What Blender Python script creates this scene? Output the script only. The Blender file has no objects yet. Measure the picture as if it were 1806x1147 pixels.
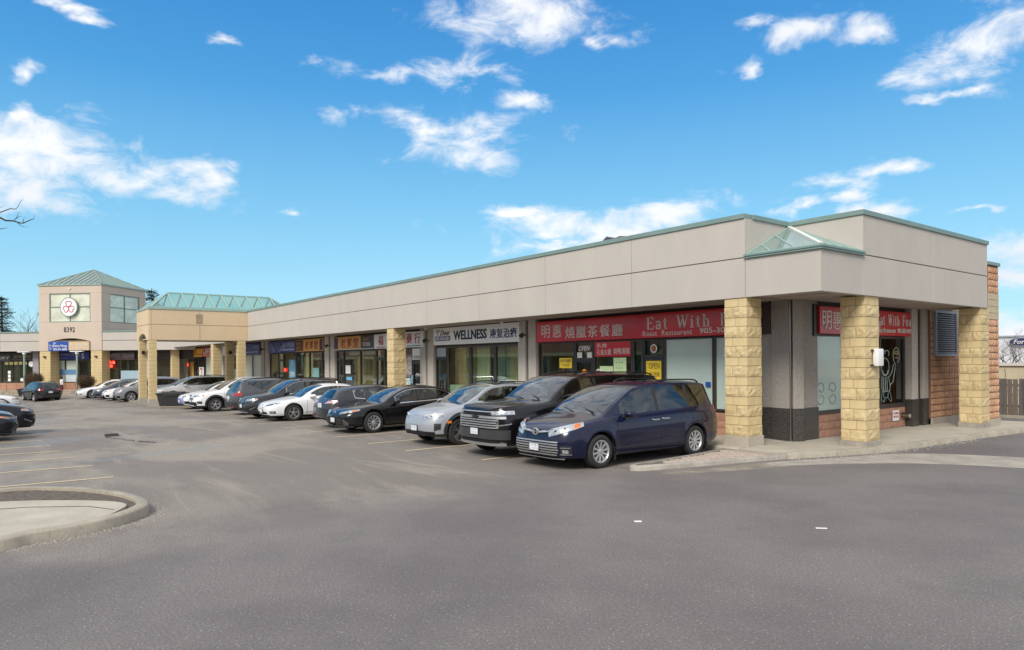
import bpy, bmesh, math, random
from mathutils import Vector, Matrix, noise
R_ = math.radians
PI = math.pi
random.seed(7)
scene = bpy.context.scene
COL = scene.collection

# ------------------------------------------------------------------ camera
F = Vector((-.7916, .611, 0)).normalized()
RT = Vector((.611, .7916, 0)).normalized()
UP = Vector((0, 0, 1))
roll = R_(.444)
CAMP = Vector((9.866, -14.594, 2.2))
cd = bpy.data.cameras.new('camera')
cam = bpy.data.objects.new('camera', cd)
COL.objects.link(cam)
cd.sensor_width = 36
cd.lens = 1248.5 / 1806 * 36
cd.shift_y = 64 / 1806
cd.clip_end = 3000
cd.clip_start = .05
X_ = RT * math.cos(roll) - UP * math.sin(roll)
Y_ = RT * math.sin(roll) + UP * math.cos(roll)
Z_ = -F
cam.matrix_world = Matrix(((X_.x, Y_.x, Z_.x, CAMP.x), (X_.y, Y_.y, Z_.y, CAMP.y), (X_.z, Y_.z, Z_.z, CAMP.z), (0, 0, 0, 1)))
scene.camera = cam

# ------------------------------------------------------------------ sun + sky
SUN_EL, SUN_AZ = 42, 152          # azimuth clockwise from +Y (north)
world = bpy.data.worlds.new('World')
scene.world = world
world.use_nodes = True
wn, wl = world.node_tree.nodes, world.node_tree.links
for n in list(wn):
    wn.remove(n)


def N(tree, typ, **kw):
    n = tree.nodes.new(typ)
    for k, v in kw.items():
        if k == 'inp':
            for a, b in v.items():
                n.inputs[a].default_value = b
        else:
            setattr(n, k, v)
    return n


def build_world():
    t = world.node_tree
    L = t.links.new
    out = N(t, 'ShaderNodeOutputWorld')
    bg = N(t, 'ShaderNodeBackground', inp={'Strength': .1})
    sky = N(t, 'ShaderNodeTexSky', sky_type='NISHITA', sun_disc=False, sun_elevation=R_(SUN_EL), sun_rotation=R_(SUN_AZ),
            altitude=0, air_density=1.0, dust_density=.6, ozone_density=2.2)
    tc = N(t, 'ShaderNodeTexCoord')
    d = tc.outputs['Generated']
    dr = N(t, 'ShaderNodeVectorMath', operation='DOT_PRODUCT'); dr.inputs[1].default_value = RT; L(d, dr.inputs[0])
    df = N(t, 'ShaderNodeVectorMath', operation='DOT_PRODUCT'); df.inputs[1].default_value = F; L(d, df.inputs[0])
    sx = N(t, 'ShaderNodeSeparateXYZ'); L(d, sx.inputs[0])
    az = N(t, 'ShaderNodeMath', operation='ARCTAN2'); L(dr.outputs['Value'], az.inputs[0]); L(df.outputs['Value'], az.inputs[1])
    el = N(t, 'ShaderNodeMath', operation='ARCSINE'); L(sx.outputs['Z'], el.inputs[0])
    P = N(t, 'ShaderNodeCombineXYZ'); L(az.outputs[0], P.inputs[0]); L(el.outputs[0], P.inputs[1])
    rp = N(t, 'ShaderNodeValToRGB'); er = rp.color_ramp
    L(el.outputs[0], rp.inputs[0])
    cols = [(0, (.245, .410, .475)), (.06, (.185, .365, .455)), (.2, (.098, .280, .425)), (.36, (.026, .172, .370)), (.5, (.009, .115, .315)), (1, (.010, .085, .26))]
    er.elements[0].position = 0; er.elements[0].color = (*cols[0][1], 1); er.elements[1].position = 1; er.elements[1].color = (*cols[-1][1], 1)
    for p_, c_ in cols[1:-1]:
        e_ = er.elements.new(p_); e_.color = (*c_, 1)
    sc_ = N(t, 'ShaderNodeVectorMath', operation='SCALE'); sc_.inputs['Scale'].default_value = 9.6; L(rp.outputs[0], sc_.inputs[0])
    hs = N(t, 'ShaderNodeMix', data_type='RGBA'); hs.inputs['Factor'].default_value = .86; L(sky.outputs[0], hs.inputs['A']); L(sc_.outputs[0], hs.inputs['B'])
    # clouds as they hang in this sky: azimuth, elevation, half widths (radians)
    wm = N(t, 'ShaderNodeMapping', inp={'Scale': (1, 1, 1.6)}); L(d, wm.inputs[0])
    wz = N(t, 'ShaderNodeTexNoise', inp={'Scale': 9, 'Detail': 4, 'Roughness': .6}); L(wm.outputs[0], wz.inputs['Vector'])
    ws_ = N(t, 'ShaderNodeVectorMath', operation='SUBTRACT'); L(wz.outputs['Color'], ws_.inputs[0]); ws_.inputs[1].default_value = (.5, .5, .5)
    ww = N(t, 'ShaderNodeVectorMath', operation='MULTIPLY_ADD'); L(ws_.outputs[0], ww.inputs[0]); ww.inputs[1].default_value = (.16, .055, 0); L(P.outputs[0], ww.inputs[2])
    P = ww
    prev = None
    for (a, e, ra, re) in CLOUDS:
        k_ = 1.65 if ra > .05 else 1.4
        ra *= k_; re *= k_
        m = N(t, 'ShaderNodeVectorMath', operation='MULTIPLY_ADD')
        m.inputs[1].default_value = (1 / ra, 1 / re, 0)
        m.inputs[2].default_value = (-a / ra, -e / re, 0)
        L(P.outputs[0], m.inputs[0])
        ln = N(t, 'ShaderNodeVectorMath', operation='LENGTH'); L(m.outputs[0], ln.inputs[0])
        if prev is None:
            prev = ln.outputs['Value']
        else:
            mn = N(t, 'ShaderNodeMath', operation='SMOOTH_MIN'); L(prev, mn.inputs[0]); L(ln.outputs['Value'], mn.inputs[1]); mn.inputs[2].default_value = .35
            prev = mn.outputs[0]
    cl = N(t, 'ShaderNodeMath', operation='MINIMUM'); L(prev, cl.inputs[0]); cl.inputs[1].default_value = 2.0
    mp = N(t, 'ShaderNodeMapping', inp={'Scale': (1, 1, 2.0)}); L(d, mp.inputs[0])
    nz = N(t, 'ShaderNodeTexNoise', inp={'Scale': 13, 'Detail': 12, 'Roughness': .64, 'Distortion': .5}); L(mp.outputs[0], nz.inputs['Vector'])
    nb = N(t, 'ShaderNodeTexNoise', inp={'Scale': 2.6, 'Detail': 5, 'Roughness': .55, 'Distortion': .2}); L(mp.outputs[0], nb.inputs['Vector'])
    # val = fbm*1.25 + .5*(1-mind)
    a1 = N(t, 'ShaderNodeMath', operation='MULTIPLY_ADD'); L(nz.outputs[0], a1.inputs[0]); a1.inputs[1].default_value = 2.7; a1.inputs[2].default_value = -.24
    a2 = N(t, 'ShaderNodeMath', operation='MULTIPLY_ADD'); L(cl.outputs[0], a2.inputs[0]); a2.inputs[1].default_value = -.70; L(a1.outputs[0], a2.inputs[2])
    # broken cloud over the rest of the sky
    beh = N(t, 'ShaderNodeMapRange', interpolation_type='SMOOTHSTEP', inp={'From Min': .45, 'From Max': -.2, 'To Min': 0, 'To Max': 1}); L(df.outputs['Value'], beh.inputs['Value'])
    ov = N(t, 'ShaderNodeMapRange', interpolation_type='SMOOTHSTEP', inp={'From Min': .465, 'From Max': .56, 'To Min': 0, 'To Max': 1}); L(el.outputs[0], ov.inputs['Value'])
    mo = N(t, 'ShaderNodeMath', operation='MAXIMUM'); L(beh.outputs[0], mo.inputs[0]); L(ov.outputs[0], mo.inputs[1])
    b1 = N(t, 'ShaderNodeMath', operation='MULTIPLY'); L(mo.outputs[0], b1.inputs[0]); L(nb.outputs[0], b1.inputs[1])
    b3 = N(t, 'ShaderNodeMath', operation='MULTIPLY_ADD'); L(mo.outputs[0], b3.inputs[0]); b3.inputs[1].default_value = .85; L(a2.outputs[0], b3.inputs[2])
    b2 = N(t, 'ShaderNodeMath', operation='MULTIPLY_ADD'); L(b1.outputs[0], b2.inputs[0]); b2.inputs[1].default_value = 1.1; L(b3.outputs[0], b2.inputs[2])
    dens = N(t, 'ShaderNodeMapRange', interpolation_type='SMOOTHSTEP', inp={'From Min': .22, 'From Max': 1.30}); L(b2.outputs[0], dens.inputs['Value'])
    # cloud shade: bright tops, blue grey bases
    sh = N(t, 'ShaderNodeMapRange', inp={'From Min': .35, 'From Max': .75, 'To Min': 0, 'To Max': 1}); L(nb.outputs[0], sh.inputs['Value'])
    cc = N(t, 'ShaderNodeMix', data_type='RGBA'); cc.inputs['A'].default_value = (4.9, 4.95, 5.05, 1); cc.inputs['B'].default_value = (3.9, 4.15, 4.5, 1); L(sh.outputs[0], cc.inputs['Factor'])
    mx = N(t, 'ShaderNodeMix', data_type='RGBA'); L(dens.outputs[0], mx.inputs['Factor']); L(hs.outputs['Result'], mx.inputs['A']); L(cc.outputs['Result'], mx.inputs['B'])
    L(mx.outputs['Result'], bg.inputs['Color'])
    L(bg.outputs[0], out.inputs['Surface'])


CLOUDS = [(-0.592, 0.247, 0.063, 0.028), (-0.547, 0.237, 0.054, 0.023), (-0.604, 0.198, 0.039, 0.016), (-0.493, 0.221, 0.058, 0.016), (-0.448, 0.211, 0.04, 0.012), (-0.411, 0.241, 0.019, 0.012), (-0.619, 0.327, 0.014, 0.007), (-0.619, 0.282, 0.014, 0.018), (-0.557, 0.398, 0.016, 0.005), (-0.537, 0.389, 0.019, 0.005), (-0.394, 0.399, 0.023, 0.004), (-0.205, 0.382, 0.035, 0.009), (-0.166, 0.33, 0.043, 0.01), (-0.127, 0.318, 0.04, 0.01), (-0.056, 0.297, 0.06, 0.02), (-0.079, 0.386, 0.044, 0.016), (0.032, 0.349, 0.03, 0.009), (0.025, 0.456, 0.076, 0.024), (0.129, 0.426, 0.019, 0.01), (0.326, 0.425, 0.027, 0.006), (0.399, 0.408, 0.04, 0.012), (0.481, 0.398, 0.03, 0.011), (0.582, 0.35, 0.046, 0.028), (0.62, 0.356, 0.031, 0.028), (0.527, 0.331, 0.025, 0.009), (0.553, 0.31, 0.028, 0.004), (0.318, 0.368, 0.014, 0.011), (0.415, 0.222, 0.04, 0.006), (0.467, 0.23, 0.038, 0.006), (0.517, 0.229, 0.024, 0.006), (0.384, 0.197, 0.023, 0.006), (0.486, 0.182, 0.034, 0.008), (0.434, 0.203, 0.023, 0.006), (0.111, 0.182, 0.094, 0.015), (0.22, 0.197, 0.068, 0.015), (0.047, 0.168, 0.04, 0.009), (0.015, 0.203, 0.027, 0.005), (0.618, 0.121, 0.029, 0.017), (0.624, 0.085, 0.031, 0.009), (0.613, 0.027, 0.031, 0.016), (0.583, 0.172, 0.013, 0.003), (-0.296, 0.199, 0.016, 0.004), (0.079, 0.156, 0.055, 0.008)]
build_world()

sl = bpy.data.lights.new('sun', 'SUN')
sl.energy = 1.5
sl.angle = R_(22)
sl.color = (1.0, .955, .88)
so = bpy.data.objects.new('sun', sl)
COL.objects.link(so)
sd = Vector((math.sin(R_(SUN_AZ)) * math.cos(R_(SUN_EL)), math.cos(R_(SUN_AZ)) * math.cos(R_(SUN_EL)), math.sin(R_(SUN_EL))))
so.rotation_euler = sd.to_track_quat('Z', 'Y').to_euler()
so.location = (0, -20, 40)

vs = scene.view_settings
vs.view_transform = 'Standard'
vs.look = 'None'
vs.exposure = 1.1
vs.gamma = 1
vs.use_curve_mapping = False
scene.cycles.max_bounces = 7
scene.cycles.diffuse_bounces = 3
scene.cycles.glossy_bounces = 3
scene.cycles.transparent_max_bounces = 8
scene.cycles.use_denoising = True

# ------------------------------------------------------------------ materials
MATS = {}


def mat(name, col, rough=.6, metal=0, coat=0, bump=0, bscale=40, var=0, vscale=3, spec=.5, emit=0, detail=4, dirt=0, stretch=None, coords='Object', col2=None):
    if name in MATS:
        return MATS[name]
    m = bpy.data.materials.new(name)
    MATS[name] = m
    m.use_nodes = True
    t = m.node_tree
    L = t.links.new
    b = t.nodes['Principled BSDF']
    c = (*col, 1)
    b.inputs['Base Color'].default_value = c
    b.inputs['Roughness'].default_value = rough
    b.inputs['Metallic'].default_value = metal
    b.inputs['Specular IOR Level'].default_value = spec
    if coat:
        b.inputs['Coat Weight'].default_value = coat
        b.inputs['Coat Roughness'].default_value = .04
    if emit:
        b.inputs['Emission Color'].default_value = c
        b.inputs['Emission Strength'].default_value = emit
    if bump or var or dirt:
        tc = N(t, 'ShaderNodeTexCoord')
        if coords == 'World':
            g_ = N(t, 'ShaderNodeNewGeometry'); src = g_.outputs['Position']
        else:
            src = tc.outputs[coords]
        if stretch:
            mp = N(t, 'ShaderNodeMapping', inp={'Scale': stretch}); L(src, mp.inputs[0]); src = mp.outputs[0]
    if var:
        nz = N(t, 'ShaderNodeTexNoise', inp={'Scale': vscale, 'Detail': detail, 'Roughness': .6}); L(src, nz.inputs['Vector'])
        mr = N(t, 'ShaderNodeMapRange', inp={'From Min': .3, 'From Max': .7}); L(nz.outputs[0], mr.inputs['Value'])
        mx = N(t, 'ShaderNodeMix', data_type='RGBA'); L(mr.outputs[0], mx.inputs['Factor'])
        mx.inputs['A'].default_value = tuple(max(0, x * (1 - var)) for x in col) + (1,)
        mx.inputs['B'].default_value = ((*col2, 1) if col2 else tuple(min(1, x * (1 + var)) for x in col) + (1,))
        last = mx.outputs['Result']
        if dirt:
            n2 = N(t, 'ShaderNodeTexNoise', inp={'Scale': vscale * 7, 'Detail': 6, 'Roughness': .7}); L(src, n2.inputs['Vector'])
            m2 = N(t, 'ShaderNodeMapRange', inp={'From Min': .52, 'From Max': .75, 'To Max': dirt}); L(n2.outputs[0], m2.inputs['Value'])
            mm = N(t, 'ShaderNodeMix', data_type='RGBA'); L(m2.outputs[0], mm.inputs['Factor']); L(last, mm.inputs['A'])
            mm.inputs['B'].default_value = tuple(x * .35 for x in col) + (1,)
            last = mm.outputs['Result']
        L(last, b.inputs['Base Color'])
    if bump:
        nb = N(t, 'ShaderNodeTexNoise', inp={'Scale': bscale, 'Detail': 5, 'Roughness': .65}); L(src, nb.inputs['Vector'])
        bm = N(t, 'ShaderNodeBump', inp={'Strength': 1, 'Distance': bump}); L(nb.outputs[0], bm.inputs['Height'])
        L(bm.outputs[0], b.inputs['Normal'])
    return m


def glass(name, tint, refl=1.0, rough=.02, f0=1.52, film=None, ff=.38):
    if name in MATS:
        return MATS[name]
    m = bpy.data.materials.new(name)
    MATS[name] = m
    m.use_nodes = True
    t = m.node_tree
    L = t.links.new
    t.nodes.remove(t.nodes['Principled BSDF'])
    out = [n for n in t.nodes if n.type == 'OUTPUT_MATERIAL'][0]
    tr = N(t, 'ShaderNodeBsdfTransparent'); tr.inputs[0].default_value = (*tint, 1)
    gl = N(t, 'ShaderNodeBsdfGlossy'); gl.inputs['Roughness'].default_value = rough; gl.inputs['Color'].default_value = (.95, .98, 1, 1)
    # Schlick reflectance, the same from both faces of the thin pane
    ge = N(t, 'ShaderNodeNewGeometry')
    dt = N(t, 'ShaderNodeVectorMath', operation='DOT_PRODUCT'); L(ge.outputs['Normal'], dt.inputs[0]); L(ge.outputs['Incoming'], dt.inputs[1])
    ab = N(t, 'ShaderNodeMath', operation='ABSOLUTE'); L(dt.outputs['Value'], ab.inputs[0])
    iv = N(t, 'ShaderNodeMath', operation='SUBTRACT', use_clamp=True); iv.inputs[0].default_value = 1; L(ab.outputs[0], iv.inputs[1])
    pw = N(t, 'ShaderNodeMath', operation='POWER'); L(iv.outputs[0], pw.inputs[0]); pw.inputs[1].default_value = 4.2
    mu = N(t, 'ShaderNodeMath', operation='MULTIPLY_ADD', use_clamp=True); L(pw.outputs[0], mu.inputs[0]); mu.inputs[1].default_value = .92; mu.inputs[2].default_value = .075 * refl
    mx = N(t, 'ShaderNodeMixShader'); L(mu.outputs[0], mx.inputs[0]); L(tr.outputs[0], mx.inputs[1]); L(gl.outputs[0], mx.inputs[2])
    res = mx.outputs[0]
    if film:
        df = N(t, 'ShaderNodeBsdfDiffuse'); df.inputs[0].default_value = (*film, 1)
        m3 = N(t, 'ShaderNodeMixShader'); m3.inputs[0].default_value = ff; L(res, m3.inputs[1]); L(df.outputs[0], m3.inputs[2])
        res = m3.outputs[0]
    L(res, out.inputs['Surface'])
    return m


def paint(name, col, metal=.25, rough=.32, flake=0):
    m = mat(name, col, rough=rough, metal=metal, coat=.75, spec=.25)
    m.node_tree.nodes['Principled BSDF'].inputs['Coat IOR'].default_value = 1.42
    return m


STUCCO = mat('stucco_taupe', (.495, .452, .398), rough=.92, bump=.004, bscale=90, var=.045, vscale=.8, stretch=(1.3, 1.3, .5), detail=8, dirt=.07)
STUCCO_T = mat('stucco_tan', (.64, .49, .315), rough=.92, bump=.004, bscale=90, var=.06, vscale=.5, stretch=(1, 1, .3), dirt=.10)
STUCCO_W = mat('stucco_tower', (.56, .46, .37), rough=.92, var=.05, vscale=.6, dirt=.08)
COPING = mat('green_coping_metal', (.20, .285, .255), rough=.45, metal=.1, var=.08, vscale=1.5)
GREENBAR = mat('green_painted_bar', (.28, .41, .36), rough=.45, var=.06, vscale=3)
SOFFIT = mat('soffit_board', (.36, .315, .27), rough=.85, var=.08, vscale=1.2)
DARKWALL = mat('dark_header', (.045, .035, .03), rough=.6)
STONE = mat('yellow_stone', (.61, .455, .230), rough=.9, bump=.018, bscale=11, var=.14, vscale=2.5, col2=(.68, .54, .305), dirt=.30, coords='World')
STONE2 = mat('yellow_stone_smooth', (.62, .48, .255), rough=.9, bump=.004, bscale=40, var=.10, vscale=3, dirt=.12)
MORTAR = mat('mortar_dark', (.20, .155, .09), rough=.95)
CONC = mat('concrete', (.42, .375, .305), rough=.9, bump=.004, bscale=50, var=.13, vscale=1.7, detail=9, dirt=.30)
CONC2 = mat('concrete_kerb', (.37, .325, .255), rough=.92, bump=.008, bscale=30, var=.2, vscale=2.3, detail=9, dirt=.45)
CONC3 = mat('concrete_light', (.34, .305, .26), rough=.9, bump=.006, bscale=25, var=.22, vscale=2, dirt=.6)
PEBBLE = mat('exposed_aggregate', (.36, .325, .285), rough=.85, bump=.012, bscale=60, var=.30, vscale=42, detail=2)
PEBBLE2 = mat('exposed_aggregate_pale', (.50, .455, .40), rough=.85, bump=.006, bscale=70, var=.2, vscale=45, detail=2)
BLACKTILE = mat('black_polished_aggregate', (.030, .028, .027), rough=.28, bump=.0012, bscale=120, var=.9, vscale=45, detail=2, col2=(.12, .11, .10))
RUST = mat('rust_split_block', (.52, .27, .145), rough=.95, bump=.012, bscale=22, var=.18, vscale=2.5, col2=(.62, .38, .24), dirt=.22, coords='World')
RUST2 = mat('rust_long_stone', (.42, .225, .145), rough=.9, bump=.008, bscale=25, var=.18, vscale=4, dirt=.25)
RUSTM = mat('block_mortar', (.20, .115, .08), rough=.95)
TANBLOCK = mat('tan_block', (.50, .42, .28), rough=.92, bump=.008, bscale=30, var=.1, vscale=5, dirt=.2)
BLACKM = mat('black_frame_metal', (.02, .019, .018), rough=.4)
BRONZE = mat('bronze_frame_metal', (.05, .042, .036), rough=.45)
ALU = mat('aluminium', (.55, .56, .58), rough=.35, metal=.9)
CHROME = mat('chrome', (.72, .73, .75), rough=.12, metal=1)
DARKCHROME = mat('dark_chrome', (.18, .18, .19), rough=.2, metal=1)
RUBBER = mat('tyre_rubber', (.022, .022, .023), rough=.85, bump=.002, bscale=60)
BLACKP = mat('black_plastic', (.022, .022, .023), rough=.5)
GREYP = mat('grey_plastic', (.075, .077, .08), rough=.6)
UNDER = mat('underbody_black', (.008, .008, .008), rough=.9)
SEAT = mat('seat_cloth', (.07, .065, .06), rough=.9)
SEATL = mat('seat_tan', (.26, .23, .19), rough=.9)
LAMPGL = mat('headlamp_lens', (.46, .48, .50), rough=.22, metal=.5, coat=1, var=.45, vscale=12)
LAMPDK = mat('headlamp_smoked', (.10, .105, .115), rough=.1, metal=.4, coat=1)
LAMPRED = mat('tail_lamp_red', (.38, .01, .012), rough=.12, coat=1)
LAMPPINK = mat('tail_lamp_clear', (.50, .30, .30), rough=.12, coat=1)
AMBER = mat('amber_lens', (.75, .20, .03), rough=.15, coat=1)
WHITEP = mat('white_panel', (.78, .78, .76), rough=.45)
PLATE = mat('plate_white', (.62, .63, .66), rough=.5, var=.3, vscale=26, detail=1)
GL_CLEAR = glass('glass_clear', (.72, .80, .76))
GL_WIND = glass('glass_windshield', (.70, .78, .77), refl=1.9)
GL_SIDE = glass('glass_side', (.45, .50, .47), refl=1.3)
GL_DARK = glass('glass_privacy', (.05, .055, .06), refl=1.3)
GL_SHOP = glass('glass_shop', (.82, .87, .79), refl=1.3)
GL_GREEN = glass('glass_green', (.52, .70, .62), refl=1.3)
GL_SKY = glass('skylight_pane', (.75, .85, .80), refl=.9, film=(.34, .42, .39))
INTER = mat('shop_interior', (.42, .38, .30), rough=.9, var=.3, vscale=.8)


# ------------------------------------------------------------------ mesh helpers
class MB:
    def __init__(self):
        self.v, self.f = [], []

    def box(self, x0, x1, y0, y1, z0, z1):
        b = len(self.v)
        self.v += [(x0, y0, z0), (x1, y0, z0), (x1, y1, z0), (x0, y1, z0), (x0, y0, z1), (x1, y0, z1), (x1, y1, z1), (x0, y1, z1)]
        self.f += [tuple(b + i for i in q) for q in ((0, 3, 2, 1), (4, 5, 6, 7), (0, 1, 5, 4), (1, 2, 6, 5), (2, 3, 7, 6), (3, 0, 4, 7))]
        return self

    def obox(self, c, ax, ay, az):
        """box with centre and half-axis vectors"""
        c, ax, ay, az = map(Vector, (c, ax, ay, az))
        b = len(self.v)
        for sz in (-1, 1):
            for sx, sy in ((-1, -1), (1, -1), (1, 1), (-1, 1)):
                self.v.append(tuple(c + ax * sx + ay * sy + az * sz))
        self.f += [tuple(b + i for i in q) for q in ((0, 3, 2, 1), (4, 5, 6, 7), (0, 1, 5, 4), (1, 2, 6, 5), (2, 3, 7, 6), (3, 0, 4, 7))]
        return self

    def poly(self, pts):
        b = len(self.v)
        self.v += [tuple(p) for p in pts]
        self.f.append(tuple(range(b, b + len(pts))))
        return self

    def prism(self, pts, z0, z1):
        n = len(pts)
        b = len(self.v)
        self.v += [(p[0], p[1], z0) for p in pts] + [(p[0], p[1], z1) for p in pts]
        self.f.append(tuple(range(b + n - 1, b - 1, -1)))
        self.f.append(tuple(range(b + n, b + 2 * n)))
        for i in range(n):
            j = (i + 1) % n
            self.f.append((b + i, b + j, b + n + j, b + n + i))
        return self

    def bar(self, p, q, w, h=None):
        p, q = Vector(p), Vector(q)
        h = h or w
        d = (q - p)
        L = d.length
        if L < 1e-6:
            return self
        d /= L
        up = Vector((0, 0, 1)) if abs(d.z) < .95 else Vector((1, 0, 0))
        s = d.cross(up).normalized()
        u = s.cross(d)
        return self.obox((p + q) / 2, s * w / 2, d * L / 2, u * h / 2)

    def tube(self, pts, r, n=6, cap=True):
        pts = [Vector(p) for p in pts]
        rs = r if isinstance(r, (list, tuple)) else [r] * len(pts)
        b = len(self.v)
        m = len(pts)
        ref = Vector((0, 0, 1))
        for i, p in enumerate(pts):
            d = (pts[min(i + 1, m - 1)] - pts[max(i - 1, 0)])
            d = d.normalized() if d.length > 0 else Vector((0, 0, 1))
            if abs(d.dot(ref)) > .97:
                rr = Vector((1, 0, 0))
            else:
                rr = ref
            s = d.cross(rr).normalized()
            u = s.cross(d)
            for k in range(n):
                a = 2 * PI * k / n
                self.v.append(tuple(p + (s * math.cos(a) + u * math.sin(a)) * rs[i]))
        for i in range(m - 1):
            for k in range(n):
                k2 = (k + 1) % n
                self.f.append((b + i * n + k, b + i * n + k2, b + (i + 1) * n + k2, b + (i + 1) * n + k))
        if cap:
            self.f.append(tuple(b + k for k in range(n - 1, -1, -1)))
            self.f.append(tuple(b + (m - 1) * n + k for k in range(n)))
        return self

    def lathe(self, prof, n=24, axis='y', c=(0, 0, 0)):
        """prof: list of (r, h)"""
        b = len(self.v)
        for (r, h) in prof:
            for k in range(n):
                a = 2 * PI * k / n
                x, y = r * math.cos(a), r * math.sin(a)
                p = (x, h, y) if axis == 'y' else (x, y, h)
                self.v.append((p[0] + c[0], p[1] + c[1], p[2] + c[2]))
        for i in range(len(prof) - 1):
            for k in range(n):
                k2 = (k + 1) % n
                self.f.append((b + i * n + k, b + i * n + k2, b + (i + 1) * n + k2, b + (i + 1) * n + k))
        return self

    def grid(self, rows, close=False):
        b = len(self.v)
        n = len(rows[0])
        for r in rows:
            self.v += [tuple(p) for p in r]
        for i in range(len(rows) - 1):
            for k in range(n - 1 + (1 if close else 0)):
                k2 = (k + 1) % n
                self.f.append((b + i * n + k, b + i * n + k2, b + (i + 1) * n + k2, b + (i + 1) * n + k))
        return self

    def mesh(self, name, m, smooth=None, bevel=0):
        me = bpy.data.meshes.new(name)
        me.from_pydata(self.v, [], self.f)
        if m:
            me.materials.append(m)
        if smooth is not None:
            me.shade_smooth()
            me.set_sharp_from_angle(angle=R_(smooth))
        me.update()
        return me

    def build(self, name, m, parent=None, smooth=None, loc=None, fixn=False, bevel=0):
        me = self.mesh(name, m, None)
        if fixn or bevel:
            bm = bmesh.new(); bm.from_mesh(me)
            if bevel:
                bmesh.ops.bevel(bm, geom=list(bm.edges), offset=bevel, segments=2, affect='EDGES', profile=.6)
            if fixn:
                bmesh.ops.recalc_face_normals(bm, faces=bm.faces)
            bm.to_mesh(me); bm.free()
        if smooth is not None:
            me.shade_smooth(); me.set_sharp_from_angle(angle=R_(smooth))
        return link(name, me, parent, loc)


def link(name, me, parent=None, loc=None, rz=None):
    o = bpy.data.objects.new(name, me)
    COL.objects.link(o)
    if parent:
        o.parent = parent
    if loc:
        o.location = loc
    if rz is not None:
        o.rotation_euler.z = rz
    return o


def tag(o, label=None, cat=None, group=None, kind=None):
    if label: o['label'] = label
    if cat: o['category'] = cat
    if group: o['group'] = group
    if kind: o['kind'] = kind
    return o


def empty(name, loc=(0, 0, 0), rz=0, **kw):
    o = bpy.data.objects.new(name, None)
    o.empty_display_size = .2
    COL.objects.link(o)
    o.location = loc
    o.rotation_euler.z = rz
    return tag(o, **kw)


def copy_tree(o, parent=None):
    c = o.copy()
    COL.objects.link(c)
    c.parent = parent
    for ch in o.children:
        copy_tree(ch, c)
    return c


def ss(t):
    t = min(1, max(0, t))
    return t * t * (3 - 2 * t)


def G(x, y):
    return -.2 * ss((-x - 8) / 22) - .12 * ss((-x - 30) / 12) - .35 * math.exp(-((x + 48) / 12) ** 2 - ((y + 13) / 5) ** 2)


_txt = {}


def text_mesh(s, spacing=1.0, bold=0):
    """text outline as filled polygons, left/bottom at origin"""
    k = (s, spacing, bold)
    if k not in _txt:
        c = bpy.data.curves.new('text', 'FONT')
        c.body = s
        c.space_character = spacing
        c.offset = bold
        c.resolution_u = 3
        o = bpy.data.objects.new('text', c)
        COL.objects.link(o)
        dg = bpy.context.evaluated_depsgraph_get()
        me = bpy.data.meshes.new_from_object(o.evaluated_get(dg))
        vs_ = [tuple(v.co) for v in me.vertices]
        fs = [tuple(p.vertices) for p in me.polygons]
        bpy.data.objects.remove(o); bpy.data.meshes.remove(me); bpy.data.curves.remove(c)
        _txt[k] = (vs_, fs)
    return _txt[k]


def put_text(name, s, x0, x1, z0, z1, y, m, parent, spacing=1.0, bold=0, slant=0, axis='x', flip=False, thick=.012):
    """letters fitted into the rectangle on plane y (axis x) or x (axis y)"""
    vs_, fs = text_mesh(s, spacing, bold)
    if not vs_:
        return
    ax, bx = min(v[0] for v in vs_), max(v[0] for v in vs_)
    ay, by = min(v[1] for v in vs_), max(v[1] for v in vs_)
    mb = MB()
    for (vx, vy, vz) in vs_:
        a = (vx - ax) / (bx - ax); b = (vy - ay) / (by - ay)
        X = x0 + (x1 - x0) * a + slant * b
        Z = z0 + (z1 - z0) * b
        mb.v.append((X, y, Z) if axis == 'x' else (y, X, Z))
    mb.f = list(fs)
    # depth: extrude backwards
    me = mb.mesh(name, m)
    bm = bmesh.new(); bm.from_mesh(me)
    r = bmesh.ops.extrude_face_region(bm, geom=list(bm.faces))
    dv = Vector((0, -thick, 0)) if axis == 'x' else Vector((thick, 0, 0))
    bmesh.ops.translate(bm, vec=dv, verts=[g for g in r['geom'] if isinstance(g, bmesh.types.BMVert)])
    bmesh.ops.recalc_face_normals(bm, faces=bm.faces)
    bm.to_mesh(me); bm.free()
    return link(name, me, parent)


def strokes(name, lines, w, m, parent, y=None, mapf=None):
    """flat print made of polylines in (x,z); mapf turns (x,z) into 3D"""
    mb = MB()
    for ln in lines:
        mb.tube([mapf(*p) for p in ln], w, n=5)
    return mb.build(name, m, parent)


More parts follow.
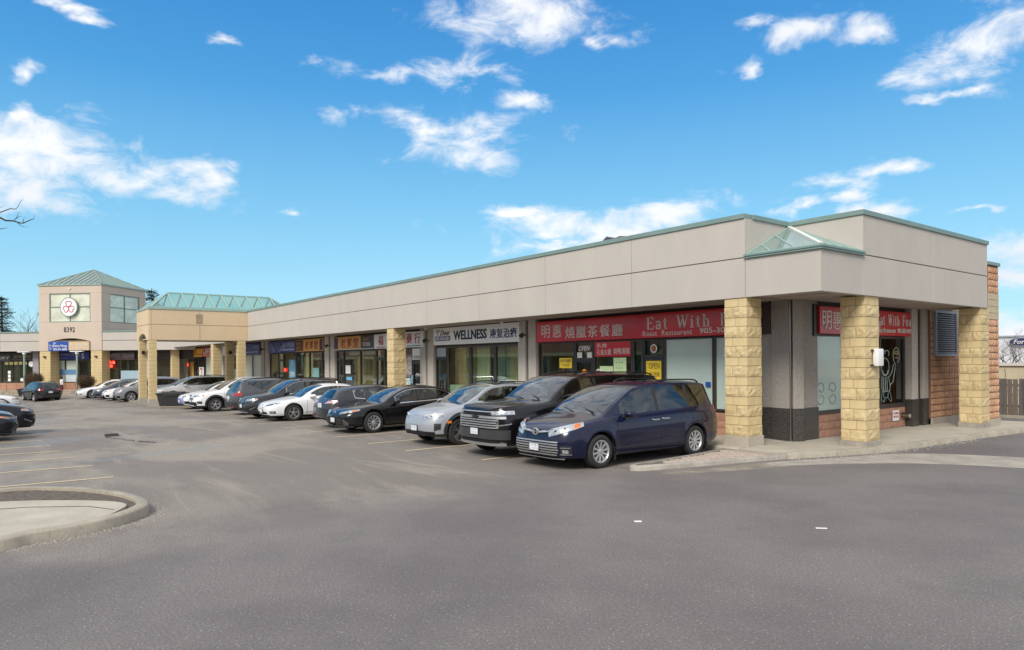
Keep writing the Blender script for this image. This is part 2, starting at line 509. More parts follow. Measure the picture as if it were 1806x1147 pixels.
# ------------------------------------------------------------------ ground
def asphalt_mat():
    m = bpy.data.materials.new('asphalt')
    m.use_nodes = True
    t = m.node_tree
    L = t.links.new
    b = t.nodes['Principled BSDF']
    tc = N(t, 'ShaderNodeTexCoord')
    P = tc.outputs['Object']

    def nz(scale, det, rg, src=P, dist=0, sc=None):
        if sc:
            mp = N(t, 'ShaderNodeMapping', inp={'Scale': sc}); L(src, mp.inputs[0]); src = mp.outputs[0]
        n = N(t, 'ShaderNodeTexNoise', inp={'Scale': scale, 'Detail': det, 'Roughness': rg, 'Distortion': dist}); L(src, n.inputs['Vector'])
        return n.outputs[0]

    def mr(src, a, b_, c=0, d=1, smooth=True):
        n = N(t, 'ShaderNodeMapRange', inp={'From Min': a, 'From Max': b_, 'To Min': c, 'To Max': d})
        if smooth: n.interpolation_type = 'SMOOTHSTEP'
        L(src, n.inputs['Value']); return n.outputs[0]

    def mixc(f, a, b_):
        n = N(t, 'ShaderNodeMix', data_type='RGBA'); L(f, n.inputs['Factor'])
        for k, x in (('A', a), ('B', b_)):
            if isinstance(x, tuple): n.inputs[k].default_value = (*x, 1)
            else: L(x, n.inputs[k])
        return n.outputs['Result']

    def mul(a, b_):
        n = N(t, 'ShaderNodeMath', operation='MULTIPLY'); L(a, n.inputs[0])
        if isinstance(b_, (int, float)): n.inputs[1].default_value = b_
        else: L(b_, n.inputs[1])
        return n.outputs[0]
    base = mixc(mr(nz(.35, 5, .6), .35, .65), (.150, .131, .126), (.208, .184, .172))
    # newer, darker drive lane on this side, older pale dusty surface towards the stalls
    old = mr(nz(.12, 6, .65, dist=.6, sc=(1, 2.2, 1)), .46, .60)
    sep = N(t, 'ShaderNodeSeparateXYZ'); L(P, sep.inputs[0])
    xw_ = N(t, 'ShaderNodeMath', operation='MULTIPLY_ADD'); L(nz(.45, 5, .65), xw_.inputs[0]); xw_.inputs[1].default_value = 5.0; L(sep.outputs['X'], xw_.inputs[2])
    xw2 = N(t, 'ShaderNodeMath', operation='SUBTRACT'); L(xw_.outputs[0], xw2.inputs[0]); xw2.inputs[1].default_value = 2.5; xw = xw2.outputs[0]
    far = mr(xw, 1.6, -2.2)
    base = mixc(mul(far, .72), base, (.25, .215, .178))
    base = mixc(mul(old, mul(far, .85)), base, (.36, .315, .255))
    streak = mr(nz(.5, 6, .7, dist=1.2, sc=(.25, 1.6, 1)), .52, .68)
    base = mixc(mul(streak, mul(far, .75)), base, (.38, .33, .27))
    blot = mr(nz(.55, 7, .7, dist=.4), .56, .68)
    base = mixc(mul(blot, .42), base, (.125, .115, .11))
    # aggregate
    sp = mr(nz(42, 3, .7), .38, .62)
    base = mixc(mul(sp, .62), base, (.085, .075, .070))
    vo = N(t, 'ShaderNodeTexVoronoi', inp={'Scale': 34}); L(P, vo.inputs['Vector'])
    chips = mr(vo.outputs['Distance'], .24, .10)
    vc = N(t, 'ShaderNodeSeparateColor'); L(vo.outputs['Color'], vc.inputs[0])
    pick = mr(vc.outputs[0], .62, .80)
    base = mixc(mul(mul(chips, pick), .8), base, (.50, .47, .43))
    L(base, b.inputs['Base Color'])
    wet = mul(mr(nz(.16, 5, .6, dist=.8), .52, .62), far)
    L(mr(wet, 0, 1, .82, .42), b.inputs['Roughness'])
    b.inputs['Specular IOR Level'].default_value = .45
    h = nz(60, 3, .6)
    h2 = nz(1.3, 4, .6)
    ad = N(t, 'ShaderNodeMath', operation='MULTIPLY_ADD'); L(h2, ad.inputs[0]); ad.inputs[1].default_value = 3; L(h, ad.inputs[2])
    bm = N(t, 'ShaderNodeBump', inp={'Strength': .8, 'Distance': .006}); L(ad.outputs[0], bm.inputs['Height'])
    L(bm.outputs[0], b.inputs['Normal'])
    return m


ASPH = asphalt_mat()


def ground():
    xs = [-1500, -700, -300, -150] + [-100 + 2 * i for i in range(50)] + [0, 10, 20, 40, 80, 150, 300, 700, 1500]
    ys = [-1500, -700, -300, -150, -100, -80, -60, -50, -44, -40, -36, -32] + [-30 + 1.5 * i for i in range(29)] + [14, 16, 20, 30, 50, 80, 150, 300, 700, 1500]
    mb = MB()
    mb.grid([[(x, y, G(x, y)) for y in ys] for x in xs])
    o = mb.build('asphalt_ground', ASPH, smooth=60, fixn=True)
    for p in o.data.polygons:
        if p.normal.z < 0:
            o.data.flip_normals(); break
    tag(o, kind='structure')


ground()
YELLOW = mat('worn_orange_line', (.76, .58, .30), rough=.8, var=.25, vscale=9, col2=(.60, .50, .36), dirt=.4)


def gline(x0, y0, x1, y1, w=.10):
    n = 8
    dx, dy = x1 - x0, y1 - y0
    L = math.hypot(dx, dy)
    px, py = -dy / L * w / 2, dx / L * w / 2
    rows = []
    for i in range(n + 1):
        x = x0 + dx * i / n; y = y0 + dy * i / n
        rows.append([(x - px, y - py, G(x, y) + .007), (x + px, y + py, G(x, y) + .007)])
    o = MB().grid(rows).build('stall_line', YELLOW)
    tag(o, kind='structure')


for x in (-3.05, -5.62, -7.65, -9.9, -12.0, -14.2, -16.9, -19.3, -21.8, -24.4, -26.9, -29.4, -32.0):
    gline(x, -6.0 if x < -3.5 else -5.5, x - .12, -.35)
for x, y in ((-5.82, -12.33), (-7.87, -12.43), (-9.79, -12.55), (-11.57, -12.67), (-13.3, -12.75), (-15.3, -12.8), (-17.6, -12.9), (-20.2, -13)):
    gline(x, y, x - .25, y - 5.6)


# --- kerbed shapes
def offset_poly(pts, d):
    """inward offset of a counter-clockwise outline"""
    n = len(pts)
    out = []
    for i in range(n):
        p0, p1, p2 = Vector(pts[i - 1]), Vector(pts[i]), Vector(pts[(i + 1) % n])
        a = (p1 - p0).normalized(); b = (p2 - p1).normalized()
        na = Vector((-a.y, a.x)); nb_ = Vector((-b.y, b.x))
        k = (na + nb_)
        k = k / max(.35, k.length_squared / 2) if k.length > 1e-4 else na
        q = p1 + k * d
        out.append((q.x, q.y))
    return out


def smooth_closed(pts, n=4):
    out = []
    m = len(pts)
    for i in range(m):
        p0, p1, p2, p3 = [Vector(pts[(i + k) % m]) for k in (-1, 0, 1, 2)]
        for j in range(n):
            t = j / n
            q = .5 * ((2 * p1) + (-p0 + p2) * t + (2 * p0 - 5 * p1 + 4 * p2 - p3) * t * t + (-p0 + 3 * p1 - 3 * p2 + p3) * t ** 3)
            out.append((q.x, q.y))
    return out


def kerb_ring(name, pts, w, h, m, z0=-.2, rnd=.03, skip=None, parent=None, jitter=.0):
    """kerb strip along a closed outline, rounded outer edge"""
    inner = offset_poly(pts, w)
    e1 = offset_poly(pts, rnd)
    n = len(pts)
    mb = MB()
    rows = []
    for i in range(n):
        g = G(*pts[i])
        j = jitter * noise.noise(Vector((pts[i][0] * 3, pts[i][1] * 3, 0)))
        rows.append([(pts[i][0], pts[i][1], z0 + g), (pts[i][0], pts[i][1], g + h - rnd + j), (e1[i][0], e1[i][1], g + h + j), (inner[i][0], inner[i][1], g + h + j), (inner[i][0], inner[i][1], g - .1)])
    rows.append(rows[0])
    mb.grid(rows)
    o = mb.build(name, m, parent, smooth=50, fixn=True)
    return o, inner


# left island
isl = [(-.46, -14.26), (-.58, -14.02), (-.66, -13.72), (-.78, -13.36), (-1.0, -13.0), (-1.26, -12.72), (-1.58, -12.5), (-1.95, -12.42), (-2.4, -12.44), (-2.85, -12.53), (-3.3, -12.7), (-3.8, -12.96),
       (-4.2, -13.27), (-4.52, -13.6), (-4.7, -13.95), (-4.75, -14.6), (-4.8, -16.5), (-4.8, -20), (-4.8, -26), (-.2, -26), (-.2, -20), (-.2, -16.5), (-.36, -15)]
isl = smooth_closed(isl, 3)
o, inn = kerb_ring('kerb', isl, .17, .15, CONC2, jitter=.012)
tag(o, kind='structure')
DIRT = mat('dirt_gravel', (.13, .105, .08), rough=.95, bump=.03, bscale=30, var=.5, vscale=14, dirt=.4)
tag(MB().prism(inn, -.1, .105).build('island_dirt_bed', DIRT), kind='structure')
slab = [(-.66, -14.28), (-.78, -13.95), (-.87, -13.55), (-1.12, -13.12), (-1.5, -12.86), (-1.86, -12.74), (-2.3, -12.92), (-2.9, -13.55), (-3.3, -14.2), (-3.5, -15), (-3.6, -17), (-3.6, -25.5), (-.5, -25.5), (-.5, -17), (-.6, -15)]
slab = smooth_closed(slab, 3)
tag(MB().prism(slab, .0, .146).build('island_slab', CONC), kind='structure')
mbc = MB()
for pts in ([(-1.5, -12.95, .148), (-2.0, -13.2, .148), (-2.5, -13.9, .148), (-2.75, -14.8, .148), (-2.9, -17, .148)],):
    mbc.tube(pts, .006, 4)
tag(mbc.build('slab_crack', mat('crack_dark', (.05, .04, .03), rough=1)), kind='structure')

# pavement of the walkway: main front, the corner and the side
walk_pts = [(-64, -.32), (-.42, -.32), (-.36, -.55), (-.22, -1.8), (-.10, -3.1), (-.06, -3.75), (.0, -4.02), (.14, -4.12), (.30, -4.02), (.42, -3.6), (.66, -2.6), (1.0, -1.15), (1.36, .1), (1.75, 1.2), (2.02, 2.1), (2.14, 3.2),
            (2.26, 5.2), (2.45, 8), (2.62, 10.0), (2.8, 10.7), (3.3, 11.2), (4.2, 11.5), (6, 11.6), (9, 11.6), (9, 12.9), (.3, 12.9), (.3, 2.2), (-64, 2.2)]


def prism_g(pts, z0, z1, sub=4.0):
    """prism whose top follows the ground"""
    q = []
    n = len(pts)
    for i in range(n):
        a, b = pts[i], pts[(i + 1) % n]
        L = math.hypot(b[0] - a[0], b[1] - a[1])
        k = max(1, int(L / sub))
        for j in range(k):
            q.append((a[0] + (b[0] - a[0]) * j / k, a[1] + (b[1] - a[1]) * j / k))
    return q


# long west part as a strip so that it follows the fall of the ground
mb = MB()
rows = []
for i in range(0, 33):
    x = -64 + 2 * i
    g = G(x, -.3)
    rows.append([(x, -.32, g - .1), (x, -.32, g + .10), (x, -.29, g + .13), (x, 2.4, g + .13)])
mb.grid(rows)
tag(mb.build('walkway', CONC, fixn=True), kind='structure')
east = [(0, -.32), (.05, -.30), (1.24, -.32), (1.36, .1), (1.75, 1.2), (2.02, 2.1), (2.14, 3.2), (2.26, 5.2), (2.45, 8), (2.62, 10.0), (2.8, 10.7), (3.3, 11.2), (4.2, 11.5), (6, 11.6), (9, 11.6), (9, 12.9), (.0, 12.9)]
# slab pieces with joints
panels = [
    [(0, -.32), (1.22, -.32), (1.36, .1), (1.66, .95), (0, .95)],
    [(0, .965), (1.665, .965), (1.75, 1.2), (2.02, 2.1), (2.08, 2.62), (0, 2.62)],
    [(0, 2.635), (2.08, 2.635), (2.14, 3.2), (2.2, 4.2), (0, 4.2)],
    [(0, 4.215), (2.2, 4.215), (2.26, 5.2), (2.31, 5.9), (0, 5.9)],
    [(0, 5.915), (2.31, 5.915), (2.42, 7.6), (0, 7.6)],
    [(0, 7.615), (2.42, 7.615), (2.53, 9.3), (0, 9.3)],
    [(0, 9.315), (2.53, 9.315), (2.62, 10.0), (2.8, 10.7), (3.3, 11.2), (4.2, 11.5), (6, 11.6), (9, 11.6), (9, 12.4), (.0, 12.4)],
]
wk = empty('side_walkway', kind='structure')
for p in panels:
    MB().prism(offset_poly(p, .004), -.1, .126).build('slab', CONC, wk)
# kerb stones along the side: separate lengths with open joints
kerbline = [(1.24, -.32), (1.36, .1), (1.75, 1.2), (2.02, 2.1), (2.14, 3.2), (2.26, 5.2), (2.45, 8), (2.62, 10.0), (2.8, 10.7), (3.3, 11.2), (4.2, 11.5), (6, 11.6), (9, 11.6)]


def resample(line, step):
    out = [Vector(line[0])]
    for i in range(len(line) - 1):
        a, b = Vector(line[i]), Vector(line[i + 1])
        k = max(1, round((b - a).length / step))
        for j in range(1, k + 1):
            out.append(a.lerp(b, j / k))
    return out


kl = resample(kerbline, .25)
kb = empty('kerb', kind='structure')
i = 0
seg = 6
rr = random.Random(3)
while i < len(kl) - 1:
    j = min(len(kl) - 1, i + seg + rr.randint(-1, 3))
    dz = rr.uniform(-.012, .008)
    rows = []
    for q in range(i, j + 1):
        p = kl[q]
        d = (kl[min(q + 1, len(kl) - 1)] - kl[max(q - 1, 0)]).normalized()
        if q == i: p = p + d * .008
        if q == j: p = p - d * .008
        nx, ny = d.y, -d.x
        w = noise.noise(Vector((p.x * 4, p.y * 4, 1))) * .01
        h = .135 + dz
        rows.append([(p.x + nx * (.03 + w), p.y + ny * (.03 + w), -.1), (p.x + nx * (.015 + w), p.y + ny * (.015 + w), h - .04), (p.x - nx * .02, p.y - ny * .02, h), (p.x - nx * .17, p.y - ny * .17, h), (p.x - nx * .17, p.y - ny * .17, -.1)])
    mb = MB().grid(rows)
    mb.f.append(tuple(range(4, -1, -1)))
    b0 = len(mb.v) - 5
    mb.f.append(tuple(range(b0, b0 + 5)))
    mb.build('kerb_stone', CONC2, kb, smooth=45, fixn=True)
    i = j
# concrete apron below the kerb (pale gutter crossing)
ap = [(1.28, -1.1), (1.7, .3), (2.0, 1.3), (2.35, 2.3), (3.1, 3.1), (4.5, 3.75), (9.0, 5.3), (9.0, 3.2), (4.9, 2.0), (3.3, 1.1), (2.2, -.3), (1.7, -1.3)]
tag(MB().prism(smooth_closed(ap, 3), -.02, .006).build('concrete_gutter', CONC3), kind='structure')
ap2 = [(1.25, -.95), (1.7, .2), (1.95, .1), (1.9, -.9), (1.55, -2.3), (1.05, -3.6), (.75, -3.9), (.95, -3.0)]
DUST = mat('dusty_asphalt', (.235, .205, .165), rough=.95, bump=.006, bscale=50, var=.3, vscale=2.5, dirt=.6)
tag(MB().prism(smooth_closed(ap2, 3), -.02, .005).build('dusty_strip', DUST), kind='structure')

# paver tongue beside the end stall
tongue = [(-.42, -.34), (-.34, -.9), (-.22, -1.8), (-.10, -3.1), (-.06, -3.75), (.0, -4.02), (.14, -4.12), (.30, -4.02), (.42, -3.6), (.66, -2.6), (1.0, -1.15), (1.22, -.34)]
o, inn = kerb_ring('kerb', tongue, .11, .10, CONC3, rnd=.03, jitter=.01)
tag(o, kind='structure')
tg = empty('paver_strip', kind='structure')
MB().prism(inn, -.1, .062).build('paver_bed', DIRT, tg)
PAV = [mat('paver_a', (.44, .345, .29), rough=.9, bump=.004, bscale=60, var=.12, vscale=8, dirt=.2), mat('paver_b', (.47, .39, .335), rough=.9, bump=.004, bscale=60, var=.12, vscale=8, dirt=.2)]
pm = [MB().box(-.098, .098, -.048, .048, 0, .06).build('paver', PAV[k], tg, loc=(0, 0, -2), bevel=.004).data for k in (0, 1)]
for o in [o for o in tg.children if o.name.startswith('paver') and o.location.z < -1]:
    bpy.data.objects.remove(o)


def inside(p, poly):
    c = False
    n = len(poly)
    for i in range(n):
        a, b = poly[i], poly[i - 1]
        if (a[1] > p[1]) != (b[1] > p[1]) and p[0] < (b[0] - a[0]) * (p[1] - a[1]) / (b[1] - a[1]) + a[0]:
            c = not c
    return c


rr = random.Random(5)
inn2 = offset_poly(inn, .07)
for r in range(36):
    y = -.42 - r * .102
    for c in range(9):
        x = -.4 + c * .204 + (r % 2) * .102
        if y < -3.15 and rr.random() < .35: continue
        if y < -3.35: continue
        if inside((x, y), inn2):
            link('paver', pm[rr.random() < .45], tg, (x, y, .02 + rr.uniform(-.004, .005)), rr.uniform(-.02, .02))

# loose stones and salt along the kerbs
mb = MB()
rr = random.Random(11)
for q in range(900):
    k = rr.randrange(0, 36)
    a, b = Vector(isl[k]), Vector(isl[(k + 1) % len(isl)])
    p = a.lerp(b, rr.random())
    d = (b - a).normalized()
    off = abs(rr.gauss(0, .07)) + .01
    p = p + Vector((d.y, -d.x)) * off * (1.6 if 12 < k < 24 else 1)
    s = rr.uniform(.003, .008)
    mb.obox((p.x, p.y, s * .5), (s, 0, 0), (s * rr.uniform(-.5, .5), s * .8, 0), (0, 0, s * .7))
for q in range(300):
    k = rr.randrange(0, 30)
    p = kl[k]
    d = (kl[k + 1] - p).normalized()
    p = p + d * rr.random() * .25 + Vector((d.y, -d.x)) * (abs(rr.gauss(0, .16)) + .05)
    s = rr.uniform(.004, .010)
    mb.obox((p.x, p.y, s * .5), (s, 0, 0), (s * rr.uniform(-.5, .5), s * .8, 0), (0, 0, s * .7))
tag(mb.build('loose_gravel', mat('pale_grit', (.42, .39, .35), rough=.9, var=.4, vscale=30)), 'pale grit and small stones along the kerbs', 'gravel', kind='stuff')

WHITE = mat('white_paper', (.80, .79, .76), rough=.7)
o = MB().box(-.05, .05, -.02, .02, 0, .012).build('paper_scrap', WHITE, loc=(3.28, -7.37, .004)); o.rotation_euler.z = .9
tag(o, 'small white scrap of paper lying on the asphalt, nearer the parked van', 'litter')
o = MB().box(-.07, .07, -.012, .012, 0, .010).build('paper_scrap', WHITE, loc=(5.05, -5.84, .004)); o.rotation_euler.z = .75
tag(o, 'thin white strip of litter on the asphalt, below the corner column', 'litter')

# cracks and a trench drain in the lot
mb = MB()
CR = mat('tar_crack', (.035, .032, .03), rough=.9)
rr = random.Random(2)
for (x0, y0, x1, y1) in ((-15.0, -11.2, -13.0, -10.7), (-12.8, -10.65, -12.1, -10.4)):
    pts = []
    for i in range(15):
        t = i / 14
        x = x0 + (x1 - x0) * t + rr.uniform(-.06, .06); y = y0 + (y1 - y0) * t + rr.uniform(-.06, .06)
        pts.append((x, y, G(x, y) + .002))
    mb.tube(pts, .014, 4)
tag(mb.build('asphalt_crack', CR), kind='structure')
mb = MB()
for i in range(5):
    mb.box(-15.6 + i * .07, -15.56 + i * .07, -11.15, -10.8, -.06, -.012 + .03)
o = mb.build('drain_grate', mat('cast_iron', (.06, .055, .05), rough=.7), )
tag(o, kind='structure')


# ------------------------------------------------------------------ strip mall
ZS, ZM, ZT = 3.67, 4.61, 5.54
SPX = 1.9
SQ = 1.87
mall = empty('strip_mall', (0, 0, 0), label='long low strip mall with taupe stucco fascia, green coping and shops under the overhang', cat='building')


def panel_x(x0, x1, z0, z1, y=0, m=STUCCO, par=mall, t=.16):
    MB().box(x0 + .006, x1 - .006, y, y + t, z0, z1).build('fascia_panel', m, par, bevel=.008)


def panel_y(y0, y1, z0, z1, x=SQ, m=STUCCO, par=mall, t=.16):
    MB().box(x - t, x, y0 + .006, y1 - .006, z0, z1).build('fascia_panel', m, par, bevel=.008)


xs = [0, -3.6, -7.29]
while xs[-1] > -60:
    xs.append(xs[-1] - 3.66)
XW = xs[-1]
for i in range(len(xs) - 1):
    a, b = xs[i + 1], xs[i]
    panel_x(a, b, ZS, ZM - .012)
    panel_x(a, b, ZM + .012, ZT)
    # recessed joint backing
    MB().box(a - .02, a + .02 if i < len(xs) else a, .03, .10, ZS + .02, ZT).build('joint', MORTAR, mall)
    MB().box(a + .004, b - .004, -.035, .30, ZT, ZT + .115).build('coping', COPING, mall, bevel=.006)
MB().box(XW, 0, .02, .12, ZM - .03, ZM + .03).build('joint', MORTAR, mall)
# corner notch above the skylight: two inner faces
panel_y(.16, SQ, ZM + .012, ZT, x=0)
panel_x(0, SQ, ZM + .012, ZT, y=SQ)
MB().box(-.30, .035, .302, SQ - .035, ZT, ZT + .115).build('coping', COPING, mall, bevel=.006)
MB().box(.037, SQ + .035, SQ - .035, SQ + .27, ZT, ZT + .115).build('coping', COPING, mall, bevel=.006)
# lower corner box
MB().box(.006, SQ, 0, .16, ZS, ZM - .03).build('fascia_panel', STUCCO, mall, bevel=.008)
MB().box(SQ - .16, SQ, .162, SQ - .008, ZS, ZM - .03).build('fascia_panel', STUCCO, mall, bevel=.008)
MB().box(.0, SQ + .05, -.05, .12, ZM - .03, ZM + .015).build('coping', COPING, mall, bevel=.006)
MB().box(.0, SQ + .07, -.07, .02, ZM + .016, ZM + .06).build('coping', COPING, mall, bevel=.006)
MB().box(SQ - .12, SQ + .05, .122, SQ + .0, ZM - .03, ZM + .015).build('coping', COPING, mall, bevel=.006)
MB().box(SQ - .02, SQ + .07, .022, SQ + .0, ZM + .016, ZM + .06).build('coping', COPING, mall, bevel=.006)
# side fascia
ys = [SQ, 5.67, 9.42]
for i in range(2):
    panel_y(ys[i], ys[i + 1], ZS, ZM - .012)
    panel_y(ys[i], ys[i + 1], ZM + .012, ZT)
MB().box(SQ - .12, SQ - .025, SQ, 9.42, ZM - .03, ZM + .03).build('joint', MORTAR, mall)
MB().box(SQ - .12, SQ - .03, 5.64, 5.70, ZS + .02, ZT).build('joint', MORTAR, mall)
for a, b in ((SQ + .274, 4.05), (4.06, 6.9), (6.91, 9.46)):
    MB().box(SQ - .30, SQ + .035, a, b, ZT, ZT + .115).build('coping', COPING, mall, bevel=.006)
MB().box(.3, SQ - .17, 9.26, 9.42, ZS, ZT).build('fascia_panel', STUCCO, mall, bevel=.008)
# soffits
MB().box(XW, SQ - .165, .165, 2.1, ZS + .03, ZS + .08).build('soffit', SOFFIT, mall)
MB().box(-.2, SQ - .165, 2.102, 9.26, ZS + .03, ZS + .08).build('soffit', SOFFIT, mall)
mbj = MB()
for x in xs:
    mbj.box(x - .012, x + .012, .17, 2.0, ZS + .022, ZS + .03)
mbj.box(XW, 1.6, .95, .97, ZS + .022, ZS + .0295)
mbj.build('soffit_joint', MORTAR, mall)
ROOFM = mat('roof_membrane', (.22, .21, .20), rough=.9)
MB().box(XW, -.17, .17, 14.4, 5.1, 5.2).build('roof', ROOFM, mall)
MB().box(-.168, SQ - .17, 2.05, 9.25, 5.1, 5.2).build('roof', ROOFM, mall)
# walls behind the shop fronts
MB().box(XW, -.0, 4.6, 4.8, -.5, 5.1).build('inner_wall', INTER, mall)
# shelves and goods inside the shops
SHELF = mat('shelf_wood', (.32, .22, .13), rough=.7)
GOODS = [mat('goods_' + n, c, rough=.6) for n, c in (('red', (.5, .06, .05)), ('cream', (.7, .62, .45)), ('teal', (.12, .35, .35)), ('brown', (.25, .13, .07)), ('white', (.7, .7, .68)), ('amber', (.65, .38, .08)))]
rq = random.Random(31)
for x0 in (-9.4, -7.2, -5.9, -21.6, -20.6, -24.3, -23.5, -37.9, -35.6, -31.2, -30.3, -48.6, -46.5, -60.4, -56.8):
    y0 = SPX + rq.uniform(.5, 1.3)
    sh = link('shelf_unit', None, mall)
    m_ = MB()
    for z in (.35, .85, 1.35, 1.85):
        m_.box(x0, x0 + .95, y0, y0 + .35, z, z + .03)
    m_.box(x0 - .03, x0, y0, y0 + .35, .1, 2.1); m_.box(x0 + .95, x0 + .98, y0, y0 + .35, .1, 2.1)
    m_.build('rack', SHELF, sh)
    for gi, g_ in enumerate(GOODS):
        m_ = MB()
        for z in (.38, .88, 1.38, 1.88):
            for q in range(2):
                a = x0 + rq.uniform(.02, .8); w_ = rq.uniform(.06, .14)
                m_.box(a, a + w_, y0 + .02 * gi, y0 + .02 * gi + .12, z, z + rq.uniform(.12, .34))
        o_ = m_.build('goods', g_, sh); o_['kind'] = 'stuff'
MB().box(XW, .2, 14.0, 14.4, -.5, 5.4).build('rear_wall', RUSTM, mall)

FLOORM = mat('shop_floor', (.20, .18, .15), rough=.6)
MB().box(-63, -.1, 2.1, 5.2, -.3, .15).build('shop_floor', FLOORM, mall)
MB().box(-63, -.1, 2.15, 5.2, 3.3, 3.6).build('shop_ceiling', mat('ceiling_tile', (.35, .34, .31), rough=.9), mall)
# header band over the shop fronts (dark frame that carries the signs)
MB().box(-63, -.55, SPX, SPX + .12, 2.86, ZS + .03).build('sign_band', DARKWALL, mall)
MB().box(-.02, .10, 2.6, 8.3, 2.86, ZS + .03).build('sign_band', DARKWALL, mall)


# --- stone columns
def rough_block(w, d, h, seed, amp, nu=4, nv=3):
    """rock faced block standing on its base centre"""
    mb = MB()
    rnd = random.Random(seed)
    per = []
    g = .005

    def side(p, q, nrm):
        rows = []
        for j in range(nv + 1):
            row = []
            for i in range(nu + 1):
                t, s = i / nu, j / nv
                x = p[0] + (q[0] - p[0]) * t; y = p[1] + (q[1] - p[1]) * t; z = g + (h - 2 * g) * s
                e = 0 if i in (0, nu) or j in (0, nv) else 1
                k = amp * e * (.15 + rnd.random() ** 1.3 * 1.5)
                row.append((x + nrm[0] * k, y + nrm[1] * k, z + (rnd.uniform(-.25, .25) * h / nv if e else 0)))
            rows.append(row)
        mb.grid(rows)
    a, b = w / 2 - g, d / 2 - g
    side((-a, -b), (a, -b), (0, -1)); side((a, -b), (a, b), (1, 0)); side((a, b), (-a, b), (0, 1)); side((-a, b), (-a, -b), (-1, 0))
    mb.poly([(-a, -b, h - g), (a, -b, h - g), (a, b, h - g), (-a, b, h - g)])
    mb.poly([(-a, b, g), (a, b, g), (a, -b, g), (-a, -b, g)])
    return mb


_blk = {}


def block_mesh(w, d, h, amp, var):
    k = (round(w, 2), round(d, 2), round(h, 2), amp, var)
    if k not in _blk:
        nu = 4 if max(w, d) > .35 else 3
        mb = rough_block(w, d, h, hash(k) % 1000, amp, nu=nu + 2 if amp > .01 else 1, nv=4 if amp > .01 else 1)
        _blk[k] = mb.mesh('stone_block', STONE if amp > .01 else STONE2)
        if amp > .01:
            pass
    return _blk[k]


def stone_column(x0, x1, y0, y1, z0, z1, par, seed=1, detail=True, base=.22, basem=None):
    """a column of alternating rock faced and smooth courses over a concrete foot"""
    col = link('column', None, par)
    cw, cd_ = x1 - x0, y1 - y0
    MB().box(x0 - .03, x1 + .03, y0 - .03, y1 + .03, z0 - .15, z0 + base).build('footing', basem or CONC, col, bevel=.012)
    MB().box(x0 + .02, x1 - .02, y0 + .02, y1 - .02, z0 + base, z1).build('mortar_core', MORTAR, col)
    z = z0 + base
    rnd = random.Random(seed)
    i = 0
    H = z1 - z
    n = round(H / .25)
    if n % 2: n += 1
    pair = H / (n / 2)
    hr, hs = pair * .56, pair * .44
    while z < z1 - .02:
        rough = i % 2 == 0
        h = hr if rough else hs
        h = min(h, z1 - z)
        amp = (.0145 if detail else .010) if rough else .002
        ov = .006 if rough else 0
        r1 = rnd.choice((.36, .5, .62))
        if detail:
            r1 = [.36, .62, .5][i % 3]
            w1 = round(cw * r1, 2)
            parts = [(x0 - ov, x0 + w1, y0 - ov, y1 + ov), (x0 + w1, x1 + ov, y0 - ov, y1 + ov)]
            if i % 2 == 1:
                r2 = [.5, .38, .6][i % 3]
                d1 = round(cd_ * r2, 2)
                parts = [(x0, x0 + w1, y0, y0 + d1), (x0 + w1, x1, y0, y0 + d1), (x0, x0 + w1, y0 + d1, y1), (x0 + w1, x1, y0 + d1, y1)]
        else:
            parts = [(x0 - ov, x1 + ov, y0 - ov, y1 + ov)]
        for (a, b, c, d) in parts:
            me = block_mesh(b - a, d - c, h, amp, rnd.randint(0, 2) if detail else rnd.randint(0, 1))
            link('stone_block', me, col, ((a + b) / 2, (c + d) / 2, z))
        z += h
        i += 1
    return col


stone_column(-.60, .02, .02, .62, .13, ZS, mall, 1, base=.24)
stone_column(1.24, 1.83, 2.02, 2.70, .13, ZS, mall, 2, base=.12, basem=CONC3)
stone_column(1.26, 1.84, 8.95, 9.60, .13, ZS, mall, 3, base=.14, basem=CONC3)
stone_column(-18.02, -17.42, .02, .62, -.02, ZS, mall, 4, base=.22)
stone_column(-46.2, -45.5, .02, .62, -.1, ZS, mall, 5, detail=False)
stone_column(-59.5, -58.8, .02, .62, -.1, ZS, mall, 6, detail=False)

# --- pilasters (twin aggregate slabs with a dark slot) between the shops
PIL = [(-10.92, -9.89), (-18.15, -17.0), (-28.92, -27.55), (-40.0, -38.55), (-50.6, -49.2), (-62.2, -60.9)]


def pilaster(x0, x1):
    p = link('pilaster', None, mall)
    w = (x1 - x0) * .42
    for a in (x0, x1 - w):
        MB().box(a, a + w, SPX - .16, SPX + .2, -.1, ZS + .03).build('slab', PEBBLE2, p, bevel=.01)
    MB().box(x0 + w, x1 - w, SPX - .06, SPX + .2, -.1, ZS + .03).build('slot', BRONZE, p)
    return p


for a, b in PIL:
    pilaster(a, b)
# corner pier: three aggregate slabs with a black plinth
cp = link('corner_pier', None, mall)


def pier_slab(pts, par):
    MB().prism(pts, .95, ZS + .03).build('slab', PEBBLE, par, bevel=.006)
    q = offset_poly(pts, -.012)
    MB().prism(q, .10, .948).build('plinth', BLACKTILE, par, bevel=.004)


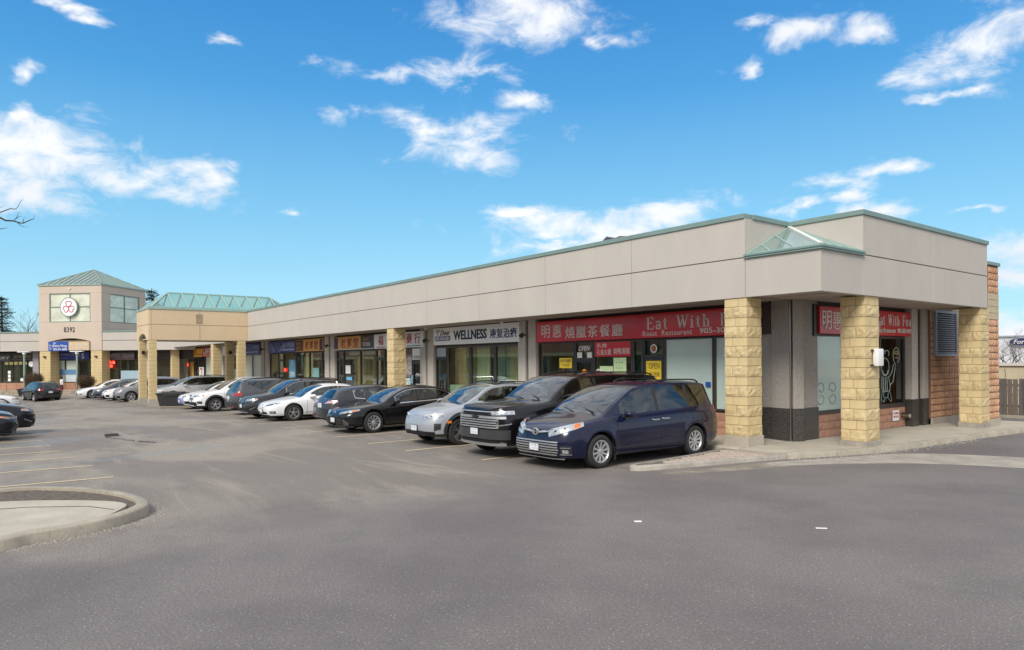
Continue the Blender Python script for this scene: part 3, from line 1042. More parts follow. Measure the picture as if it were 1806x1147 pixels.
pier_slab([(-1.0, 1.98), (-.56, 1.98), (-.56, 2.3), (-1.0, 2.3)], cp)
pier_slab([(-.55, 1.93), (.0, 1.82), (.06, 2.12), (-.55, 2.22)], cp)
pier_slab([(.10, 1.86), (.245, 2.12), (.0, 2.25), (.07, 1.95)], cp)
pier_slab([(.13, 2.24), (.16, 2.93), (-.1, 2.93), (-.1, 2.24)], cp)
MB().box(.03, .055, 1.83, 1.855, .12, ZS).build('metal_strip', ALU, cp)
cp2 = link('side_pier', None, mall)
for a, b in ((8.10, 8.50), (8.84, 9.22)):
    MB().box(-.05, .30, a, b, .95, ZS + .03).build('slab', PEBBLE2, cp2, bevel=.006)
    MB().box(-.05, .312, a - .01, b + .01, .10, .948).build('plinth', BLACKTILE, cp2, bevel=.004)
MB().box(-.05, .22, 8.512, 8.828, .10, ZS + .03).build('slot', BRONZE, cp2)
MB().box(.225, .25, 8.53, 8.56, .10, ZS + .03).build('metal_strip', ALU, cp2)


# --- long rust stones under the windows
def sill_wall_x(x0, x1, par):
    s = link('sill_wall', None, par)
    MB().box(x0, x1, SPX + .03, SPX + .2, -.2, .74).build('backing', RUSTM, s)
    MB().box(x0, x1, SPX - .02, SPX + .2, .742, .79).build('sill', BRONZE, s)
    zz = .13
    r = random.Random(int(x0 * 7))
    for k in range(3):
        x = x0 + .005
        off = r.uniform(.3, .9)
        while x < x1 - .05:
            w = min(off, x1 - x - .005)
            if w > .05:
                link('stone', long_stone(round(w, 1) if w > .9 else w, k), s, (x + w / 2, SPX + .05, zz))
            x += off
            off = 1.0
        zz += .203


_ls = {}


def long_stone(w, k, axis='x'):
    key = (round(w, 2), k % 2, axis)
    if key not in _ls:
        m = rough_block(w if axis == 'x' else .2, .2 if axis == 'x' else w, .203, int(key[0] * 100) + key[1] * 31, .012, nu=3, nv=2)
        _ls[key] = m.mesh('stone', RUST2)
    return _ls[key]


sill_wall_x(-9.88, -5.3, mall)
sill_wall_x(-4.03, -1.0, mall)


def sill_wall_y(y0, y1, par):
    s = link('sill_wall', None, par)
    MB().box(-.1, .02, y0, y1, -.1, .74).build('backing', RUSTM, s)
    MB().box(-.1, .12, y0, y1, .742, .79).build('sill', BRONZE, s)
    zz = .13
    for k in range(3):
        y = y0 + .005
        off = [.7, .35, .55][k]
        while y < y1 - .05:
            w = min(off, y1 - y - .005)
            if w > .04:
                link('stone', long_stone(w, k, 'y'), s, (.0, y + w / 2, zz))
            y += off
            off = 1.0
        zz += .203


sill_wall_y(2.94, 8.08, mall)

# --- split faced block wall with scored faces
CELL = []
for k in range(3):
    r = random.Random(40 + k)
    mb = MB()
    for c in (0, 1):
        y0, y1 = -.176 + c * .2, -.024 + c * .2
        rows = []
        for j in range(4):
            row = []
            for i in range(4):
                e = 0 if i in (0, 3) or j in (0, 3) else 1
                row.append((.018 + e * r.uniform(.012, .030), y0 + (y1 - y0) * i / 3, .012 + .176 * j / 3))
            rows.append(row)
        mb.grid(rows)
        mb.grid([[rows[0][i] for i in range(4)], [(-.02, rows[0][i][1], rows[0][i][2]) for i in range(4)]])
        mb.grid([[rows[3][i] for i in range(4)], [(-.02, rows[3][i][1], rows[3][i][2]) for i in range(4)]])
        mb.grid([[rows[j][0] for j in range(4)], [(-.02, rows[j][0][1], rows[j][0][2]) for j in range(4)]])
        mb.grid([[rows[j][3] for j in range(4)], [(-.02, rows[j][3][1], rows[j][3][2]) for j in range(4)]])
    CELL.append(mb)
CELLM = {'r': [m.mesh('split_block', RUST) for m in CELL], 't': [MB().box(-.02, .02, -.196, .196, .004, .194).mesh('split_block', TANBLOCK)]}
for me in CELLM['r']:
    bm = bmesh.new(); bm.from_mesh(me); bmesh.ops.recalc_face_normals(bm, faces=bm.faces); bm.to_mesh(me); bm.free()


def block_wall(x, y0, y1, z0, z1, bands, par, hole=None):
    w = link('block_wall', None, par)
    MB().box(x - .5, x, y0, y1, z0 - .3, z1).build('backing', RUSTM, w)
    r = random.Random(int(y0 * 10))
    nz_ = int((z1 - z0 - .01) / .2)
    ny = int(round((y1 - y0) / .4))
    dy = (y1 - y0) / ny
    for k in range(nz_):
        z = z0 + k * .2
        for j in range(ny):
            y = y0 + dy * (j + .5)
            if hole and hole[0] < y < hole[1] and z > hole[2]:
                continue
            tan = any(a <= z + .1 < b for a, b in bands)
            o = link('split_block', r.choice(CELLM['t' if tan else 'r']), w, (x, y, z))
            o.scale = (1, dy / .4, 1)
    return w


block_wall(.36, 9.22, 12.4, .33, 4.0, [(3.35, 4.2)], mall, hole=(9.5, 11.0, 2.3))
MB().box(-.1, .42, 9.22, 12.4, -.1, .328).build('concrete_foot', CONC, mall, bevel=.01)
block_wall(1.80, 9.64, 10.46, .35, 4.98, [(3.36, 4.14)], mall)
MB().box(1.06, 1.84, 9.62, 10.5, -.1, .348).build('concrete_foot', CONC, mall, bevel=.012)
MB().box(1.06, 1.30, 9.64, 10.46, .35, 4.95).build('wall_end', RUST, mall)
MB().box(1.0, 1.86, 9.6, 10.5, 4.98, 5.08).build('coping', COPING, mall, bevel=.006)
MB().box(-8, .36, 12.4, 13.98, -.1, 5.0).build('rear_wall', RUST, mall)
# louvre
lv = link('louvre', None, mall)
LVM = mat('louvre_slate', (.26, .28, .33), rough=.45)
mb = MB()
for (a, b, c, d) in ((9.42, 9.50, 2.26, 3.70), (10.98, 11.06, 2.26, 3.70), (9.50, 10.98, 2.26, 2.34), (9.50, 10.98, 3.62, 3.70)):
    mb.box(.34, .46, a, b, c, d)
mb.build('louvre_frame', LVM, lv)
MB().box(.30, .33, 9.5, 10.98, 2.34, 3.62).build('louvre_back', UNDER, lv)
for k in range(18):
    z = 2.37 + k * .07
    MB().obox((.405, 10.24, z + .02), (.035, 0, -.022), (0, .738, 0), (.003, 0, .005)).box(.432, .446, 9.502, 10.978, z - .010, z + .010).build('louvre_slat', LVM, lv)

# --- corner skylight: a glazed half pyramid rising into the notch
sk = link('corner_skylight', None, mall)
zb, za = ZM + .06, ZT - .04
A = Vector((.05, -.0, zb)); D = Vector((SQ, 0, zb)); B = Vector((SQ, SQ - .05, zb)); T = Vector((.04, SQ - .04, za)); 
E0 = Vector((.04, SQ - .04, zb))


def sky_face(p, q, apex, n=4):
    """triangular glazed slope p-q-apex with bars running down it"""
    nrm = (q - p).cross(apex - p).normalized()
    if nrm.z < 0: nrm = -nrm
    mb = MB()
    mb.bar(p, q, .06, .05)
    mb.bar(p, apex, .07, .06)
    mb.bar(q, apex, .07, .06)
    mb.build('glazing_bar', GREENBAR, sk)
    for k in range(1, n):
        a = p.lerp(q, k / n)
        b = p.lerp(apex, k / n) if False else None
        # bar parallel to the fall line, running from eave to the longer hip
        up = (apex - q) if (apex - q).length > (apex - p).length else (apex - p)
        s = a + up * (1 - k / n if (apex - q).length <= (apex - p).length else k / n)
        MB().bar(a, s, .04, .05).build('glazing_bar', GREENBAR, sk)
    c = [p + nrm * .01, q + nrm * .01, apex + nrm * .01]
    c2 = [v - nrm * .012 for v in c]
    m = MB()
    m.v = [tuple(v) for v in c + c2]
    m.f = [(0, 1, 2), (5, 4, 3), (0, 3, 4, 1), (1, 4, 5, 2), (2, 5, 3, 0)]
    m.build('pane', GL_SKY, sk)


sky_face(A, D, T, 3)
sky_face(D, B, T, 4)
MB().bar(T, D, .10, .09).build('hip_bar', mat('pale_metal', (.62, .64, .60), rough=.5), sk)
MB().box(.02, SQ - .18, .17, SQ - .02, ZM - .3, ZM - .25).build('light_well', WHITEP, mall)


# --- shop fronts
def win_x(x0, x1, z0, z1, pane, par=mall, y=SPX, name='window', fw=.05, frame=BRONZE, div=None):
    w = link(name, None, par)
    mb = MB()
    mb.box(x0, x0 + fw, y - .05, y + .05, z0, z1); mb.box(x1 - fw, x1, y - .05, y + .05, z0, z1)
    mb.box(x0 + fw, x1 - fw, y - .05, y + .05, z0, z0 + fw); mb.box(x0 + fw, x1 - fw, y - .05, y + .05, z1 - fw, z1)
    if div:
        mb.box(x0 + fw, x1 - fw, y - .055, y + .05, div - .05, div + .05)
    mb.build('frame', frame, w)
    MB().box(x0 + fw, x1 - fw, y - .006, y + .006, z0 + fw, z1 - fw).build('pane', pane, w)
    return w


def win_y(y0, y1, z0, z1, pane, par=mall, x=.06, name='window', fw=.05, frame=BRONZE):
    w = link(name, None, par)
    mb = MB()
    mb.box(x - .05, x + .05, y0, y0 + fw, z0, z1); mb.box(x - .05, x + .05, y1 - fw, y1, z0, z1)
    mb.box(x - .05, x + .05, y0 + fw, y1 - fw, z0, z0 + fw); mb.box(x - .05, x + .05, y0 + fw, y1 - fw, z1 - fw, z1)
    mb.build('frame', frame, w)
    MB().box(x - .006, x + .006, y0 + fw, y1 - fw, z0 + fw, z1 - fw).build('pane', pane, w)
    return w


def door_x(x0, x1, z1, ztop, pane, par=mall, y=SPX, hinge=1, zf=.1):
    d = link('door', None, par)
    fw = .09
    mb = MB()
    mb.box(x0, x0 + fw, y - .045, y + .045, zf, z1); mb.box(x1 - fw, x1, y - .045, y + .045, zf, z1)
    mb.box(x0 + fw, x1 - fw, y - .045, y + .045, zf, zf + .2); mb.box(x0 + fw, x1 - fw, y - .045, y + .045, z1 - .1, z1)
    mb.build('door_frame', BLACKM, d)
    MB().box(x0 + fw, x1 - fw, y - .006, y + .006, zf + .2, z1 - .1).build('pane', pane, d)
    hx = x0 + .12 if hinge > 0 else x1 - .12
    MB().tube([(hx, y - .05, .95), (hx, y - .11, .98), (hx, y - .11, 1.42), (hx, y - .05, 1.45)], .014, 6).build('handle', ALU, d)
    if ztop:
        win_x(x0, x1, z1 + .01, ztop, pane, par, y, 'transom')


ZW = 2.85
FROST = mat('frosted_film_green', (.50, .60, .53), rough=.35, coat=.6, var=.05, vscale=.7, spec=.6)
FROST2 = mat('frosted_film_pale', (.60, .66, .58), rough=.35, coat=.6, var=.05, vscale=.7)
BLIND = mat('blind_slats', (.52, .60, .54), rough=.6)
# restaurant, main front
win_x(-9.86, -7.95, .79, ZW, GL_SHOP)
door_x(-7.93, -7.05, 2.25, ZW, GL_SHOP, hinge=-1)
win_x(-7.03, -5.32, .79, ZW, GL_SHOP)
win_x(-5.30, -4.86, .79, ZW, GL_GREEN, fw=.07)
door_x(-4.84, -4.05, 2.30, ZW, GL_GREEN)
win_x(-4.03, -2.28, .79, ZW, FROST)
win_x(-2.26, -1.02, .79, ZW, FROST)
# blinds behind narrow window and transom
mb = MB()
for k in range(36):
    mb.obox((-4.7, SPX + .12, .9 + k * .055), (.62, 0, 0), (0, .02, .008), (0, 0, .002))
mb.build('blinds', BLIND, mall)
# wellness clinic
door_x(-16.95, -16.0, 2.38, ZW, GL_SHOP, hinge=-1)
win_x(-15.98, -14.28, .2, ZW, GL_SHOP, fw=.06)
win_x(-14.26, -12.55, .2, ZW, GL_SHOP, fw=.06)
win_x(-12.53, -10.94, .2, ZW, GL_SHOP, fw=.06)
CURT = mat('olive_curtain', (.50, .50, .30), rough=.9, var=.25, vscale=2.5, stretch=(6, 1, .1))
CURT2 = mat('cream_blind', (.75, .72, .55), rough=.9, var=.1, vscale=2, stretch=(8, 1, .1))
mb = MB()
for k in range(13):
    x = -15.1 + k * .06
    mb.box(x, x + .05, SPX + .3 + .03 * (k % 2), SPX + .33 + .03 * (k % 2), .2, 2.8)
mb.build('curtain', CURT, mall)
MB().box(-14.2, -13.3, SPX + .25, SPX + .3, .2, 2.8).build('partition', CURT2, mall)
MB().box(-13.25, -12.6, SPX + .5, SPX + .55, .2, 2.8).build('partition', mat('teal_wall', (.35, .48, .42), rough=.9), mall)
MB().box(-12.5, -12.03, SPX + .5, SPX + .55, .2, 2.8).build('partition', MATS['teal_wall'], mall)
MB().box(-12.02, -10.9, SPX + .3, SPX + .35, .2, 2.8).build('partition', mat('beige_wall', (.62, .52, .38), rough=.9), mall)
MB().box(-15.95, -15.2, SPX + .5, SPX + .55, .2, 2.8).build('partition', mat('rose_wall', (.55, .38, .28), rough=.9), mall)
MB().box(-15.93, -14.33, SPX + .02, SPX + .03, .26, 1.22).build('frosted_band', mat('mint_film', (.42, .60, .56), rough=.4), mall)
MB().box(-12.0, -11.92, SPX + .8, SPX + .9, .2, 2.3).build('post', WHITEP, mall)
# herbal / beauty shop
door_x(-27.5, -26.6, 2.4, ZW, GL_SHOP, hinge=-1)
win_x(-26.58, -24.52, .2, ZW, GL_SHOP)
win_x(-24.5, -22.72, .2, ZW, GL_SHOP)
door_x(-22.7, -21.8, 2.4, ZW, GL_SHOP)
win_x(-21.78, -19.95, .2, ZW, GL_SHOP)
door_x(-19.0, -18.17, 2.2, ZW, GL_SHOP)
win_x(-19.93, -19.02, .2, ZW, GL_SHOP)
MB().box(-26.4, -24.0, SPX + .5, SPX + .85, .2, 2.55).build('partition', mat('warm_panel', (.50, .36, .19), rough=.8, var=.3, vscale=2, stretch=(3, 1, .2)), mall)
MB().box(-26.4, -22.8, SPX + .2, SPX + .25, 2.6, 2.8).build('valance', WHITEP, mall)
# eyewear etc.
win_x(-38.5, -36.9, .2, ZW, GL_SHOP); door_x(-36.88, -35.9, 2.4, ZW, GL_SHOP); win_x(-35.88, -33.75, .2, ZW, GL_SHOP)
win_x(-33.7, -31.5, .2, ZW, GL_SHOP); win_x(-31.48, -29.6, .2, ZW, GL_SHOP); win_x(-29.58, -28.95, .2, ZW, GL_SHOP)
MB().box(-33.5, -32.0, SPX + .4, SPX + .45, .2, 2.6).build('curtain', CURT2, mall)
MB().box(-31.9, -31.2, SPX + .5, SPX + .55, .2, 2.7).build('partition', mat('orange_panel', (.36, .16, .06), rough=.8), mall)
# further shops seen under the canopy
win_x(-44.0, -42.2, .2, ZW, FROST2); win_x(-42.18, -40.1, .2, ZW, FROST2)
win_x(-49.1, -47.0, .2, ZW, GL_GREEN); win_x(-46.98, -44.1, .2, ZW, GL_GREEN)
win_x(-60.8, -58.3, .1, ZW, GL_SHOP); door_x(-58.28, -57.2, 2.3, ZW, GL_SHOP, zf=0); win_x(-57.1, -54.9, .1, ZW, GL_SHOP); win_x(-54.88, -53.0, .1, ZW, FROST2); win_x(-52.98, -50.7, .1, ZW, FROST2)
# side windows of the restaurant
win_y(2.95, 4.38, .79, ZW, FROST)
win_y(4.42, 6.42, .79, ZW, FROST)
win_y(6.46, 8.06, .79, ZW, glass('glass_side_shop', (.10, .12, .11), refl=1.2), fw=.07)
MB().box(-3, -.6, 5.0, 5.1, 0, 3.3).build('partition', INTER, mall)
mb = MB()
MB().box(-.75, -.7, 6.3, 8.3, .1, 3.3).build('partition', mat('dim_wall', (.04, .045, .04), rough=.9), mall)


# ------------------------------------------------------------------ signs on the main front
RED = mat('sign_red', (.60, .014, .020), rough=.3, var=.12, vscale=.9, coat=.2)
REDT = mat('print_red', (.50, .02, .03), rough=.5)
CREAM = mat('sign_lettering_cream', (.80, .74, .68), rough=.5)
NAVY = mat('print_navy', (.02, .03, .14), rough=.5)
INK = mat('print_black', (.02, .02, .03), rough=.5)
BLUE = mat('sign_blue', (.025, .045, .24), rough=.4, var=.2, vscale=1.5)
BLUE2 = mat('sign_bright_blue', (.02, .08, .36), rough=.4)
ORANGE = mat('sign_orange', (.72, .36, .10), rough=.45, var=.12, vscale=2)
YEL = mat('sign_yellow', (.80, .55, .03), rough=.5)
PALEG = mat('poster_pale_green', (.62, .78, .42), rough=.7, var=.08, vscale=8)
PALEB = mat('print_pale_blue', (.38, .48, .72), rough=.5)
DARKS = mat('sign_charcoal', (.06, .055, .06), rough=.5)
PURP = mat('sign_purple', (.05, .025, .10), rough=.5)
WHITES = mat('sign_white', (.86, .86, .86), rough=.4, coat=.2)
FY = 1.68    # front plane of the sign boxes


def sign(label, x0, x1, z0, z1, m, y=FY, d=.20, name='shop_sign', frame=BLACKM):
    s = empty(name, (0, 0, 0), label=label, cat='sign')
    MB().box(x0, x1, y, y + d, z0, z1).build('panel', m, s, bevel=.006)
    return s


s = sign('long red restaurant sign board with cream Chinese characters and Eat With Fun, main front', -9.76, -.86, 2.87, 3.60, RED)
put_text('lettering', '明', -9.46, -9.02, 3.02, 3.46, FY - .004, CREAM, s)
put_text('lettering', '惠', -8.86, -8.42, 3.02, 3.46, FY - .004, CREAM, s)
for i, ch in enumerate('燒臘茶餐廳'):
    x = -8.20 + i * .55
    put_text('lettering', ch, x, x + .47, 2.97, 3.36, FY - .004, CREAM, s)


# stroke built serif capitals for the English name
def serif_word(word, x0, x1, z0, z1, y, m, par, axis='x'):
    T, S_ = .15, .065       # thick and thin strokes in units of cap height
    adv = {'E': .66, 'a': .50, 't': .36, ' ': .45, 'W': 1.0, 'i': .30, 'h': .58, 'F': .62, 'u': .58, 'n': .58}
    total = sum(adv[c] + .16 for c in word) - .16
    sx = (x1 - x0) / total
    sz = z1 - z0
    mb = MB()

    def stroke(ax, az, bx, bz, w):
        ox = cur
        p = Vector((x0 + (ox + ax) * sx, az * sz + z0)); q = Vector((x0 + (ox + bx) * sx, bz * sz + z0))
        d = (q - p).normalized(); nn = Vector((-d.y, d.x)) * w * sz * .5
        pts = [p - nn, q - nn, q + nn, p + nn]
        b = len(mb.v)
        for yy in (y, y - .004):
            for k in pts:
                mb.v.append((k.x, yy, k.y) if axis == 'x' else (y + (y - yy) if False else (y if yy == y else y + .004), k.x, k.y))
        mb.f += [(b, b + 1, b + 2, b + 3), (b + 7, b + 6, b + 5, b + 4)] + [(b + i, b + 4 + i, b + 4 + (i + 1) % 4, b + (i + 1) % 4) for i in range(4)]

    def curve(pts, ws):
        for i in range(len(pts) - 1):
            stroke(*pts[i], *pts[i + 1], (ws[i] + ws[i + 1]) / 2)

    def arc(cx, cz, rx, rz, a0, a1, wt, wn, n=8):
        pts, ws = [], []
        for i in range(n + 1):
            a = R_(a0 + (a1 - a0) * i / n)
            pts.append((cx + rx * math.cos(a), cz + rz * math.sin(a)))
            ws.append(wn + (wt - wn) * abs(math.cos(a)))
        curve(pts, ws)
    cur = 0
    for c in word:
        if c in 'EF':
            stroke(.14, 0, .14, 1, T); stroke(0, .97, .56, .97, S_); stroke(.56, .99, .56, .78, S_); stroke(.14, .52, .42, .52, S_); stroke(.42, .62, .42, .42, S_)
            stroke(0, .03, .58 if c == 'E' else .28, .03, S_)
            if c == 'E': stroke(.58, .01, .60, .25, S_)
        elif c == 'a':
            arc(.22, .44, .16, .20, 160, 0, T, S_); stroke(.36, .45, .36, .08, T); arc(.21, .19, .16, .17, 60, 330, T, S_); stroke(.36, .04, .48, .04, S_)
        elif c == 't':
            stroke(.16, .84, .16, .12, T); stroke(0, .62, .32, .62, S_); arc(.25, .14, .10, .11, 180, 320, T, S_)
        elif c == 'W':
            stroke(.14, .97, .34, .03, T); stroke(.34, .03, .52, .80, S_); stroke(.50, .97, .70, .03, T); stroke(.70, .03, .90, .97, S_)
            for q in (.14, .50, .90): stroke(q - .12, .97, q + .12, .97, S_)
        elif c == 'i':
            stroke(.14, .62, .14, .03, T); stroke(.02, .62, .14, .62, S_); stroke(0, .03, .28, .03, S_); stroke(.14, .78, .14, .90, T)
        elif c in 'hn':
            top = .97 if c == 'h' else .62
            stroke(.13, top, .13, .03, T); stroke(.01, top - .02, .13, top - .02, S_); arc(.29, .42, .14, .19, 180, 0, T, S_); stroke(.44, .44, .44, .03, T)
            stroke(0, .03, .25, .03, S_); stroke(.33, .03, .57, .03, S_)
        elif c == 'u':
            stroke(.13, .62, .13, .2, T); stroke(0, .61, .13, .61, S_); arc(.27, .21, .14, .19, 180, 360, T, S_); stroke(.44, .62, .44, .03, T); stroke(.32, .61, .44, .61, S_); stroke(.44, .03, .57, .03, S_)
        cur += adv[c] + .16
    o = mb.build('lettering', m, par, fixn=True)
    return o


serif_word('Eat With Fun', -4.55, -1.02, 3.12, 3.49, FY - .003, CREAM, s)
put_text('lettering', 'Roast  Restaurant', -4.70, -2.86, 2.93, 3.08, FY - .004, CREAM, s, spacing=1.15)
put_text('lettering', '905-305-9199', -2.60, -.92, 2.94, 3.09, FY - .004, CREAM, s, bold=.012)

s = sign('white clinic sign board reading WELLNESS with blue Chinese characters and a small deer', -16.86, -10.78, 2.93, 3.66, WHITES)
put_text('lettering', 'WELLNESS', -15.22, -12.83, 3.11, 3.50, FY - .004, mat('print_dark_navy', (.015, .018, .06)), s, bold=.022)
for i, ch in enumerate('康复治療'):
    x = -12.60 + i * .43
    put_text('lettering', ch, x, x + .40, 3.10, 3.47, FY - .004, NAVY, s, bold=.007)
put_text('lettering', 'Deer', -16.28, -15.56, 3.33, 3.55, FY - .004, INK, s, slant=.10)
MB().box(-16.72, -15.50, FY - .006, FY, 3.10, 3.30).build('print_band', mat('print_blue_band', (.05, .08, .25), rough=.5), s)
put_text('lettering', '鹿福康', -16.68, -15.54, 3.13, 3.28, FY - .01, WHITES, s)
mp_ = lambda x, z: (x, FY - .006, z)
strokes('emblem', [[(-16.45, 3.32), (-16.5, 3.4), (-16.42, 3.5), (-16.48, 3.6)], [(-16.42, 3.48), (-16.34, 3.58), (-16.36, 3.62)], [(-16.5, 3.42), (-16.6, 3.5), (-16.62, 3.6)], [(-16.57, 3.47), (-16.54, 3.56)], [(-16.38, 3.52), (-16.28, 3.55)]], .010, INK, s, mapf=mp_)

s = sign('white herbal shop sign board with red brush characters beside the yellow column', -22.58, -17.76, 2.88, 3.60, WHITES)
for ch, x in (('福', -22.1), ('來', -20.6), ('藥', -19.28), ('行', -18.52)):
    put_text('lettering', ch, x, x + .52, 3.05, 3.52, FY - .004, REDT, s, slant=.03, bold=.003)
MB().box(-22.3, -21.3, FY - .004, FY, 2.93, 2.97).build('print_line', REDT, s)
MB().box(-19.2, -17.95, FY - .004, FY, 2.93, 2.97).build('print_line', mat('print_teal', (.05, .25, .25), rough=.5), s)

s = sign('orange sign board with dark red brush characters and a purple left end, nearer of two', -27.44, -24.10, 2.92, 3.60, ORANGE)
MB().box(-27.43, -26.92, FY - .006, FY, 2.95, 3.57).build('end_panel', PURP, s)
for i, ch in enumerate('老爹堂'):
    x = -26.60 + i * .80
    put_text('lettering', ch, x, x + .62, 3.00, 3.50, FY - .004, mat('print_dark_red', (.30, .02, .02), rough=.5), s, slant=.05, bold=.004)
MB().box(-27.44, -24.10, FY - .03, FY, 2.88, 2.93).build('lower_trim', ALU, s)
s = sign('small charcoal sign board with two lines of text between orange and white boards', -24.08, -22.62, 2.92, 3.60, DARKS)
put_text('lettering', 'SMART', -23.75, -23.05, 3.30, 3.50, FY - .004, mat('print_tan', (.50, .30, .18), rough=.5), s)
put_text('lettering', 'TUTORIA', -23.85, -22.95, 3.04, 3.24, FY - .004, CREAM, s)
MB().box(-24.08, -22.62, FY - .03, FY, 2.88, 2.93).build('lower_trim', ALU, s)

s = sign('dark blue shop sign board with pale wave lines and Chinese characters', -38.3, -33.35, 2.88, 3.64, BLUE)
for i, ch in enumerate('溢井眼鏡'):
    x = -35.55 + i * .53
    put_text('lettering', ch, x, x + .44, 3.20, 3.50, FY - .004, PALEB, s)
MB().box(-35.5, -33.5, FY - .004, FY, 3.02, 3.10).build('print_line', PALEB, s)
wv = []
for k in range(4):
    wv.append([(-37.9 + .22 * k + .5 * math.cos(a) * (1 - .2 * k), 2.92 + .6 * math.sin(a) * (1 - .2 * k)) for a in [PI * i / 10 for i in range(11)]])
    wv.append([(-36.9 + .2 * k + .14 * i, 3.5 - .55 * math.sin(i * .35) + .03 * k) for i in range(9)])
strokes('print_waves', wv, .012, PALEB, s, mapf=mp_)
s = sign('orange shop sign board with dark red brush characters, further one beside the blue wave board', -33.30, -29.05, 2.90, 3.62, ORANGE)
MB().box(-33.28, -32.0, FY - .006, FY, 2.94, 3.58).build('end_panel', mat('sign_brown', (.10, .035, .025), rough=.5), s)
put_text('lettering', 'SMART', -33.1, -32.35, 3.32, 3.48, FY - .01, mat('print_tan', (.5, .3, .18)), s)
put_text('lettering', 'TUTORIA', -33.1, -32.35, 3.04, 3.20, FY - .01, mat('print_tan', (.5, .3, .18)), s)
for i, ch in enumerate('老爹堂'):
    x = -31.75 + i * .72
    put_text('lettering', ch, x, x + .56, 3.02, 3.50, FY - .004, MATS['print_dark_red'], s, slant=.05, bold=.004)
MB().box(-29.5, -29.07, FY - .006, FY, 2.94, 3.58).build('end_panel', PURP, s)
s = sign('plain dark blue shop sign board beside the canopy column', -44.6, -40.1, 2.80, 3.62, BLUE)
put_text('lettering', '健康', -43.9, -42.9, 3.15, 3.45, FY - .004, PALEB, s)
MB().box(-41.6, -40.3, FY - .004, FY, 3.36, 3.40).build('print_line', PALEB, s)
MB().box(-43.9, -40.5, FY - .004, FY, 2.98, 3.03).build('print_line', PALEB, s)
s = sign('white shop sign board half hidden behind the canopy columns', -49.0, -44.9, 2.85, 3.6, WHITES)
put_text('lettering', '中醫', -47.2, -45.6, 2.98, 3.5, FY - .004, NAVY, s)
s = sign('orange yellow snack shop sign under the canopy with red characters', -60.6, -55.4, 2.80, 3.55, mat('sign_amber', (.75, .42, .04), rough=.45))
put_text('lettering', '冰室', -59.2, -57.2, 2.95, 3.42, FY - .004, REDT, s)
MB().box(-57, -55.6, FY - .004, FY, 2.95, 3.05).build('print_line', REDT, s)
s = sign('red shop sign with white LIFE lettering under the canopy', -55.35, -50.1, 2.80, 3.58, RED)
put_text('lettering', 'LIFE', -55.0, -52.3, 3.02, 3.45, FY - .004, CREAM, s, bold=.01)
MB().box(-55.0, -50.6, FY - .004, FY, 2.88, 2.93).build('print_line', CREAM, s)
s = sign('silver shop sign with dark characters under the canopy, leftmost on the main front', -67.5, -61.4, 2.85, 3.60, mat('sign_silver', (.33, .36, .34), rough=.4))
put_text('lettering', '金鳳茶', -66.5, -62.3, 2.95, 3.5, FY - .004, DARKS, s)

# side sign
EX = .26
s = empty('shop_sign', label='red restaurant sign board around the corner above the side windows, half behind a column', cat='sign')
MB().box(.06, EX, 2.88, 8.22, 2.86, 3.57).build('panel', RED, s, bevel=.006)
MB().box(.04, .2, 2.7, 2.87, 2.8, 3.62).build('end_trim', BLACKM, s)
for i, ch in enumerate('明惠'):
    y = 2.98 + i * .52
    put_text('lettering', ch, y, y + .45, 2.98, 3.46, EX + .004, CREAM, s, axis='y')
for i, ch in enumerate('燒臘茶餐廳'):
    y = 4.10 + i * .42
    put_text('lettering', ch, y, y + .36, 2.98, 3.30, EX + .004, CREAM, s, axis='y')
serif_word('Eat With Fun', 5.95, 8.12, 3.16, 3.48, EX + .003, CREAM, s, axis='y')
put_text('lettering', 'Roast Restaurant', 5.9, 7.1, 2.95, 3.08, EX + .004, CREAM, s, axis='y')
put_text('lettering', '905-305-9199', 7.22, 8.12, 2.95, 3.08, EX + .004, CREAM, s, axis='y', bold=.012)


# ------------------------------------------------------------------ notices in the restaurant window
def poster(label, x0, x1, z0, z1, m, y=SPX - .062, name='poster', lines=None, lm=None):
    s = empty(name, label=label, cat=name.replace('_', ' '))
    MB().box(x0, x1, y, y + .008, z0, z1).build('sheet', m, s)
    for ln in lines or []:
        t, a, b, c, d = ln
        put_text('lettering', t, a, b, c, d, y - .001, lm, s, thick=.003)
    return s


poster('red poster strip with white Chinese characters across the top of the restaurant window', -6.95, -5.36, 2.33, 2.80, RED, lines=[('孔雀火雞', -6.85, -6.2, 2.38, 2.58), ('燒鴨湘豬', -6.1, -5.4, 2.40, 2.60), ('乳鴿', -6.85, -6.4, 2.62, 2.76)], lm=CREAM)
poster('pale green price sheet standing highest in the restaurant window', -6.10, -5.55, 1.60, 2.29, PALEG, lines=[('...', -6.0, -5.7, 2.12, 2.14), ('...', -6.0, -5.7, 1.95, 1.97)], lm=INK)
poster('pale green price sheet, lower and wider one at the left of the restaurant window', -6.72, -6.13, 1.60, 2.02, PALEG)
poster('yellow notice with black characters in the left restaurant window', -8.71, -8.07, 1.95, 2.30, YEL, lines=[('中午特價', -8.65, -8.13, 2.14, 2.26), ('下午茶', -8.58, -8.2, 1.99, 2.10)], lm=INK)
for lab, a, b in (('small white sheet taped left on the transom above the dark door', -7.80, -7.56), ('small white sheet taped right on the transom above the dark door', -7.32, -7.09)):
    poster(lab, a, b, 2.30, 2.48, WHITE, name='notice')
poster('yellow OPEN sign hanging in the second restaurant door', -4.73, -4.14, 1.62, 2.18, YEL, lines=[('OPEN', -4.62, -4.2, 1.94, 2.11), ('現正營業', -4.62, -4.2, 1.70, 1.84)], lm=mat('print_brown', (.12, .06, .02)))
o = empty('neon_sign', label='unlit white OPEN neon tube above the dark restaurant door', cat='neon sign')
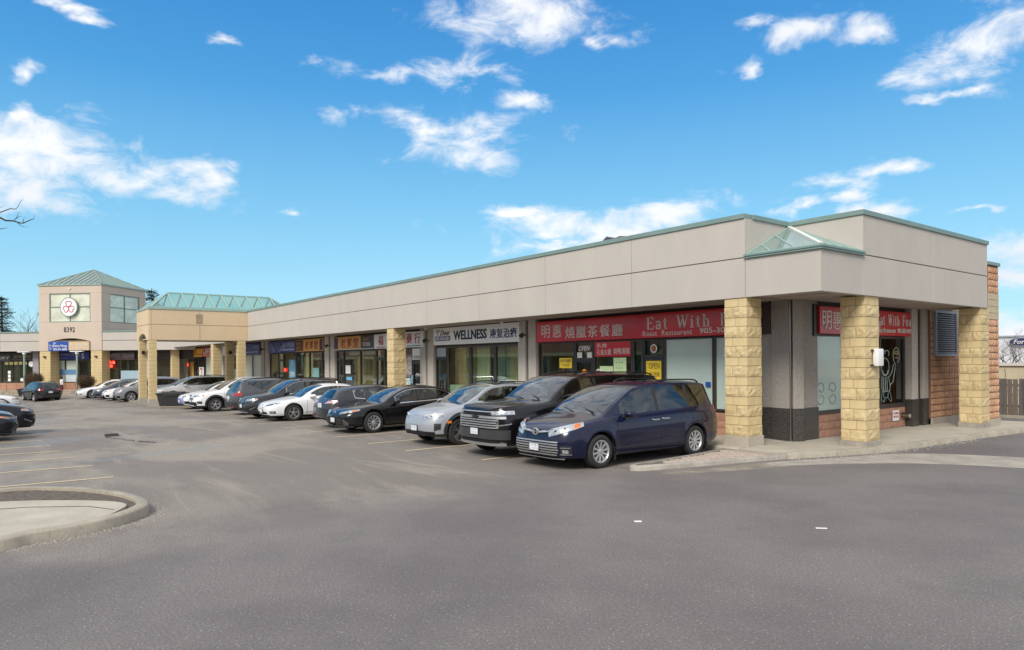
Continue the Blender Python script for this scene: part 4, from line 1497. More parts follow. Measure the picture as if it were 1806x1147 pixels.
put_text('neon_tube', 'OPEN', -7.72, -7.20, 2.53, 2.70, SPX - .07, WHITES, o, slant=.05)
o = empty('window_sticker', label='round red and white sticker low in the restaurant window', cat='sticker')
MB().lathe([(0.0, -.012), (.13, -.012), (.13, 0)], 20, c=(-6.78, SPX - .055, 1.80)).build('disc', WHITES, o)
MB().lathe([(0.0, -.018), (.09, -.018), (.09, 0)], 20, c=(-6.78, SPX - .055, 1.80)).build('disc_print', REDT, o)
o = empty('window_sticker', label='round bird emblem sticker on the transom above the yellow OPEN sign', cat='sticker')
MB().lathe([(0.0, -.012), (.13, -.012), (.13, 0)], 20, c=(-4.42, SPX - .055, 2.55)).build('disc', WHITES, o)
MB().lathe([(0.0, -.018), (.10, -.018), (.10, 0)], 12, c=(-4.42, SPX - .055, 2.55)).build('disc_print', mat('print_rust', (.42, .13, .05)), o)
o = empty('lucky_lantern', label='orange paper figure on the dark restaurant door', cat='decoration')
MB().lathe([(0, -.02), (.12, -.02), (.12, 0)], 14, c=(-7.45, SPX - .06, 1.80)).build('disc', mat('paper_orange', (.80, .28, .03)), o)
poster('dark blue sticker on the post between restaurant windows', -2.55, -2.38, 1.45, 1.58, BLUE2, name='sticker')
# other shops
poster('tall blue OPEN banner in the shop window under the blue wave board', -34.85, -33.75, 1.25, 2.42, mat('banner_blue', (.10, .28, .42), rough=.5), lines=[('OPEN', -34.7, -33.9, 1.35, 1.65), ('5', -34.4, -34.2, 2.1, 2.35)], lm=CREAM, name='banner')
poster('white characters sheet with four columns behind the herbal shop window', -19.9, -19.05, 1.55, 2.55, mat('print_grey_red', (.28, .20, .20)), lines=[('參茸海味', -19.85, -19.45, 1.6, 2.5), ('燕窩花膠', -19.4, -19.08, 1.6, 2.5)], lm=CREAM)
poster('white sign with an arch over the herbal shop door', -19.0, -18.2, 2.3, 2.82, WHITE, lines=[('長春堂', -18.9, -18.3, 2.36, 2.5)], lm=INK)
poster('pale leaflet board low in the herbal shop window', -19.95, -19.2, .95, 1.45, mat('leaflet_mix', (.55, .65, .60), var=.5, vscale=9))
poster('blue and white leaflets beside the leaflet board in herbal window', -19.15, -18.95, 1.2, 1.6, mat('leaflet_blue', (.25, .48, .62), var=.3, vscale=9))
poster('small white notice beside the beauty shop door', -26.3, -25.7, 1.60, 2.05, WHITE, name='notice')
poster('small sky blue sticker low in the beauty shop window', -26.2, -25.5, 1.25, 1.42, mat('sky_blue', (.15, .45, .7)), name='sticker')
poster('teal notice in the right window under the orange board', -30.9, -30.0, 1.2, 1.9, mat('notice_teal', (.20, .42, .42)), name='notice')
poster('amber poster left in the snack shop window under the canopy', -60.3, -58.9, .9, 2.4, mat('poster_amber', (.70, .40, .12)))
poster('white and red seven poster in the snack shop window', -57.0, -55.4, .5, 1.9, WHITE, lines=[('7', -56.6, -55.8, .9, 1.8)], lm=REDT)
poster('grey blue notice on the clinic transom', -16.85, -16.1, 2.42, 2.80, mat('notice_grey', (.33, .36, .40)), name='notice')
o = empty('neon_sign', label='small red lit neon sign between the shop doors under the canopy', cat='neon sign')
MB().lathe([(.0, -.02), (.16, -.02), (.16, 0)], 10, c=(-60.7, FY + .1, 2.1)).build('lamp', mat('neon_red', (1, .05, .03), emit=1.2), o)
o = empty('neon_sign', label='small red lit neon flower in the shop door beside the blue banner', cat='neon sign')
MB().lathe([(.0, -.02), (.13, -.02), (.13, 0)], 8, c=(-35.6, SPX - .06, 1.75)).build('lamp', MATS['neon_red'], o)

# neon chef figure in the side window: plain tubes
o = empty('neon_sign', label='unlit neon outline of a waving chef with a hamburger in the side window', cat='neon sign')
NEON = mat('neon_tube_pale', (.55, .66, .58), rough=.3)
mq = lambda y, z: (.135, y, z)
circ = lambda cy, cz, ry, rz, a0=0, a1=360, n=14: [(cy + ry * math.cos(R_(a0 + (a1 - a0) * i / n)), cz + rz * math.sin(R_(a0 + (a1 - a0) * i / n))) for i in range(n + 1)]
strokes('tube', [circ(6.72, 1.95, .24, .26), circ(6.72, 1.86, .16, .14, 180, 360), circ(6.60, 2.3, .12, .14, 20, 200), circ(6.82, 2.32, .13, .12, -20, 170), [(6.52, 1.70), (6.50, 1.35), (6.56, 1.22), (6.98, 1.24), (7.02, 1.4), (6.92, 1.68)],
                 [(6.98, 1.66), (7.14, 1.8), (7.22, 2.0), (7.36, 2.05), (7.34, 1.9), (7.2, 1.5), (7.02, 1.42)], circ(7.42, 2.28, .20, .24, -60, 240), [(6.62, 1.66), (6.60, 1.25)], [(6.72, 1.66), (6.71, 1.25)], [(6.82, 1.67), (6.83, 1.25)]], .009, NEON, o, mapf=mq)
strokes('tube', [[(6.52, 1.2), (6.46, .98), (6.60, .92), (6.70, 1.05), (6.86, 1.05), (7.06, .92), (7.1, 1.0), (7.0, 1.22)], [(6.6, 1.2), (6.62, 1.05)], [(6.9, 1.2), (6.86, 1.05)]], .009, mat('neon_tube_teal', (.25, .42, .40), rough=.3), o, mapf=mq)
strokes('tube', [circ(7.42, 2.34, .11, .07, 0, 180), [(7.31, 2.33), (7.53, 2.33)], [(7.34, 2.22), (7.5, 2.22)]], .012, mat('neon_tube_amber', (.70, .45, .10), rough=.3), o, mapf=mq)
# etched swirls on the frosted side windows
ETCH = mat('etched_swirl', (.24, .34, .32), rough=.4)
for y0 in (3.25, 3.85, 5.0, 5.6):
    pts = [[(y0 + .20 * math.cos(a) * (1 - i * .035), 1.42 + .17 * math.sin(a) * (1 - i * .035)) for i, a in enumerate([R_(200 - 24 * q) for q in range(16)])],
           [(y0 + .20 * math.cos(a) * (1 - i * .035), 1.14 + .17 * math.sin(a) * (1 - i * .035)) for i, a in enumerate([R_(160 + 24 * q) for q in range(16)])]]
    strokes('etched_swirl', pts, .013, ETCH, mall, mapf=lambda y, z: (.068, y, z))

# white cabinet on the column, fire connection and notice
o = empty('utility_box', label='white rounded sign box bracketed to the side of the middle corner column', cat='box')
MB().box(1.855, 1.99, 2.32, 2.60, 2.02, 2.43).build('cabinet', WHITEP, o, bevel=.03, smooth=40)
for z in (2.04, 2.39):
    MB().box(1.83, 1.90, 2.262, 2.298, z - .02, z + .02).build('bracket', BLACKM, o)
s = empty('notice', label='small white notice with red print on the rust stone wall', cat='notice')
MB().box(.125, .135, 7.18, 7.58, .34, .65).build('sheet', WHITES, s)
put_text('lettering', 'NO PARKING', 7.22, 7.54, .53, .59, .137, REDT, s, axis='y', thick=.003)
put_text('lettering', 'FIRE LANE', 7.22, 7.54, .43, .49, .137, REDT, s, axis='y', thick=.003)
o = empty('fire_hose_inlet', label='brass twin fire hose inlet on the rust stone wall beside the notice', cat='fire connection')
BR = mat('old_brass', (.22, .17, .11), rough=.4, metal=.8)
mb = MB()
for yy in (7.85, 8.0):
    mb.tube([(.10, yy, .47), (.24, yy + .02, .45)], [.06, .055], 12)
mb.build('coupling', BR, o)
MB().tube([(.24, 8.0 + .02, .45), (.27, 8.022, .448)], .062, 12).build('cap', mat('cap_grey', (.4, .38, .36)), o)
MB().box(.10, .13, 7.76, 8.09, .40, .56).build('plate', BR, o)
# floodlights on the pilasters
for (x, lab) in ((-10.45, 'between the clinic board and the red restaurant board'), (-17.35, 'left of the white clinic board'), (-28.1, 'left of the nearer orange board'), (-39.2, 'left of the blue wave board'), (-49.9, 'beside the red LIFE board under the canopy')):
    o = empty('floodlight', label='small black floodlight on a shop pilaster ' + lab, cat='lamp')
    MB().bar((x, SPX - .16, 3.15), (x + .03, SPX - .36, 3.18), .04).build('arm', BLACKM, o)
    MB().tube([(x + .03, SPX - .34, 3.2), (x + .10, SPX - .46, 3.12)], [.05, .09], 10).build('lamp_head', BLACKM, o)
for (x, lab) in ((-11.6, 'above the right end of the white clinic board'), (-17.2, 'above the left end of the white clinic board')):
    o = empty('security_camera', label='tiny white dome camera under the overhang ' + lab, cat='camera')
    MB().lathe([(.0, -.09), (.05, -.07), (.065, 0), (.0, 0)], 12, axis='z', c=(x, 1.5, ZS + .03)).build('dome', WHITEP, o, smooth=40)
# rooftop hood
o = empty('roof_vent', label='dark peaked metal vent hood just above the parapet', cat='vent')
mb = MB()
mb.prism([(-6.1, 1.6), (-5.3, 1.6), (-5.3, 2.3), (-6.1, 2.3)], 5.2, 5.95)
mb.build('hood_base', mat('vent_dark', (.07, .035, .035), rough=.6), o)
mb = MB(); mb.v = [(-6.15, 1.5, 5.95), (-5.2, 1.5, 5.95), (-5.2, 2.4, 5.95), (-6.15, 2.4, 5.95), (-5.85, 1.9, 6.16), (-5.2, 1.9, 6.06)]
mb.f = [(0, 1, 5, 4), (1, 2, 5), (2, 3, 4, 5), (3, 0, 4), (3, 2, 1, 0)]
mb.build('hood_cap', MATS['vent_dark'], o)
MB().obox((-6.3, 1.8, 6.05), (.16, 0, .10), (0, .2, 0), (0, 0, .012)).build('flap', ALU, o)


# ------------------------------------------------------------------ tan entrance canopy over the walkway
cz0 = -.2
cn = empty('entrance_canopy', label='tan stucco entrance canopy with green glazed skylight and stone columns', cat='canopy')
XE, XWc, YF = -37.3, -41.0, -5.85
for (z0, z1) in ((ZS, ZM - .012), (ZM + .012, ZT)):
    for a, b in ((YF + .16, -2.93), (-2.92, .0)):
        panel_y(a, b, z0, z1, x=XE, m=STUCCO_T, par=cn)
        panel_y(a, b, z0, z1, x=XWc + .16, m=STUCCO_T, par=cn)
MB().box(XWc, XE, YF, YF + .155, ZM + .012, ZT).build('fascia_panel', STUCCO_T, cn, bevel=.008)
# south face with an arched opening
arch = []
xa, xb = XWc + .62, XE - .75
cxm = (xa + xb) / 2
pts = [(XWc, ZS), (xa, ZS)] + [(cxm - (xb - xa) / 2 * math.cos(PI * i / 14), ZS + .42 * math.sin(PI * i / 14)) for i in range(1, 14)] + [(xb, ZS), (XE, ZS), (XE, ZM - .012), (XWc, ZM - .012)]
mb = MB()
n = len(pts)
mb.v = [(x, YF, z) for x, z in pts] + [(x, YF + .155, z) for x, z in pts]
mb.f = [tuple(range(n)), tuple(range(2 * n - 1, n - 1, -1))] + [(i, n + i, n + (i + 1) % n, (i + 1) % n) for i in range(n)]
mb.build('fascia_panel', STUCCO_T, cn, fixn=True)
MB().box(XE - .1, XE - .02, YF + .16, -.02, ZM - .03, ZM + .03).build('joint', MORTAR, cn)
MB().box(XWc + .1, XE - .1, YF + .03, YF + .1, ZM - .03, ZM + .03).build('joint', MORTAR, cn)
for a in ((XWc - .03, XE + .04, YF - .04, YF + .2), (XE - .2, XE + .04, YF + .204, -.04), (XWc - .03, XWc + .2, YF + .204, -.04)):
    MB().box(*a, ZT, ZT + .11).build('coping', GREENBAR, cn, bevel=.006)
MB().box(XWc + .17, XE - .17, YF + .17, .1, ZS + .05, ZS + .1).build('soffit', mat('canopy_soffit_white', (.55, .52, .46), rough=.8), cn)
for k, (a, b, c, d) in enumerate(((XE - .42, XE - .01, YF + .02, YF + .45), (-40.72, -40.30, YF + .02, YF + .45), (XE - .42, XE - .01, -.62, -.12), (-41.0, -40.5, -.42, .1))):
    stone_column(a, b, c, d, -.13, ZS, cn, 20 + k, detail=False, base=.2)
MB().box(XWc - .3, XE + 5.2, YF - .45, -.4, -.5, -.13).build('plinth', mat('dark_kerb', (.24, .21, .17), rough=.95, var=.2, vscale=2, dirt=.4), cn, bevel=.03)
for (x, y) in ((-40.28, -5.62), (-40.48, -.2)):
    MB().box(x, x + .12, y - .09, y + .09, 2.85, 3.05).build('wall_lamp', BLACKM, cn)
# stain
MB().box(XE, XE + .004, -3.15, -2.75, 4.7, 5.3).build('rain_stain', mat('stain_brown', (.33, .25, .16), rough=.95, var=.25, vscale=3), cn)
# skylight: long glazed ridge with hipped ends, rafters at every bay
sk = link('skylight', None, cn)
zr, zb = 6.72, ZT + .12
y0, y1 = YF + .15, 3.2
xr = (XE + XWc) / 2
ry0, ry1 = -4.4, 2.1
SG = glass('skylight_glass', (.66, .84, .78), refl=.9, film=(.45, .60, .54), ff=.12)
MB().bar((xr, ry0, zr), (xr, ry1, zr), .09).build('ridge_bar', GREENBAR, sk)
nb = 8
for sx in (XE - .1, XWc + .1):
    for k in range(nb + 1):
        y = ry0 + (ry1 - ry0) * k / nb
        MB().bar((sx, y, zb), (xr, y, zr), .075, .07).build('rafter', GREENBAR, sk)
    MB().bar((sx, y0, zb + .02), (sx, y1, zb + .02), .08).build('eave_bar', GREENBAR, sk)
    for k in range(nb):
        a, b = ry0 + (ry1 - ry0) * k / nb, ry0 + (ry1 - ry0) * (k + 1) / nb
        MB().poly([(sx, a, zb), (sx, b, zb), (xr, b, zr), (xr, a, zr)]).build('pane', SG, sk)
    for (ya, yb) in ((y0, ry0), (y1, ry1)):
        MB().bar((sx, ya, zb), (xr, yb, zr), .08).build('hip_bar', GREENBAR, sk)
        MB().poly([(sx, ya, zb), (sx, yb, zb), (xr, yb, zr)]).build('pane', SG, sk)
for (ya, yb) in ((y0, ry0), (y1, ry1)):
    MB().poly([(XE - .1, ya, zb), (XWc + .1, ya, zb), (xr, yb, zr)]).build('pane', SG, sk)
    for k in (1, 2, 3):
        x = XWc + (XE - XWc) * k / 4
        MB().bar((x, ya, zb), (xr + (x - xr) * .0, yb, zr), .06).build('rafter', GREENBAR, sk)

# ------------------------------------------------------------------ diagonal wing with the clock-less tower
WO = (-65.17, -7.06, 0)
WRZ = math.atan2(.7077, .7066)
wing = empty('corner_wing', WO, WRZ, label='far wing of the mall with the square tower under a green metal hip roof', cat='building')


def wb(name, x0, x1, y0, y1, z0, z1, m, par=wing, bevel=0):
    return MB().box(x0, x1, y0, y1, z0, z1).build(name, m, par, bevel=bevel)


GW = -.25
zf0, zf1, zf2 = 3.46, 4.35, 5.12
for (a, b) in ((-14, -7.1), (-7.08, -3.12), (3.12, 6.8), (6.82, 12)):
    wb('fascia_panel', a, b, 0, .2, zf0, zf1 - .02, STUCCO, bevel=.01)
    wb('fascia_panel', a, b, 0, .2, zf1 + .02, zf2, STUCCO, bevel=.01)
    wb('coping', a, b, -.05, .3, zf2, zf2 + .12, COPING)
wb('joint', -14, 12, .05, .15, zf1 - .05, zf1 + .05, MORTAR)
wb('roof', -14, -3.12, .2, 9, 4.8, 4.9, ROOFM); wb('roof', 3.12, 12, .2, 9, 4.8, 4.9, ROOFM)
wb('soffit', -14, 12, .2, 2, zf0 + .05, zf0 + .1, SOFFIT)
wb('inner_wall', -14, 12, 4.6, 4.8, GW, 4.8, INTER)
wb('walkway', -14, 12, -1.4, 4.6, GW - .3, GW + .12, CONC)
# tower shell
tz = 9.42
aw = 1.98


def tower_face(nm):
    pts = [(-3.1, zf0), (-aw, zf0), (-aw, 4.32)] + [(-aw + 2 * aw * i / 12, 4.32 + .27 * math.sin(PI * i / 12)) for i in range(1, 12)] + [(aw, 4.32), (aw, zf0), (3.1, zf0), (3.1, 6.05), (-3.1, 6.05)]
    mb = MB(); n = len(pts)
    mb.v = [(x, -.06, z) for x, z in pts] + [(x, .3, z) for x, z in pts]
    mb.f = [tuple(range(n)), tuple(range(2 * n - 1, n - 1, -1))] + [(i, n + i, n + (i + 1) % n, (i + 1) % n) for i in range(n)]
    mb.build(nm, STUCCO_W, wing, fixn=True)


tower_face('tower_wall')
for (a, b, c, d) in ((-3.1, -2.06, 6.06, 8.66), (2.02, 3.1, 6.06, 8.66), (-3.1, 3.1, 8.67, tz)):
    wb('tower_wall', a, b, -.06, .3, c, d, STUCCO_W)
wb('tower_joint', -3.08, 3.08, -.02, .2, 4.30, 4.36, MORTAR); 
for (a, b, c, d) in ((.302, 1.0, 6.06, 8.66), (5.2, 6.14, 6.06, 8.66), (.302, 6.14, 8.67, tz), (.302, 6.14, 4.9, 6.05)):
    wb('tower_wall', 2.8, 3.1, a, b, c, d, STUCCO_W)
wb('tower_wall', -3.1, -2.8, .302, 5.9, 4.9, tz, STUCCO_W)
wb('tower_wall', -2.79, 2.79, 5.9, 6.14, 4.9, tz, STUCCO_W)
# tower windows 2 x 2
TW = mat('tower_glazing', (.62, .63, .49), rough=.18, coat=1, var=.25, vscale=.8, stretch=(1, 1, 1.6), spec=.8)


def tower_window(x0, x1, z0, z1, face, cols=2):
    w = link('window', None, wing)
    fr = MB()
    xm = (x0 + x1) / 2; zm_ = (z0 + z1) / 2 + .08
    def bx(a, b, c, d, e0, e1, mbb):
        if face == 'f': mbb.box(a, b, e0, e1, c, d)
        else: mbb.box(3.1 - e1 - .06, 3.1 - e0 - .06, a, b, c, d)
    for (a, b, c, d) in ((x0, x0 + .07, z0, z1), (x1 - .07, x1, z0, z1), (x0 + .07, x1 - .07, z0, z0 + .07), (x0 + .07, x1 - .07, z1 - .07, z1), (xm - .035, xm + .035, z0 + .07, z1 - .07), (x0 + .07, x1 - .07, zm_ - .035, zm_ + .035)):
        bx(a, b, c, d, -.04, .10, fr)
    fr.build('frame', mat('verdigris_frame', (.20, .27, .22), rough=.5), w)
    for (a, b) in ((x0 + .07, xm - .035), (xm + .035, x1 - .07)):
        for (c, d) in ((z0 + .07, zm_ - .035), (zm_ + .035, z1 - .07)):
            mbb = MB(); bx(a, b, c, d, .02, .06, mbb); mbb.build('pane', TW, w)


tower_window(-2.05, 2.0, 6.06, 8.66, 'f')
tower_window(1.02, 5.18, 6.06, 8.66, 's')
# hip roof in standing seam metal
SEAM = mat('pale_green_roof_metal', (.30, .36, .32), rough=.35, metal=.5, var=.1, vscale=1)
ap_ = (0, 3.04, 11.15)
cn4 = [(-3.18, -.14), (3.18, -.14), (3.18, 6.22), (-3.18, 6.22)]
rf = link('hip_roof', None, wing)
for i in range(4):
    a, b = cn4[i], cn4[(i + 1) % 4]
    MB().poly([(a[0], a[1], tz + .03), (b[0], b[1], tz + .03), ap_]).build('roof_slope', SEAM, rf)
    for k in range(1, 12):
        t = k / 12
        e = Vector((a[0] + (b[0] - a[0]) * t, a[1] + (b[1] - a[1]) * t, tz + .05))
        inw = Vector((ap_[0] - (a[0] + b[0]) / 2, ap_[1] - (a[1] + b[1]) / 2, ap_[2] - tz - .03))
        h = 1 - abs(2 * t - 1)
        MB().bar(e, e + inw * h, .05, .06).build('seam', COPING, rf)
    MB().bar((a[0], a[1], tz + .05), ap_, .12, .08).build('hip_cap', SEAM, rf)
wb('coping', -3.18, 3.18, -.14, -.065, tz - .06, tz + .03, GREENBAR)
wb('coping', 3.105, 3.18, -.06, 6.2, tz - .06, tz + .03, GREENBAR)
wb('tower_lamp', -.08, .08, -.16, -.07, 9.02, 9.14, WHITEP)
# round blossom sign
s = empty('round_sign', WO, WRZ, label='round white sign with a pink three petal blossom on the tower window', cat='sign')
MB().lathe([(0, -.14), (.82, -.14), (.85, -.10), (.85, -.04), (0, -.04)], 36, c=(.0, -.08, 7.40)).build('disc', mat('sign_white_bright', (.80, .80, .80), rough=.4), s, smooth=40)
MB().lathe([(.80, -.145), (.87, -.145), (.87, -.03), (.80, -.03)], 36, c=(.0, -.08, 7.40)).build('rim', mat('verdigris_frame', (.2, .27, .22)), s, smooth=40)
PINK = mat('print_pink', (.62, .12, .18), rough=.5)
pet = []
for a0 in (90, 212, 328):
    ux, uz = math.cos(R_(a0)), math.sin(R_(a0))
    pts = []
    for i in range(17):
        t = i / 16 * 2 * PI
        rr_ = .31 + .27 * math.cos(t)
        wd = .27 * math.sin(t) * (1.0 + .25 * math.cos(t))
        dip = .08 * math.exp(-((t if t < PI else 2 * PI - t) / .35) ** 2)
        rr_ -= dip
        pts.append((ux * rr_ - uz * wd, 7.40 + uz * rr_ + ux * wd))
    pet.append(pts)
strokes('blossom', pet, .032, PINK, s, mapf=lambda x, z: (x, -.235, z))
s = empty('street_number', WO, WRZ, label='black number 8392 on the tower front', cat='number')
put_text('digits', '8392', -.60, .48, 5.14, 5.60, -.075, INK, s, bold=.008, spacing=1.1)


WO1 = (WO[0] - math.cos(WRZ), WO[1] - math.sin(WRZ), 0)      # the recessed shop fronts stand a metre further along


def wsign(label, x0, x1, z0, z1, m, y=.0, d=.12):
    s = empty('shop_sign', WO1 if y > 1 else WO, WRZ, label=label, cat='sign')
    MB().box(x0, x1, y - d, y, z0, z1).build('panel', m, s)
    return s


s = wsign('bright blue dentist sign with white lettering in the tower arch', -2.05, -.06, 3.44, 4.30, BLUE2, y=-.09)
put_text('lettering', 'Dr.', -1.55, -1.2, 4.05, 4.24, -.215, CREAM, s)
put_text('lettering', 'Danny Wong', -1.55, -.22, 3.74, 4.02, -.215, CREAM, s, bold=.01)
put_text('lettering', '905-471-6008', -1.55, -.22, 3.50, 3.70, -.215, CREAM, s, bold=.01)
strokes('emblem', [[(-1.95, 4.0), (-1.85, 3.95), (-1.9, 3.7), (-1.8, 3.55)], [(-1.72, 3.95), (-1.6, 3.9), (-1.68, 3.7)]], .03, CREAM, s, mapf=lambda x, z: (x, -.215, z))
s = wsign('beige clinic sign with faint white lettering in the tower arch', -.04, 1.96, 3.50, 4.28, mat('sign_beige', (.60, .45, .28), rough=.5), y=-.09)
put_text('lettering', 'Dr. Young Chen', .15, 1.85, 3.88, 4.10, -.215, CREAM, s)
put_text('lettering', '中醫診所', .7, 1.5, 3.6, 3.8, -.215, CREAM, s)
s = wsign('dark navy dentist sign board above the tower windows', -1.46, 1.94, 2.68, 3.36, BLUE, y=1.2)
put_text('lettering', 'Dr. Danny Wong', -1.4, 1.0, 2.95, 3.30, 1.075, mat('print_silver', (.35, .35, .40)), s)
put_text('lettering', 'Family Dentistry', -1.4, -.2, 2.76, 2.88, 1.075, MATS['print_silver'], s)
put_text('lettering', 'S', 1.2, 1.45, 2.75, 3.25, 1.075, CREAM, s)
s = wsign('bronze shop sign with cursive silver lettering right of the tower', 3.55, 6.45, 2.62, 3.26, mat('sign_bronze', (.14, .10, .085), rough=.4), y=1.2)
put_text('lettering', 'MRS. Style', 3.8, 6.3, 2.72, 3.2, 1.075, MATS['print_silver'], s, slant=.2)
s = wsign('dark green shop sign with gold outline left of the tower', -6.0, -3.6, 2.62, 3.3, mat('sign_dark_green', (.015, .022, .015), rough=.4), y=1.2)
put_text('lettering', 'NEW WORLD FOOD', -5.7, -3.9, 2.85, 3.1, 1.075, mat('print_gold', (.35, .30, .18)), s)
strokes('sign_outline', [[(-5.9, 2.7), (-3.7, 2.7), (-3.7, 3.24), (-5.9, 3.24), (-5.9, 2.7)]], .012, MATS['print_gold'], s, mapf=lambda x, z: (x, 1.07, z))
s = wsign('black shop sign with white lettering at the left edge of the picture', -9.0, -6.05, 2.55, 3.3, DARKS, y=1.2)
put_text('lettering', 'BAKERY', -8.6, -6.2, 2.75, 3.0, 1.075, CREAM, s, slant=.1)
s = empty('led_sign', WO1, WRZ, label='red lit LED sign with two lines in the window right of the tower', cat='sign')
MB().box(3.35, 4.55, 1.12, 1.2, 1.85, 2.60).build('screen', mat('led_dark_red', (.20, .0, .0), emit=.12), s)
LED = mat('led_red', (1, .10, .06), emit=2.2)
put_text('digits', 'TOSO-36', 3.40, 4.50, 2.25, 2.52, 1.115, LED, s)
put_text('digits', '6:20', 3.55, 4.25, 1.92, 2.18, 1.115, LED, s)


def wwin(x0, x1, z0, z1, pane, y=1.25):
    w = link('window', None, wing, (-1, 0, 0))
    mb = MB()
    mb.box(x0, x0 + .06, y, y + .1, z0, z1); mb.box(x1 - .06, x1, y, y + .1, z0, z1); mb.box(x0 + .06, x1 - .06, y, y + .1, z0, z0 + .06); mb.box(x0 + .06, x1 - .06, y, y + .1, z1 - .06, z1)
    mb.build('frame', BRONZE, w)
    MB().box(x0 + .06, x1 - .06, y + .04, y + .05, z0 + .06, z1 - .06).build('pane', pane, w)


wb('sign_band', -14, 12, 1.25, 1.4, 2.66, zf0 + .05, DARKWALL)
for (a, b) in ((-13.5, -11.2), (-11.15, -9.2), (-9.15, -7.2), (-7.15, -6.1), (-6.05, -4.6)):
    wwin(a, b, .56, 2.64, GL_SHOP)
wwin(-4.55, -3.6, .0, 2.64, GL_SHOP)
for (a, b) in ((-1.42, -.6), (-.57, .75), (.78, 1.92)):
    wwin(a, b, .56, 2.64, FROST2 if b < .8 else GL_SHOP)
wwin(3.4, 4.7, -.1, 1.6, GL_SHOP); wwin(3.4, 4.7, 1.62, 2.64, GL_SHOP); wwin(4.75, 5.7, .3, 2.64, GL_SHOP); wwin(5.72, 7.5, .3, 2.64, GL_SHOP)
wb('window_film', 4.0, 6.5, 1.23, 1.245, .4, 1.62, mat('film_pale_blue', (.35, .48, .55), rough=.4))
wb('window_film', -2.38, -.28, 1.22, 1.245, 1.3, 1.75, mat('film_mid_blue', (.12, .24, .42), rough=.4))
wb('window_film', -1.55, -.28, 1.21, 1.219, .62, 1.28, mat('film_white', (.55, .60, .64), rough=.4))
for a, b in ((-14.5, -5.6), (-2.42, .95)):
    s_ = link('sill_wall', None, wing)
    for k in range(3):
        x = a + .01
        while x < b - .05:
            w = min(.98, b - x)
            MB().box(x, x + w - .015, 1.12, 1.3, GW + .12 + k * .225, GW + .33 + k * .225).build('stone', RUST2, s_)
            x += 1.0
wb('pilaster', -4.6, -4.0, .9, 1.5, GW, zf0 + .05, mat('lilac_grey_slab', (.30, .28, .29), rough=.8))
wb('pilaster', 6.5, 7.2, .9, 1.5, GW, zf0 + .05, PEBBLE2)
for k, (a, b, c, d) in enumerate(((-3.08, -2.02, -.02, 1.05), (2.0, 3.06, -.02, 1.05))):
    stone_column(a, b, c, d, GW + .12, zf0, wing, 30 + k, detail=False, base=.1)
    wb('wall_lamp', (a + b) / 2 - .08, (a + b) / 2 + .1, -.16, -.03, 2.85, 3.0, BLACKM)
# window goods and papers
for (x, z, m) in ((-6.1, .72, WHITE), (-6.1, 1.08, WHITE), (-6.1, 1.4, WHITE), (-4.95, .8, WHITE), (-4.2, 1.75, WHITE)):
    pass
s = empty('round_sign', WO1, WRZ, label='oval white window logo left of the tower', cat='sign')
MB().lathe([(0, -.02), (.26, -.02), (.26, 0)], 20, c=(-4.05, 1.24, 2.3)).build('disc', WHITES, s)
for k, (x, z, lab) in enumerate(((-6.3, .85, 'lowest white sheet in the bakery window column'), (-6.3, 1.2, 'middle white sheet in the bakery window column'), (-6.3, 1.55, 'top white sheet in the bakery window column'), (-5.0, .85, 'single white sheet low in the window left of the far bush'))):
    s = empty('notice', WO1, WRZ, label=lab, cat='notice')
    MB().box(x - .14, x + .14, 1.21, 1.235, z - .15, z + .12).build('sheet', WHITE, s)
for k in range(5):
    s = empty('menu_card', WO1, WRZ, label=('first', 'second', 'third', 'fourth', 'fifth')[k] + ' amber menu card from the left under the far left shop sign', cat='menu card', group='menu cards in the far left shop window')
    MB().box(-6.75 + k * .48, -6.4 + k * .48, 1.21, 1.235, 2.25, 2.52).build('sheet', mat('card_amber', (.42, .36, .16), rough=.6), s)


# planters with stone edging, bushes, lamp posts, bins in front of the wing
def to_w(x, y, z=0):
    c, s_ = math.cos(WRZ), math.sin(WRZ)
    return Vector((WO[0] + c * x - s_ * y, WO[1] + s_ * x + c * y, z))


PST = mat('planter_stone', (.36, .30, .22), rough=.95, bump=.02, bscale=12, var=.25, vscale=4, dirt=.3)
for (x0, x1, lab) in ((-7.6, -.9, 'low stone planter wall left of the tower entrance'), (2.0, 9.2, 'low stone planter wall in front of the tower')):
    p = empty('planter', WO, WRZ, label=lab, cat='planter')
    r = random.Random(int(x0 * 3))
    for row in range(3):
        x = x0
        while x < x1:
            w = r.uniform(.25, .5)
            MB().box(x, min(x + w - .02, x1), -3.9 + r.uniform(-.02, .02), -3.6, -.42 + row * .17, -.27 + row * .17).build('stone', PST, p)
            x += w
    MB().box(x0, x1, -3.6, -1.5, -.4, .02).build('soil', DIRT, p)
MB_ = MB(); MB_.box(-12, 12, -4.3, -1.4, -.7, -.30)
tag(MB_.build('pavement', CONC3, loc=WO), kind='structure').rotation_euler.z = WRZ
for (x, lab) in ((-2.33, 'pale green lamp post with flat head left of the tower'), (2.70, 'pale green lamp post with flat head in front of the tower')):
    q = to_w(x, -2.6)
    lp = empty('street_lamp', (q.x, q.y, -.3), WRZ, label=lab, cat='lamp post')
    GP = mat('pale_green_post', (.28, .36, .28), rough=.5)
    MB().tube([(0, 0, 0), (0, 0, 3.55)], .075, 8).build('post', GP, lp)
    MB().lathe([(0, 3.38), (.13, 3.42), (.15, 3.52), (.10, 3.6), (0, 3.6)], 12, axis='z').build('lamp_globe', WHITEP, lp, smooth=40)
    MB().box(-.55, .55, -.16, .16, 3.61, 3.69).build('lamp_cap', WHITEP, lp)


